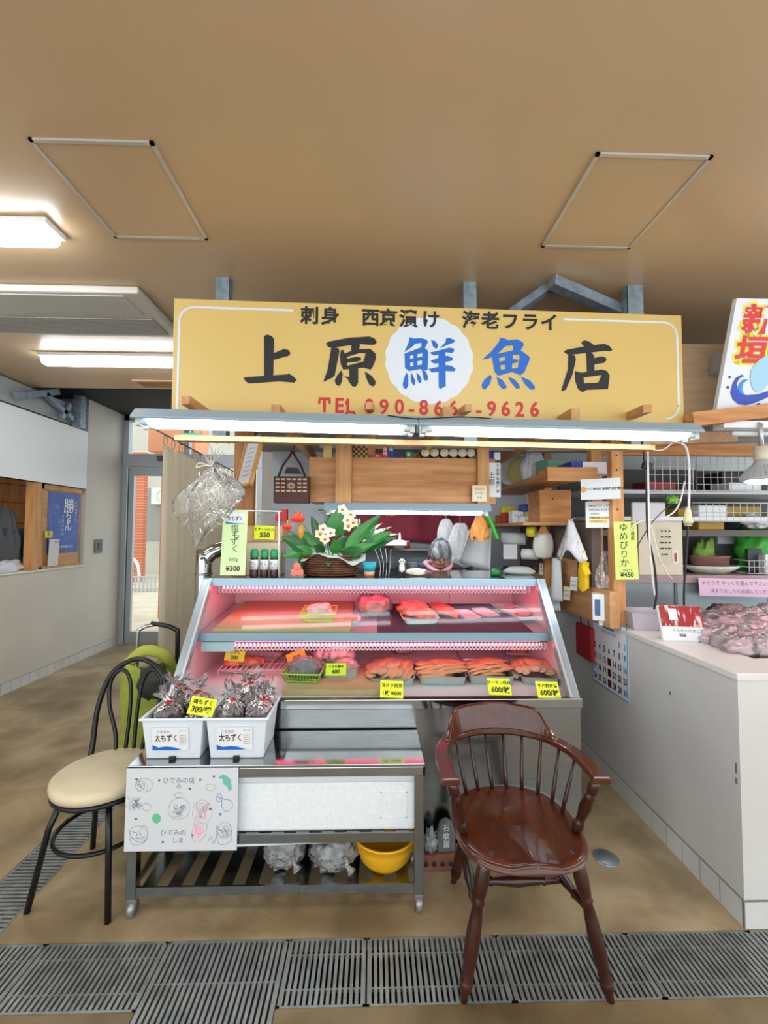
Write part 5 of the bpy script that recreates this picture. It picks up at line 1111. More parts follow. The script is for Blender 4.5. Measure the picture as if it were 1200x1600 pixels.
# rear worktop with equipment
t = thing('rear_worktop', 'dark kitchen worktop along the back wall of the stall', 'worktop', (.2, 3.85, 0)); MB().b(-1.1, 1.1, -.24, .26, .86, .9).build('top', M_steel, t); MB().b(-1.05, 1.05, -.22, .26, .04, .86).build('cupboard', pm('cupboard', '#7b8082', .5), t)
t = thing('plate_rack', 'dark shelf with small jars behind the vendor', 'rack', (.2, 4.0, 1.18)); MB().b(-.55, .7, -.12, .11, .0, .02).build('shelf', flat('#6f6a69'), t); MB().b(-.55, .7, -.12, .11, .2, .215).build('shelf', flat('#8a8684'), t)
for x in (-.54, .69): MB().b(x-.01, x+.01, -.12, .11, -.28, .215).build('upright', flat('#6f6a69'), t)
for k, (px, w_, h, m, l) in enumerate([(600, .08, .08, '#55595a', 'grey tin'), (627, .05, .1, '#2f5a3a', 'green bottle'), (645, .09, .07, '#9aa5a8', 'grey tub'), (660, .09, .06, '#2f77b5', 'blue and white tin'), (610, .06, .09, '#8d6a52', 'brown jar'), (636, .05, .07, '#aa3333', 'red tin')]):
    a = P(px, 860, 3.95); t = thing('kitchen_jar', l+' on the dark shelf behind the vendor', 'jar', (a.x, 3.95, 1.2005 if k < 4 else 1.3955)); MB().lathe([(0, 0), (w_/2, 0), (w_/2, h*.8), (w_/2*.8, h*.85)], 14).build('jar_body', flat(m), t); MB().lathe([(w_/2*.85, h*.85), (w_/2*.85, h), (0, h)], 14).build('lid', flat('#c9ccc9'), t)
a = P(600, 846, 3.5); o = bx('white_hood', 'flat white tray shelf behind the flower leaves', 'shelf', (a.x, 3.6, a.z-.03), (.34, .5, .04), M_white, bev=.01); mb = MB(); mb.tube([(.12, -.2, .04), (.12, -.2, .1)], [.012, .006], 10); mb.build('knob', M_white, o); MB().b(-.16, -.14, .2, .53, 0, .02).build('bracket', M_white, o)
lump('orange_toy', tuple(P(610, 806, 3.3)), (.05, .04, .05), 5, flat('#ef8a35'), 'small orange ornament hanging behind the striped leaves', 'ornament', .2)
mb = MB(); q = P(610, 806, 3.3); mb.tube([q+Vector((0, 0, .08)), (q.x, 3.3, 2.3)], .0015, 5); tag(mb.build('ornament_string', M_cord_w), 'thin string of the orange ornament', 'string')
# ---- hanging things on the right rear
def hangbag(name, label, px, py, Y, w_, h, m, seed, cat='bag', flat_=.35, string=True):
    c = P(px, py, Y); t = thing(name, label, cat, (c.x, Y, c.z))
    def fn(u, v):
        a = 2*PI*u; r = w_/2*(.3+.7*min(1, v*1.8)**.7)*(1 if v < .95 else .9); k = 1+.22*noise.noise(Vector((math.cos(a)*2+seed, math.sin(a)*2, v*2.5)))+.07*math.sin(a*8+seed+5*noise.noise(Vector((v*3, seed, a))))
        return Vector((r*k*math.cos(a), r*flat_*k*math.sin(a), h/2-h*v+.02*math.sin(a*3+seed)*v))
    mb = MB(); mb.grid(fn, 64, 18, cu=True); mb.build('bag_body', m, t)
    if string is True: MB().tube([(0, 0, h/2-.02), (0, .0, h/2+.06), (0, .03, h/2+.07)], .004, 6).build('hook', M_galv, t)
    elif string: MB().tube([(0, 0, h/2-.02), (0, 0, string-c.z)], .002, 6).build('string', M_cord_w, t)
    return t
M_pbag = clear('pale_bag', '#f2f6fa', .10, .8, .2, '#f4f8fc', bump=1.0, bscale=26)
hangbag('plastic_bag', 'pale blue plastic bag hanging right of the vendor', 719, 850, 3.75, .24, .36, M_pbag, 2, string=2.3)
hangbag('plastic_bag', 'clear bag of white rolls hanging behind the vendor', 697, 830, 3.8, .16, .22, M_pbag, 7, string=2.3)
hangbag('orange_packet', 'orange printed packet hanging under the right end of the lamp', 750, 822, 3.3, .13, .2, pm('orange_packet', '#e59a45', .45, col2='#d98633', scale=12), 3, 'packet')
p = P(771, 824, 3.25); o = MB().tube(smooth_path([p+Vector((-.05, 0, .1)), p+Vector((-.015, 0, .03)), p+Vector((.03, 0, -.09))], 6), [.03]*13, 10, flat=.4).build('green_strap', flat('#35c02a', .4)); tag(o, 'bright green strap hanging beside the orange packet', 'strap')
p = P(755, 855, 3.45); t = thing('plastic_chute', 'large grey white plastic scoop hanging behind the case', 'scoop', tuple(p)); mb = MB()
def sc(u, v): a = PI*(u-.05)*1.1; r = .075+.035*v; return Vector((-.02-.05*v+r*math.cos(a)*1.1, .08*math.sin(a), .15-.26*v-.10*v*(1-u)))
mb.grid(sc, 16, 8); mb.build('scoop_body', flat('#c3c7c8', .4), t, solid=.004)
def roll(px, py, Y, r, L, label, m=None, rz=0):
    c = P(px, py, Y); t = thing('paper_roll', label, 'roll', tuple(c), rz); MB().lathe([(.02, -L/2), (r, -L/2), (r, L/2), (.02, L/2), (.02, -L/2)], 22, RY(R(90))).build('roll_body', m or flat('#cfd2d0', .7), t); MB().tube([(-L/2-.01, 0, 0), (L/2+.01, 0, 0)], .012, 8).build('spindle', flat('#8d9090'), t); return t
roll(803, 842, 3.55, .05, .19, 'upper white paper roll on the right partition', None, R(-25)); roll(828, 866, 3.4, .042, .12, 'lower white paper roll on the right partition', None, R(-30)); roll(831, 831, 3.3, .04, .06, 'roll of yellow tape on the right partition', flat('#e2d324', .4), R(-35))
bx('white_dispenser', 'square white dispenser beside the lower paper roll', 'dispenser', tuple(P(797, 873, 3.55)), (.11, .1, .12), flat('#d8dcde'), (0, 0, R(-15)))
p = P(849, 853, 3.3); t = thing('white_scoop', 'white moulded scoop hanging from an orange clip', 'scoop', tuple(p), R(-20)); mb = MB()
mb.grid(lambda u, v: Vector(((u-.5)*.15*(.75+.25*math.sin(PI*v)), -.04*math.sin(PI*u)*math.sin(PI*min(1, v*.7+.25)), .1-.2*v+.03*abs(u-.5)*(v > .8))), 12, 12); mb.build('scoop_body', flat('#dcdccf', .4), t, solid=.004); MB().prism([(-.04, .1), (.04, .1), (.015, .15), (-.015, .15)], -.012, .012, RX(R(90))).build('clip', flat('#e79b3c'), t)
# ---- right shelves
ZS1, ZS2 = 1.93, 1.62
def shelfboard(name, z, y0, y1, x0, label, th=.022):
    o = MB().b(x0, 1.42, y0, y1, z-th, z).build(name, M_woody, None, bevel=.002); return tag(o, label, 'shelf')
shelfboard('timber_shelf', ZS1, 2.74, 4.1, 1.10, 'upper timber shelf on the right side of the stall', .03); shelfboard('timber_shelf', ZS2, 3.1, 4.1, 1.08, 'lower timber shelf on the right side of the stall')
o = MB().b(1.10, 1.42, 2.70, 2.74, ZS1-.06, ZS1+.03).build('shelf_front', M_woodx, None, bevel=.002); tag(o, 'timber front board of the upper right shelf', 'board')
a = P(848, 808, 3.05); b = P(898, 808, 3.05); t = thing('timber_box', 'square timber box standing on the lower right shelf', 'box', ((a.x+b.x)/2, 3.22, ZS2)); w_ = (b.x-a.x)/2; MB().b(-w_, w_, -.12, .12, 0, .235).build('box_body', M_woodx, t, bevel=.003); MB().lathe([(0, 0), (.006, .001), (0, .002)], 8, T((-.02, -.1205, .17)) @ RX(R(90))).build('knot', M_ink, t)
def onshelf(px, py, Y, z, d, m, label, name='packet', cat='packet', rz=0, lines=(), grp=None):
    c = P(px, py, Y); t = thing(name, label, cat, (c.x, Y, z+.0005), rz, grp); MB().b(-d[0]/2, d[0]/2, -d[1]/2, d[1]/2, 0, d[2]).build('body', m, t, bevel=.004)
    for s, x, zz, sz, mm in lines: txt(t, s, frame((x, -d[1]/2-.0006, zz), (1, 0, 0), (0, 0, 1)), sz, mm, .0003)
    return t
onshelf(826, 800, 3.4, ZS2, (.16, .1, .05), flat('#e6e6e0'), 'lower white printed packet on the lower right shelf', lines=[('ピチット', .02, .025, .035, M_ink)])
o = onshelf(835, 790, 3.42, ZS2+.051, (.14, .1, .04), flat('#b7c65a'), 'green and yellow packet stacked on the white packet', lines=[('徳用', 0, .02, .026, M_red)])
onshelf(832, 778, 3.42, ZS2+.092, (.2, .1, .055), flat('#33469a'), 'blue printed packet on top of the packet stack', lines=[('クリン', 0, .035, .03, M_paper)])
onshelf(806, 800, 3.5, ZS2, (.09, .1, .1), flat('#e8ecf0'), 'white wrapped packet left of the packet stack', lines=[('ラップ', 0, .06, .022, M_blue)])
onshelf(793, 792, 3.65, ZS2, (.09, .08, .09), flat('#b23a2c'), 'red packet on the lower right shelf', rz=.2); onshelf(793, 775, 3.65, ZS2+.091, (.12, .08, .05), flat('#d8cf2b'), 'yellow packet lying on the red packet'); onshelf(783, 805, 3.75, ZS2, (.08, .08, .07), flat('#a5552f'), 'brown packet at the inner end of the lower right shelf')
def stand_plate(px, Y, r, m, label, rz=-.9):
    c = P(px, 745, Y); t = thing('plate', label, 'plate', (c.x, Y, ZS1+r*.99+.001), rz); MB().lathe([(0, .0), (r*.6, .004), (r, .022), (r*.98, .026), (r*.6, .01), (0, .006)], 28, RX(R(82))).build('dish', m, t); return t
stand_plate(803, 3.6, .13, flat('#e6ebe6', .25), 'white plate standing on the upper right shelf'); stand_plate(815, 3.5, .115, flat('#ddd48c', .25), 'yellow plate standing before the white plate')
onshelf(791, 745, 3.85, ZS1, (.07, .1, .2), flat('#8fb7d8'), 'pale blue carton at the inner end of the upper right shelf')
t = hangbag('netted_bag', 'grey plastic bag of crockery on the upper right shelf', 834, 732, 3.35, .19, .27, M_pbag, 5, flat_=.6, string=False); t.location.z = ZS1+.15
onshelf(858, 735, 3.2, ZS1, (.14, .14, .15), flat('#6fa58a', .7), 'green cloth bundle on the upper right shelf', 'cloth_bundle', 'cloth', .3); onshelf(848, 752, 3.05, ZS1, (.08, .06, .05), flat('#ea7a35'), 'small orange packet on the upper right shelf')
t = onshelf(912, 733, 2.9, ZS1, (.27, .22, .08), flat('#dfe0e4'), 'flat white and blue carton on the upper right shelf', 'carton', 'box'); MB().b(-.1352, -.06, -.1106, .1106, .002, .0805).build('blue_end', flat('#2b3f94'), t)
for px, l in ((893, 'left frosted tub at the back of the upper right shelf'), (905, 'right frosted tub at the back of the upper right shelf')): onshelf(px, 700, 3.2, ZS1+.0815, (.09, .1, .06), flat('#c8ced0'), l, 'tub', 'tub')
# notices on the right side
def wallM(px, py, Y, yaw): p = P(px, py, Y); return frame(p, (math.cos(yaw), math.sin(yaw), 0), (0, 0, 1))
n_ = notice('certificate_board', wallM(938, 764, 2.575, R(-32)), .215, .125, flat('#c9cccc'), 'grey framed notice board with one line of black writing above the paper notice', [('第一牧志公設市場組合加盟店', .018, 0, .0165, M_ink, .0008)]); MB().lathe([(0, .003), (.018, .003), (.016, .0036), (0, .0036)], 12, T((-.094, 0, 0)) @ Matrix.Diagonal((.8, 1.1, 1, 1))).build('emblem', flat('#c9933a'), n_)
n_ = notice('paper_notice', wallM(940, 804, 2.66, R(-30)), .18, .165, flat('#dfe1e2'), 'white paper notice with two yellow marked lines under the notice board', [('当店は試食サービス', -.015, .055, .013, M_ink, .0003), ('現金のみとなります', -.012, .03, .013, M_ink, .0003), ('お支払い', -.035, .006, .013, M_ink, .0003), ('御理解お願いします', -.012, -.02, .013, M_ink, .0003), ('ありがとう', -.03, -.043, .013, M_ink, .0003)])
mb = MB(); mb.b(-.07, .05, -.028, -.012, .003, .0034); mb.b(-.07, .03, -.051, -.036, .003, .0034); mb.build('marker_line', flat('#e0bb35'), n_)
n_ = card('price_strip', frame(P(978, 860, 2.56), (1, -.05, .02), (-.02, 0, 1)), .135, .345, M_lime, 'yellow green strip for rice at 450 yen on the right timber post', [('¥450', 0, -.42, .11, .0012), ('200g×3', -.0, -.34, .055, 0)], 'price card')
for k, s in enumerate('ゆめぴりか'): txt(n_, s, T((-.012, .135-.053*k, .0028)), .054, M_ink, .0003)
for k, s in enumerate('北海道産'): txt(n_, s, T((.042, .155-.028*k, .0028)), .026, M_ink, .0003)
# things on the low board
t = thing('white_dispenser', 'white box with a dark blue window on the board beside the post', 'dispenser', (P(946, 950, 2.62).x, 2.66, LEDGE_R+.03), R(-25)); MB().b(-.055, .055, -.05, .05, 0, .16).build('box_body', M_white, t, bevel=.004); MB().b(-.042, -.012, -.053, -.05, .03, .13).build('window', flat('#2c5a86', .2), t); MB().b(-.02, .05, -.03, .05, -.03, 0).build('foot', M_white, t)
hangbag('plastic_bag', 'clear bag with white cord standing on the white dispenser', 947, 893, 2.68, .12, .25, M_film, 6, string=False)
p = W(919, 900, 1.39); t = thing('yellow_cloth', 'bright yellow cloth hanging on the right side of the case', 'cloth', (p.x-.03, p.y, 0))
def yc(u, v): a = 2*PI*u; r = .048*(.5+.5*min(1, v*2.2)); return Vector((r*math.cos(a)*.5, r*math.sin(a)*1.15, W(919, 872, 1.39).z-.2*v+.012*math.sin(3*a)))
M_yc = pm('yellow_cloth', '#f0c60e', .7, col2='#e2b508', scale=10)
MB().grid(yc, 20, 12, cu=True).build('cloth_body', M_yc, t); zt = W(919, 872, 1.39).z
MB().tube(smooth_path([(0, -.03, zt-.03), (-.02, -.065, zt-.06), (-.01, -.075, zt-.10)], 5), .022, 10, flat=.5).build('fold', M_yc, t); MB().tube([(0, .0, zt), (0, -.01, zt+.05)], .012, 8).build('loop', M_yc, t)
z0 = W(913, 970, 1.45).z
t = thing('red_pouch', 'dark red pouch hanging by two black cords on the right counter wall', 'pouch', (0, 0, 0)); pa_, pb_ = W(902, 985, 1.455), W(926, 985, 1.455)
mb = MB(); mb.b(1.442, 1.468, pb_.y, pa_.y, z0-.25, z0-.03); mb.build('pouch_body', pm('red_pouch', '#9a1f28', .7), t, bevel=.006); mb = MB()
for y in (pa_.y-.06, pb_.y+.05): mb.tube([(1.455, y, z0-.03), (1.43, y, 1.2)], .0035, 6)
mb.build('cord', M_cord_b, t)
for px, py, l, w_, h, m in ((870, 905, 'white paper bag pinned to the right partition', .12, .3, '#d9dfe3'), (866, 935, 'pale grey bag pinned below the white paper bag', .13, .16, '#c5d2da'), (893, 840, 'large grey white plastic bag hanging on the right partition', .24, .24, '#d9dde0')):
    p = W(px, py, 1.33); t = thing('hanging_bag', l, 'bag', tuple(p), R(-75)); MB().grid(lambda u, v: Vector(((u-.5)*w_*((.75+.3*v) if w_ < .2 else (.12+1.1*v)), -.02*math.sin(PI*u)*(1+v), h/2-h*v-(.04*math.sin(u*9)*v if w_ > .2 else 0))), 16, 12).build('bag_body', flat(m, .5) if w_ < .2 else M_pbag, t, solid=.006); MB().tube([(0, .0, h/2), (0, .05, h/2+.02)], .004, 6).build('hook', M_galv, t)
for px, py, l, m in ((900, 847, 'cream note hanging under the plastic bag', '#e3dfb3'), (886, 927, 'cream note pinned above the counter cap', '#e0dcbc'), (897, 912, 'white note pinned beside the yellow cloth', '#dfe5e6'), (847, 889, 'cream price label at the back corner of the case', '#e4e0cf')):
    p = W(px, py, 1.36); t = notice('note', frame(p, (.35, -.93, 0), (.1, 0, 1)), .06, .09, flat(m), l, [('もずく', 0, .015, .016, M_ink, 0), ('三百円', 0, -.015, .016, M_ink, 0)], 'note')
o = MB().b(1.40, 1.46, 2.75, 4.1, 1.2, 1.62).build('partition_board', flat('#5b5048', .6)); tag(o, 'dark board closing the right side of the stall', 'board')
o = MB().b(1.395, 1.4, 2.95, 3.5, 1.2, 1.36).build('timber_board', M_woody); tag(o, 'timber panel low on the right side of the stall', 'board')

# ================================================================ THE VENDOR (standing behind the case, head bowed)
vx, vy = P(687, 862, 3.375).x, 3.46
person = thing('person', 'grey-haired vendor in glasses bowing behind the display case', 'person', (vx, vy, 0))
mb = MB()
def limb(pts, r): mb.tube(smooth_path(pts, 4), [r[min(int(i/4), len(r)-1)]+(r[min(int(i/4)+1, len(r)-1)]-r[min(int(i/4), len(r)-1)])*((i % 4)/4) for i in range((len(pts)-1)*4+1)], 12)
for s in (-1, 1):
    limb([(s*.09, .02, .80), (s*.095, .0, .45), (s*.095, .03, .08)], [.085, .058, .042]); mb.blob((s*.1, -.05, .035), (.045, .12, .035), 1, .02)
    limb([(s*.17, .0, 1.19), (s*.22, .0, .98), (s*.15, -.14, .92), (s*.08, -.18, .93)], [.052, .042, .034, .026]); mb.blob((s*.07, -.2, .93), (.035, .045, .018), 1, .02)
    for k in range(4): limb([(s*(.045+.017*k), -.225, .93), (s*(.045+.017*k), -.25, .92), (s*(.045+.017*k), -.265, .90)], [.009, .008, .007])
    limb([(s*.04, -.19, .925), (s*.02, -.215, .92), (s*.015, -.24, .915)], [.011, .009, .008])
mb.blob((0, .02, .85), (.16, .115, .12), 1, .02); mb.blob((0, .03, 1.02), (.15, .11, .2), 1, .02); mb.blob((0, .01, 1.17), (.185, .1, .1), 1, .02)
limb([(0, .0, 1.2), (0, -.035, 1.28), (0, -.06, 1.33)], [.06, .052, .05])
HC = Vector((0, -.095, 1.37)); HM = T(HC) @ RX(R(28))
def hd(p): return HM @ Vector(p)
def headfn(u, v):
    a = 2*PI*u; t_ = PI*v; x = math.sin(t_)*math.cos(a); y = math.sin(t_)*math.sin(a); z = -math.cos(t_)
    wx = .074*(1-.22*max(0, -z)**1.3); wy = .094*(1-.12*max(0, -z)); p = Vector((x*wx, y*wy-.01*max(0, -z), z*.112))
    if y < 0:
        nose = .024*math.exp(-((x/.2)**2))*math.exp(-(((z+.12)/.17)**2)); brow = .006*math.exp(-(((z-.14)/.1)**2)); eye = -.009*math.exp(-(((abs(x)-.42)/.2)**2))*math.exp(-(((z-.0)/.1)**2)); mouth = .006*math.exp(-((x/.35)**2))*math.exp(-(((z+.5)/.12)**2)); cheek = .005*math.exp(-(((abs(x)-.55)/.25)**2))*math.exp(-(((z+.25)/.2)**2)); p.y -= nose+brow+eye+mouth+cheek
    return p
mb.grid(lambda u, v: HM @ headfn(u, v), 44, 34, cu=True)
for s in (-1, 1): mb.blob(hd((s*.077, .008, -.005)), (.012, .022, .032), 1, .05)
M_skin = pm('skin', '#e2ae90', .5, col2='#d69f80', scale=12)
body = mb.build('body', M_skin, person); rm = body.modifiers.new('r', 'REMESH'); rm.mode = 'VOXEL'; rm.voxel_size = .0075; rm.use_smooth_shade = True; sm = body.modifiers.new('s', 'SMOOTH'); sm.factor = .5; sm.iterations = 2
mb = MB()
def hairfn(u, v):
    a = 2*PI*u; t_ = PI*(.03+.54*v); x = math.sin(t_)*math.cos(a); y = math.sin(t_)*math.sin(a); z = math.cos(t_)
    k = 1.13+.07*noise.noise(Vector((x*7, y*7, z*7)))+.04*noise.noise(Vector((x*18, y*18, z*18)))
    front = max(0, -y); z2 = z if y > -.3 else max(z, .28-.2*abs(x)+.09*math.sin(a*11))
    if y > 0: z2 = z-.35*max(0, v-.6)
    return HM @ Vector((x*.077*k, (y*.096-.001)*k, z2*.118*k))
mb.grid(hairfn, 60, 26, cu=True); mb.build('hair', pm('grey_hair', '#4b4c50', .6, col2='#a3a5a8', scale=30, stretch=(1, 1, .35), bump=.6, lo=.42, hi=.7), person, solid=.006)
mb = MB()
for s in (-1, 1): mb.tube([hd((s*.033+.027*math.cos(a/16*2*PI), -.106-.004*math.cos(a/8*PI), .0+.021*math.sin(a/16*2*PI))) for a in range(16)], .0028, 6, closed=True); mb.tube([hd((s*.06, -.1, .005)), hd((s*.078, -.04, .008)), hd((s*.079, .01, .005))], .0024, 6)
mb.tube([hd((-.007, -.111, .004)), hd((.007, -.111, .004))], .0026, 6); mb.build('glasses', flat('#4a2a1c', .3), person)
mb = MB()
def torso(u, v):
    a = 2*PI*u; z = .72+.54*v; w_ = .185-.02*math.sin(v*PI)+(.03*v); k = 1-max(0, v-.9)*2.2; return Vector((w_*k*math.cos(a), .01+(.145*k)*math.sin(a), z))
mb.grid(torso, 36, 16, cu=True); mb.build('vest', pm('maroon_vest', '#5a1f2e', .8), person, solid=.004)
mb = MB(); mb.tube(smooth_path([(-.005, -.125, 1.235), (-.07, -.085, 1.27), (-.095, .02, 1.3), (0, .08, 1.31), (.095, .02, 1.3), (.07, -.085, 1.27), (.005, -.125, 1.235)], 6), .024, 8, flat=.7)
for s in (-1, 1): mb.tube(smooth_path([(s*.16, .0, 1.215), (s*.215, -.01, 1.12), (s*.225, -.02, .99)], 5), [.062, .062, .062, .061, .06, .06, .059, .058, .057, .056, .055], 12); mb.prism([(s*.02, 1.2), (s*.09, 1.255), (s*.07, 1.16)], -.005, .004, T((0, -.1, 0)) @ RX(R(90)))
mb.build('shirt', pm('pink_shirt', '#ecb8c4', .7), person)
mb = MB(); mb.tube([(-.09, .02, .80), (-.095, .01, .45), (-.095, .03, .12)], [.1, .075, .06], 12); mb.tube([(.09, .02, .80), (.095, .01, .45), (.095, .03, .12)], [.1, .075, .06], 12); mb.build('trousers', flat('#33363f', .8), person)
# ================================================================ LEFT BOOTH
t = MB(); t.b(XL-.05, XL+.02, .2, 5.30, 2.04, 2.73); t.b(XL-.05, XL+.024, .2, 5.30, 2.04, 2.15)
struct(t.build('trim_3', M_white), 'white fascia board over the left booth opening')
struct(MB().b(-5.6, -5.5, .2, 6, 0, 3.0).build('wall_booth', M_brown)); struct(MB().b(-5.6, XL-.05, 1.0, 5.4, 2.7, 2.74).build('ceiling_booth', flat('#8b8781', .7)))
struct(MB().b(-5.5, XL-.6, 5.33, 5.4, 0, 2.9).build('wall_booth_end', M_brown))
def ptL(px, py): return W(px, py, XL)
c = ptL(58, 820); o = MB().b(XL-.09, XL+.0, c.y-.05, c.y+.05, LEDGE_L, 2.04).build('timber_post', M_wood, None, bevel=.004); tag(o, 'pale timber post on the left counter beside the blue poster', 'post')
y0, y1 = c.y+.06, 5.28
t = thing('plywood_screen', 'plywood screen in a timber frame behind the blue poster', 'screen', (XL-.03, 0, LEDGE_L))
MB().b(-.01, 0, y0, y1, .02, .87).build('panel', M_woody, t)
mb = MB(); mb.b(-.02, .02, y0, y1, .845, .9); mb.b(-.02, .02, y0, y0+.035, .0, .9); mb.b(-.02, .02, y0, y1, 0, .025); mb.build('frame', M_wood, t)
pts = [ptL(80, 760), ptL(142, 767), ptL(137, 864), ptL(77, 866)]; yy0 = (pts[0].y+pts[3].y)/2; yy1 = y1-.02; z0 = 1.29; z1 = 1.965
po = thing('blue_poster', 'blue poster with white brush writing on the left counter screen', 'poster', (0, 0, 0)); po.matrix_basis = frame((XL-.028, (yy0+yy1)/2, (z0+z1)/2), (0, 1, 0), (0, 0, 1))
pw, ph = yy1-yy0, z1-z0; MB().b(-pw/2, pw/2, -ph/2, ph/2, 0, .002).build('sheet', pm('poster_blue', '#21409a', .4, col2='#2f58b8', scale=4), po)
for s, x, y, sz in (('勝', .15, .27, .17), ('ち', .14, .12, .11), ('ゃ', .15, .02, .08), ('ん', .13, -.07, .11)): txt(po, s, T((x*pw, y*ph, .003)), sz*1.05, M_paper, .002)
for k, s in enumerate('沖縄の味噌'): txt(po, s, T((-.04*pw, .1*ph-.05*k, .003)), .042, flat('#b9c8e6'), 0)
for k, s in enumerate('国産素材の味'): txt(po, s, T((.38*pw, .35*ph-.04*k, .003)), .03, M_paper, 0)
txt(po, '泡盛と島料理のお店', T((.02*pw, -.4*ph, .003)), .034, M_paper, 0)
mb = MB(); rnd = random.Random(5)
for k in range(26): x, y, h = rnd.uniform(-.45, .45), rnd.uniform(-.3, .25), rnd.uniform(.01, .07); mb.b(x*pw, x*pw+.006, y*ph, y*ph+h, .002, .0026)
mb.prism([(-.33*pw, .28*ph), (-.26*pw, .29*ph), (-.18*pw, .26*ph), (-.2*pw, .24*ph), (-.3*pw, .26*ph)], .002, .0026); mb.build('speckle_print', flat('#7fa3dd'), po)
p = ptL(76, 835); notice('small_card', frame((XL-.0, p.y, p.z), (0, 1, 0), (0, 0, 1)), .11, .07, flat('#e3cf2c'), 'yellow card on the corner of the blue poster', [('新', 0, 0, .05, M_ink, 0)], 'card')
p = ptL(80, 865); notice('leaflet', frame((XL+.003, p.y+.03, p.z+.01), (0, 1, -.02), (.02, 0, 1)), .15, .29, flat('#d6d8d8'), 'white leaflet leaning at the foot of the blue poster', [('案内', .03, .11, .03, M_ink, 0)], 'leaflet')
# things in the left booth
def LB(name, label, cat, px, py, X, d, m, z=None, rz=0, bev=.01):
    p = W(px, py, X); return bx(name, label, cat, (X, p.y, p.z if z is None else z), d, m, (0, 0, rz), None, bev)
o = MB().b(-4.4, XL-.225, 2.2, 5.33, LEDGE_L-.06, LEDGE_L-.02).build('booth_counter', flat('#c9c8c2', .5)); tag(o, 'pale counter top inside the left booth', 'counter')
LB('dark_cooler', 'dark grey cooler standing on the left booth counter', 'cooler', 38, 850, -3.95, (.3, .55, .42), flat('#2c3236', .4), LEDGE_L-.02)
p = W(22, 850, -3.8); t = thing('dark_container', 'tall dark blue grey container on the left booth counter', 'container', (-3.8, p.y, LEDGE_L-.02)); MB().lathe([(0, 0), (.11, 0), (.12, .44), (.125, .45), (.11, .45), (.1, .02), (0, .02)], 20).build('body', flat('#3c4a54', .4), t)
o = hangbag('grey_bag', 'grey cloth bag hanging in the left booth', 8, 840, 3.55, .34, .6, flat('#55575a', .8), 9)
pz = W(6, 840, -3.85); o.location = (-3.85, pz.y, pz.z)
lump('white_parcel', (-3.62, W(10, 885, -3.62).y, LEDGE_L-.02), (.09, .16, .07), 4, flat('#dfe5ea', .6), 'white wrapped parcel on the left booth counter', 'parcel', .2)
LB('snack_packet', 'red printed packet on the left booth counter', 'packet', 33, 885, -3.6, (.06, .12, .09), pm('red_packet', '#c8463a', .4, col2='#e6d9d0', scale=30), LEDGE_L-.02, .2, .006)
LB('blue_packet', 'blue packet behind the red printed packet on the left', 'packet', 37, 880, -3.72, (.07, .12, .13), flat('#2a83b4', .4), LEDGE_L-.02, .1, .006)
LB('paper_pad', 'grey paper pad lying on the left booth counter', 'pad', 20, 893, -3.58, (.1, .3, .012), flat('#b9bcbd', .6), LEDGE_L-.02, -.4, .002)
LB('maroon_box', 'low maroon box behind the cooler in the left booth', 'box', 33, 868, -4.2, (.2, .7, .1), flat('#6a3040', .6), LEDGE_L-.02+.0)
mb = MB(); p = W(10, 775, -4.0)
for k in range(5): mb.tube([(-4.0, 3.4+.45*k, 1.5), (-4.0, 3.4+.45*k, 2.1)], .004, 5)
for z in (1.62, 1.85, 2.05): mb.tube([(-4.0, 3.3, z), (-4.0, 5.3, z)], .004, 5)
mb.tube([(-4.0, 3.4, 1.5), (-4.0, 3.4, LEDGE_L-.02)], .006, 5); mb.tube([(-4.0, 5.2, 1.5), (-4.0, 5.2, LEDGE_L-.02)], .006, 5)
tag(mb.build('wire_grid', flat('#6c7072')), 'wire grid screen inside the left booth', 'rack')
o = MB().b(-5.5, -4.6, 3.6, 5.3, 1.83, 1.87).build('booth_shelf', M_wood); tag(o, 'timber shelf along the back of the left booth', 'shelf')
o = MB().b(-5.3, -4.7, 4.2, 4.9, 1.871, 2.02).build('red_crate', flat('#b3282e')); tag(o, 'red crate on the shelf in the left booth', 'crate')
o = MB().b(-5.5, -5.47, 4.9, 5.2, 1.45, 1.7).build('wall_box', flat('#c9cbc9')); tag(o, 'pale electrical box on the back wall of the left booth', 'box')
# steel over the booth
def stl(a, b, w_, h, l): o = MB().beam(a, b, w_, h).build('steel_brace', M_galv); tag(o, l, 'brace', 'galvanised braces over the left booth')
o = MB().b(XL-.35, XL-.02, 1.0, 5.25, 2.76, 2.99).build('steel_box', pm('grey_box', '#a9b0b2', .5, .3)); tag(o, 'grey steel casing over the white fascia of the left booth', 'casing')
A = lambda px, py: W(px, py, XL+.05)
stl(A(25, 618), A(90, 612), .05, .06, 'nearly level galvanised brace over the left booth'); stl(A(70, 615), A(112, 655), .05, .05, 'galvanised brace falling to the right over the left booth'); stl(A(108, 632), A(95, 652), .05, .05, 'short galvanised brace crossing over the left booth')
q = A(124, 650); stl(Vector((q.x, q.y, 2.73)), Vector((q.x, q.y, 3.1)), .09, .09, 'upright galvanised post at the end of the left booth')
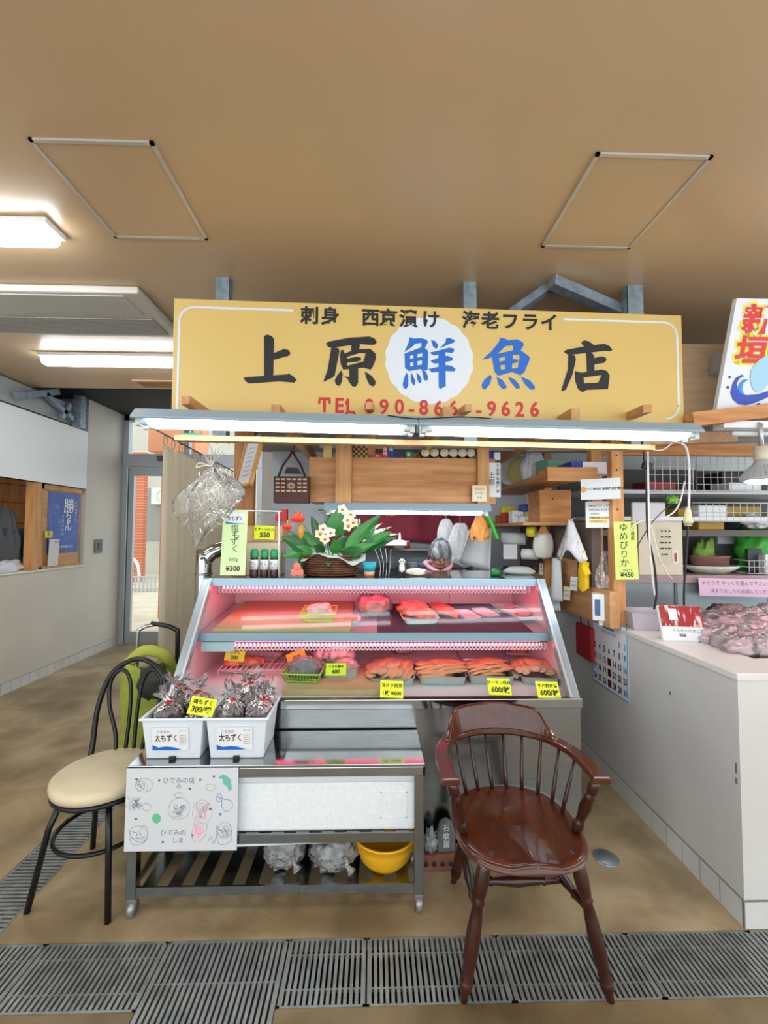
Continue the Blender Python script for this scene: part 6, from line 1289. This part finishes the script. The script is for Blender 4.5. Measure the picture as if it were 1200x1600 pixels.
# ================================================================ RIGHT STALL
ZW = LEDGE_R
struct(MB().b(XR+.12, 4.6, 4.3, 4.4, 0, 3.0).build('wall_stall_right', flat('#bfc8c8', .6)))
struct(MB().b(XR+.1, 4.4, 2.66, 4.3, 2.42, 2.46).build('ceiling_stall_right', flat('#8a7f72', .7)))
a, b = P(1062, 522, 2.6), P(1200, 640, 2.6)
o = MB().b(1.68, 4.0, 2.6, 2.63, 2.28, 2.72).build('plywood_fascia', M_ply); tag(o, 'plywood fascia board right of the yellow sign', 'board')
o = MB().beam((1.72, 2.3, 2.16), (3.6, 2.42, 2.42), .06, .075).build('timber_beam', M_woodx); tag(o, 'thick timber beam slanting up at the right stall', 'timber', 'timber beams of the right stall')
o = MB().b(1.50, 4.0, 2.9, 2.95, 2.08, 2.16).build('timber_beam', M_woodx); tag(o, 'long timber rail under the roof of the right stall', 'timber', 'timber beams of the right stall')
o = MB().beam((1.55, 2.5, 2.10), (2.9, 3.4, 2.32), .06, .08).build('timber_beam', M_woody); tag(o, 'timber joist running back into the right stall', 'timber', 'timber beams of the right stall')
q = P(1124, 568, 2.55); o = MB().b(-.035, .035, -.03, .04, -.06, .06).build('metal_bracket', M_alu, None, bevel=.006); o.location = q; tag(o, 'small metal bracket on the plywood beside the blue wave sign', 'bracket')
o = MB().beam(q+Vector((0, .02, .04)), P(1156, 532, 2.56), .012, .03).build('bracket_arm', M_alu); tag(o, 'flat steel arm rising from the small bracket', 'brace')
# wave sign
tlp, blp = P(1158, 466, 2.2), P(1119, 643, 2.36); up = tlp-blp
RM = frame(blp, (1, .0, 0), up); rs = thing('wave_sign', 'white sign with red characters and a blue wave at the right edge', 'sign', (0, 0, 0)); rs.matrix_basis = RM; H_ = up.length
MB().b(0, 1.2, 0, H_, -.03, 0).build('board', flat('#dfe6ee', .35), rs, bevel=.003)
def C2(x, y): return on_plane(RM, 1110+x/7.62, 450+y/7.62)
M_ry = flat('#f2e21c', .4); M_rr = flat('#d8202a', .4)
for s, px, py, hh in (('新', 575, 400, 350), ('垣', 490, 765, 350)):
    u, v = C2(px, py); h = hh/7.62/680*2.25
    txt(rs, s, T((u, v, .001)), h, M_ry, .016, 'yellow_lettering', sx=1.2); txt(rs, s, T((u, v, .003)), h, M_rr, .005, 'red_lettering', sx=1.2)
u, v = C2(900, 900); 
mb = MB(); mb.prism([C2(*p) for p in [(410, 1050), (370, 1030), (300, 1070), (260, 1140), (235, 1250), (265, 1330), (330, 1385), (420, 1395), (520, 1370), (640, 1320), (760, 1260), (760, 1200), (640, 1240), (560, 1265), (430, 1275), (360, 1255), (315, 1200), (310, 1140), (340, 1080), (380, 1055)]], .001, .002); mb.build('dark_wave', flat('#1540b8', .4), rs)
mb = MB(); mb.prism([C2(*p) for p in [(450, 1085), (390, 1090), (345, 1130), (320, 1190), (345, 1250), (400, 1275), (375, 1210), (385, 1140)]], .0021, .0028); mb.build('light_wave', flat('#1e8be8', .4), rs)
mb = MB()
for x, y, r in ((227, 1060, 16), (205, 1182, 18), (570, 1390, 22)): mb.prism([C2(x+r*math.cos(k/12*2*PI), y+r*math.sin(k/12*2*PI)) for k in range(12)], .001, .002)
mb.build('droplets', flat('#1b2f8e', .4), rs)
mb = MB(); mb.prism([C2(*p) for p in [(600, 840), (530, 900), (475, 1000), (470, 1100), (500, 1200), (550, 1245), (620, 1220), (690, 1140), (740, 1000), (760, 850), (680, 800)]], .0029, .0034); mb.build('fish_shape', flat('#9fd0ea', .4), rs)
# fluorescent strip and reflector lamp
t = thing('fluorescent_lamp', 'white lamp batten under the wave sign at the right edge', 'lamp', (0, 0, 0)); p = P(1122, 665, 2.35); t.matrix_basis = frame(p, (1, 0, 0), (0, 0, 1)); MB().b(0, 1.2, -.02, .02, -.04, .04).build('reflector', M_white, t, bevel=.004); MB().tube([(.08, -.045, 0), (1.1, -.045, 0)], .014, 10).build('tube', M_plast, t)
p = P(1190, 715, 2.3); t = thing('reflector_lamp', 'ribbed reflector spot lamp hanging at the right edge', 'lamp', tuple(p)); s = 1
MB().lathe([(.0, .0), (.035, 0), (.035, -.07), (.03, -.075)], 18, T((0, 0, .06))).build('holder', flat('#cfc8b6', .4), t)
mb = MB(); mb.lathe([(.03, -.015), (.045, -.04), (.075, -.085), (.098, -.115), (.1, -.12), (.09, -.125), (0, -.13)], 24)
for k in range(24): a = k/24*2*PI; mb.beam((.05*math.cos(a), .05*math.sin(a), -.045), (.098*math.cos(a), .098*math.sin(a), -.11), .004, .008)
mb.build('ribbed_shade', flat('#b3b9ba', .3), t); MB().tube([(0, 0, .06), (0, 0, .18), (0, .1, .24)], .012, 8).build('stem', M_alu, t); MB().lathe([(.0, -.118), (.05, -.128), (.075, -.131), (.05, -.14), (0, -.146)], 20).build('bulb', em('pink_bulb', '#ffc2d4', 55), t)
# cables
def cable(pts, r, m, label, name='cable', grp=None): return tag(MB().tube(smooth_path([P(*q) for q in pts], 6), r, 6).build(name, m), label, 'cable', grp)
cable([(1003, 690, 2.42), (1007, 720, 2.42), (1010, 760, 2.42), (1012, 830, 2.43), (1022, 880, 2.44), (1026, 925, 2.45), (1022, 952, 2.46)], .006, M_cord_b, 'black cable dropping past the beige control panel')
cable([(1012, 694, 2.4), (1013, 760, 2.4), (1015, 850, 2.41), (1019, 900, 2.42), (1023, 930, 2.44)], .005, M_cord_w, 'white cable hanging beside the black cable')
cable([(1058, 690, 2.3), (1072, 700, 2.32), (1077, 735, 2.36), (1076, 800, 2.4)], .006, M_cord_w, 'white cord from the lamp canopy down to the plug'); cable([(1012, 702, 2.4), (1035, 703, 2.36), (1055, 688, 2.32)], .004, M_cord_w, 'thin white cord looping to the end of the canopy')
cable([(1075, 820, 2.4), (1072, 870, 2.42), (1069, 920, 2.45), (1069, 955, 2.47)], .006, M_cord_b, 'black cord hanging from the beige plug'); cable([(1070, 752, 2.6), (1060, 790, 2.6), (1040, 808, 2.6), (1000, 815, 2.55), (985, 828, 2.5)], .005, M_cord_w, 'white cord curving above the beige panel'); cable([(1015, 815, 2.44), (1030, 870, 2.44), (1042, 895, 2.46), (1050, 905, 2.5)], .004, M_cord_w, 'thin white wire across the beige panel'); cable([(1050, 786, 2.55), (1020, 815, 2.5), (995, 855, 2.46)], .003, M_cord_b, 'thin dark wire slanting across the beige panel')
p = P(1075, 808, 2.4); t = thing('power_plug', 'beige power plug joining a white and a black cord', 'plug', tuple(p)); MB().lathe([(.008, .055), (.014, .04), (.024, -.02), (.024, -.035), (0, -.035)], 14).build('plug_body', flat('#d8cfa6', .4), t); MB().b(-.014, .014, -.012, .012, -.05, -.035).build('prongs', flat('#a8a38c'), t)
p = P(1010, 728, 2.42); o = bx('inline_switch', 'black inline switch on the dark cable', 'switch', (p.x, 2.42, p.z-.02), (.05, .03, .04), M_black, (0, R(15), 0))
# beige control panel
a, b = P(997, 816, 3.335), P(1068, 902, 3.335); t = thing('control_panel', 'beige control panel with small black buttons behind the cables', 'control panel', ((a.x+b.x)/2, 3.335, ZW+.236)); w_ = (b.x-a.x)/2; h = a.z-b.z
MB().b(-w_, w_, 0, .12, 0, h).build('case', pm('beige_panel', '#d9d2b8', .45), t, bevel=.006); mb = MB(); rnd = random.Random(2)
for k in range(14): x = .01+.03*(k % 3); z = h*.8-.045*(k//3); ww = rnd.choice((.006, .009, .014)); mb.b(x-ww, x+ww, -.004, 0, z-.006, z+.006)
mb.build('buttons', M_ink, t); MB().b(w_*.5, w_*.8, -.003, 0, h*.2, h*.45).build('switch_plate', flat('#e7e2d2'), t); MB().b(w_*.6, w_*.7, -.006, -.003, h*.25, h*.4).build('red_switch', flat('#a8402f'), t); MB().b(-w_*.15, w_*.42, -.0015, 0, h*.18, h*.86).build('inset', flat('#cfc8ae'), t)
# back case of the right stall: grey glass fish case
t = thing('grey_case', 'grey glazed cabinet at the back of the right stall', 'cabinet', (2.9, 3.35, 0)); MB().b(-1.2, 1.3, 0, .7, .0, ZW+.18).build('body', pm('grey_case', '#8f9fa4', .25, .2), t); MB().b(-1.25, 1.3, -.03, .7, ZW+.18, ZW+.235).build('shelf_top', pm('case_band', '#a58f92', .4), t)
for x in (-.55, .2, .9): MB().b(x, x+.02, -.01, 0, .5, ZW+.18).build('mullion', flat('#6c797d'), t)
ZR = ZW+.236
def RS(name, label, cat, px, Y, d, m, z=None, rz=0, bev=.006, grp=None): p = P(px, 880, Y); return bx(name, label, cat, (p.x, Y, (ZR if z is None else z)), d, m, (0, 0, rz), grp, bev)
# pink handwritten sign
p = P(1146, 917, 3.05); n_ = notice('pink_sign', frame(P(1148, 918, 3.28), (1, 0, -.02), (0, .1, 1)), .56, .135, flat('#e6c3dc'), 'pink strip with handwriting hung below the plates at the right', [('※ どうぞ ゆっくり選んで下さい', .0, .03, .036, flat('#4a4150'), 0), ('決まりましたら合図してください', .06, -.03, .034, flat('#4a4150'), 0)], 'sign')
# plates and dishes
p = P(1125, 895, 3.4); t = thing('oval_plate', 'pale green patterned oval plate stacked under a clear pink tub', 'plate', (p.x, 3.5, ZR)); MB().lathe([(0, 0), (.12, 0), (.19, .035), (.215, .055), (.21, .06), (.12, .012), (0, .008)], 30, None, 1, .7).build('dish', pm('plate_green', '#b7cdb0', .3, col2='#dfe6d8', scale=30), t); MB().lathe([(.2, .056), (.217, .058), (.21, .064), (.2, .06)], 30, None, 1, .7).build('rim', flat('#f0eef0', .3), t)
t = thing('clear_tub', 'clear pink tub standing on the oval plate', 'tub', (p.x, 3.5, ZR+.061)); MB().lathe([(0, 0), (.14, 0), (.16, .075), (.165, .08), (.15, .08), (.13, .01), (0, .006)], 24, None, 1, .6).build('tub_body', clear('pink_tub', '#f3d9d6', .08, .35, .1, '#d99c90'), t)
t = thing('spiky_ornament', 'blue and red spiky ornament behind the oval plate', 'ornament', (p.x-.09, 3.72, ZR+.0)); mb = MB(); mb.k = 0
for k in range(16): a = k/16*2*PI; mb.tube([(-.06, 0, .22), (-.06+.09*math.cos(a), .02, .22+.09*math.sin(a))], [.008, .002], 5)
mb.k = 1
for k in range(16): a = k/16*2*PI; mb.tube([(.06, .02, .2), (.06+.11*math.cos(a), .03, .2+.1*math.sin(a))], [.01, .002], 5)
mb.tube([(-.06, 0, .22), (-.06, 0, 0)], .006, 6); mb.tube([(.06, .02, .2), (.06, .02, 0)], .006, 6); mb.build('spikes', [flat('#b06a5c'), flat('#2a3f9c')], t)
lump('leafy_bundle', (p.x+.05, 3.62, ZR+.0), (.09, .05, .15), 3, flat('#7ba23c'), 'yellow green bundle behind the clear pink tub', 'bundle', .3)
lump('green_bag', (P(1190, 850, 3.5).x, 3.6, ZR), (.13, .1, .22), 8, flat('#35a02f', .5), 'bright green bag at the right edge of the shelf', 'bag', .25)
RS('brown_carton', 'rust brown carton beside the bright green bag', 'box', 1171, 3.75, (.12, .1, .32), flat('#8a4a34'))
t = thing('wire_basket', 'white wire basket of papers at the right edge', 'basket', (P(1182, 890, 3.45).x, 3.45, ZR)); mb = MB()
for z in (.01, .06, .11): mb.tube([(-.13, -.08, z), (.2, -.08, z), (.2, .08, z), (-.13, .08, z)], .003, 5, closed=True)
for k in range(9): x = -.13+.041*k; mb.tube([(x, -.08, .01), (x, -.08, .11)], .0025, 5)
mb.build('wire', flat('#d6dcde'), t); RS('dark_folder', 'dark folder standing in the white wire basket', 'folder', 1178, 3.46, (.12, .03, .19), flat('#2d3b3d'), ZR+.012); RS('clear_box', 'pale clear box beside the wire basket', 'box', 1198, 3.42, (.09, .08, .16), M_pbag)
# upper racks
ZU1, ZU2 = P(1130, 768, 3.35).z, P(1150, 808, 3.3).z
o = MB().b(1.62, 3.6, 3.25, 3.7, ZU1-.03, ZU1).build('acrylic_shelf', pm('pale_shelf', '#c0c6cc', .3)); tag(o, 'pale shelf behind the wire grids of the right stall', 'shelf')
o = MB().b(1.66, 3.6, 3.3, 3.7, ZU2-.03, ZU2).build('white_shelf', M_white); tag(o, 'white rack shelf below the pale shelf of the right stall', 'shelf')
def wiregrid(x0, x1, z0, z1, Y, label, p_=.05):
    mb = MB(); mb.tube([(x0, Y, z0), (x1, Y, z0), (x1, Y, z1), (x0, Y, z1)], .0045, 6, closed=True)
    n = int((x1-x0)/p_)
    for k in range(1, n): x = x0+(x1-x0)*k/n; mb.tube([(x, Y, z0), (x, Y, z1)], .002, 4)
    n = int((z1-z0)/p_)
    for k in range(1, n): z = z0+(z1-z0)*k/n; mb.tube([(x0, Y, z), (x1, Y, z)], .002, 4)
    return tag(mb.build('wire_grid', flat('#c7ccce', .4)), label, 'rack', None)
a = P(1012, 696, 2.95); b = P(1085, 768, 2.95); wiregrid(a.x, b.x, b.z, a.z+.03, 2.96, 'wire grid hanging beside the black cable'); a = P(1087, 692, 3.1); b = P(1180, 768, 3.1); wiregrid(a.x, b.x+.3, b.z, a.z, 3.1, 'wire grid hanging behind the reflector lamp')
a = P(1088, 785, 3.2); b = P(1180, 815, 3.2); wiregrid(a.x, b.x+.4, b.z, a.z, 3.24, 'low wire grid before the white rack shelf')
def UB(label, px0, px1, py0, py1, Y, m, name='carton', cat='box', dz=None, dep=.2):
    a, b = P(px0, py1, Y), P(px1, py0, Y); o = MB().b(-(b.x-a.x)/2, (b.x-a.x)/2, 0, dep, 0, b.z-a.z).build(name, m, None, bevel=.008); o.location = ((a.x+b.x)/2, Y, dz if dz is not None else a.z); return tag(o, label, cat)
UB('long dark red packet on the pale shelf', 1012, 1056, 758, 772, 3.3, flat('#8a2a2c'), 'packet', 'packet', ZU1+.001); UB('white foam trays stacked on the pale shelf at the right', 1140, 1190, 755, 768, 3.3, M_white, 'foam_trays', 'tray', ZU1+.001); UB('black slanting case on the pale shelf', 1128, 1172, 725, 757, 3.45, flat('#23272c'), 'black_case', 'case', ZU1+.001)
UB('stack of white foam boxes on the white rack shelf', 1092, 1135, 790, 808, 3.34, M_white, 'foam_stack', 'box', ZU2+.001); UB('yellow carton behind the low wire grid', 1060, 1090, 786, 800, 3.45, flat('#b99a35'), dz=ZU2+.001); UB('long yellow carton behind the white foam boxes', 1128, 1190, 782, 800, 3.5, flat('#a98e3a'), dz=ZU2+.001)
o = UB('amber carton on the dark shelf below the white rack', 1092, 1132, 815, 828, 3.4, flat('#b08a2a')); z_ = o.location.z
o = MB().b(1.68, 3.6, 3.36, 3.7, z_-.05, z_-.001).build('dark_shelf', flat('#5a544c', .6)); tag(o, 'dark shelf above the plates of the right stall', 'shelf')
o = UB('white board leaning above the beige panel', 988, 1040, 785, 815, 3.0, flat('#c2c8ca'), 'white_board', 'board', dep=.02); 
lump('green_sprig', tuple(P(1050, 787, 3.0)), (.04, .03, .03), 4, flat('#78b845', .5), 'small green sprig above the white board', 'plant', .4)
o = UB('white rolled paper on the dark back wall', 1122, 1165, 838, 850, 3.7, flat('#c9cdcc', .7), 'paper_roll', 'roll', dep=.06)
lump('plastic_bag', tuple(P(1185, 826, 3.4)), (.12, .08, .06), 6, M_pbag, 'pale plastic bag hanging under the white rack', 'bag', .3)
o = MB().b(1.62, 3.7, 3.72, 3.76, ZR, 2.1).build('back_board', flat('#4d4f4c', .7)); tag(o, 'dark back board of the right stall shelves', 'board')
# counter things
a, b = P(975, 975, 2.35), P(1040, 975, 2.35); t = thing('clear_tray', 'clear plastic tray on the right counter by the post', 'tray', (F(1008, 980, ZW).x+.01, F(1008, 980, ZW).y, ZW), R(-8))
mb = MB(); w_, d_, h = .13, .11, .10; vs = []
for z, s in ((0, .86), (h, 1), (h, .97), (.004, .84)): vs += [(-w_*s, -d_*s, z), (w_*s, -d_*s, z), (w_*s, d_*s, z), (-w_*s, d_*s, z)]
fs = [(3, 2, 1, 0), (12, 13, 14, 15)]
for i in range(3): fs += [(i*4+j, i*4+(j+1) % 4, (i+1)*4+(j+1) % 4, (i+1)*4+j) for j in range(4)]
mb.add(vs, fs); mb.build('tray_body', clear('frosted', '#f6f3fa', .07, .5, .15, '#eeeaf4'), t)
p = F(1072, 1003, ZW); t = thing('fish_pack', 'red and white packed tray of dried fish leaning on the right counter', 'packet', (p.x, p.y+.0, ZW), R(-12)); q = Matrix.Rotation(R(-22), 4, 'X')
MB().b(-.105, .105, -.0, .03, .0, .19, q).build('tray', M_plast, t, bevel=.01); MB().b(-.1, .1, -.004, .0, .078, .186, q).build('red_slices', pm('red_slices', '#9a2328', .35, col2='#d8c0bc', scale=24, stretch=(2.5, 1, .6), lo=.52, hi=.62), t)
LM = q @ frame((0, -.001, .05), (1, 0, 0), (0, 0, 1)); txt(t, 'くんせいたまご', LM @ T((.01, .006, .001)), .019, M_ink, 0); txt(t, '¥38', LM @ T((-.01, -.018, .001)), .02, M_ink, .0004); MB().b(-.06, -.02, -.007, -.004, .11, .17, q).build('label', M_paper, t)
mb = MB(); mb.b(1.72, 3.4, 1.95, 3.3, ZW-.04, ZW-.03); mb.b(1.74, 3.4, 1.97, 2.0, .0, ZW-.04); o = mb.build('fish_bench', M_steel); tag(o, 'steel bench behind the right counter under the bagged fish', 'bench')
M_pf = pm('bagged_pink', '#e3a5b6', .3, col2='#f1d5dd', scale=9, bump=.2); M_pd = pm('bagged_dark', '#a58674', .3, col2='#dcb5b6', scale=8, bump=.3)
spots = [(1106, 985, 2.42, .075), (1122, 966, 2.6, .085), (1112, 1006, 2.26, .075), (1130, 1000, 2.32, .07), (1135, 1022, 2.14, .075), (1152, 1004, 2.26, .08), (1140, 978, 2.48, .085), (1158, 966, 2.62, .085), (1172, 985, 2.42, .085), (1168, 1020, 2.18, .075), (1160, 1038, 2.06, .07),
         (1188, 1004, 2.26, .085), (1186, 1034, 2.08, .075), (1198, 974, 2.5, .09), (1199, 1020, 2.16, .08), (1180, 958, 2.7, .09), (1148, 950, 2.8, .09), (1199, 950, 2.78, .09), (1197, 1046, 2.03, .07)]
for k, (px, py, Y, r) in enumerate(spots):
    c = P(px, py, Y); bagged('fish_bag', (c.x, Y, max(ZW-.03, c.z-.10)), (r*1.25, r*.8, r*.75), 50+k, M_pf if k % 4 else M_pd, 'pink clear bag of fish in the heap on the right counter', 'bag of fish', 'bagged fish heaped on the right counter', rz=k*1.9)
lump('black_bag', (P(1135, 945, 3.0).x, 3.05, ZW-.03), (.08, .05, .05), 5, flat('#3a3134'), 'dark bag behind the heap of bagged fish', 'bag', .2)
# calendar
tl_, br_ = W(925.5, 959, XR-.003), W(983, 1101, XR-.003); CW = tl_.y-br_.y; CH = .43; zc = W(983, 981, XR-.003).z
cal = thing('wall_calendar', 'white November calendar with blue edges on the right counter wall', 'calendar', (0, 0, 0)); cal.matrix_basis = frame((XR-.004, tl_.y, zc), (0, -1, 0), (0, 0, 1))
MB().b(0, CW, -CH, 0, -.002, 0).build('sheet', flat('#e3e6ec', .5), cal); mb = MB(); mb.b(0, CW, -.008, 0, .0, .0015); mb.b(0, CW, -CH, -CH+.006, 0, .0015); mb.b(0, .005, -CH, 0, 0, .0015); mb.b(CW-.008, CW, -CH, 0, 0, .0015); mb.build('blue_edge', flat('#4fa3d6'), cal)
MB().prism([(CW*.5-.06, -.06), (CW*.5+.06, -.06), (CW*.5+.06, -.03), (CW*.5-.06, -.03)], .0005, .0018).build('month_badge', flat('#3c8fd0'), cal); txt(cal, '11', T((CW*.5, -.045, .0024)), .04, M_ink, .001)
x0_, dx_ = .035, (CW-.065)/6
rows = [[None]*5+[1, 2], [3, 4, 5, 6, 7, 8, 9], [10, 11, 12, 13, 14, 15, 16], [17, 18, 19, 20, 21, 22, 23], [24, 25, 26, 27, 28, 29, 30]]; sq = MB()
M_cb = flat('#2f86cf')
for r_, row in enumerate(rows):
    for c_i, n in enumerate(row):
        if n is None: continue
        y = -.125-.066*r_; x = x0_+dx_*c_i
        if n in (13, 20, 27): sq.b(x-.019, x+.019, y-.022, y+.022, .0005, .0015)
        txt(cal, str(n), T((x, y, .0022)), .052, M_red if n in (10,) else M_cb if n in (2, 9, 16, 30) else M_ink, .0014, sx=.72)
sq.build('red_squares', flat('#7c1d22'), cal); txt(cal, '日 月 火 水 木 金 土', T((CW*.5, -.082, .002)), .02, M_ink, 0)
# scuffs on the wall
mb = MB(); w1 = W(1047, 1083, XR); mb.b(XR-.001, XR, w1.y-.008, w1.y+.008, w1.z-.008, w1.z+.008)
for z, h in ((.60, .02), (.55, .012)): mb.b(XR-.001, XR, 1.76, 1.77, z-h, z+h)
struct(mb.build('trim_4', flat('#6f6f6c')), 'dark scuff marks on the right counter wall')
# bottles placed last (letters are ready on the first one)
flush_texts()
for k, (x, nm) in enumerate(bt_todo):
    l = nm+' green capped sauce bottle of the three on the case'
    if k == 0: bt_src.location = (x, 2.66, ZD); bt_src['label'] = l
    else: copy_tree(bt_src, (x, 2.66, ZD), label=l)
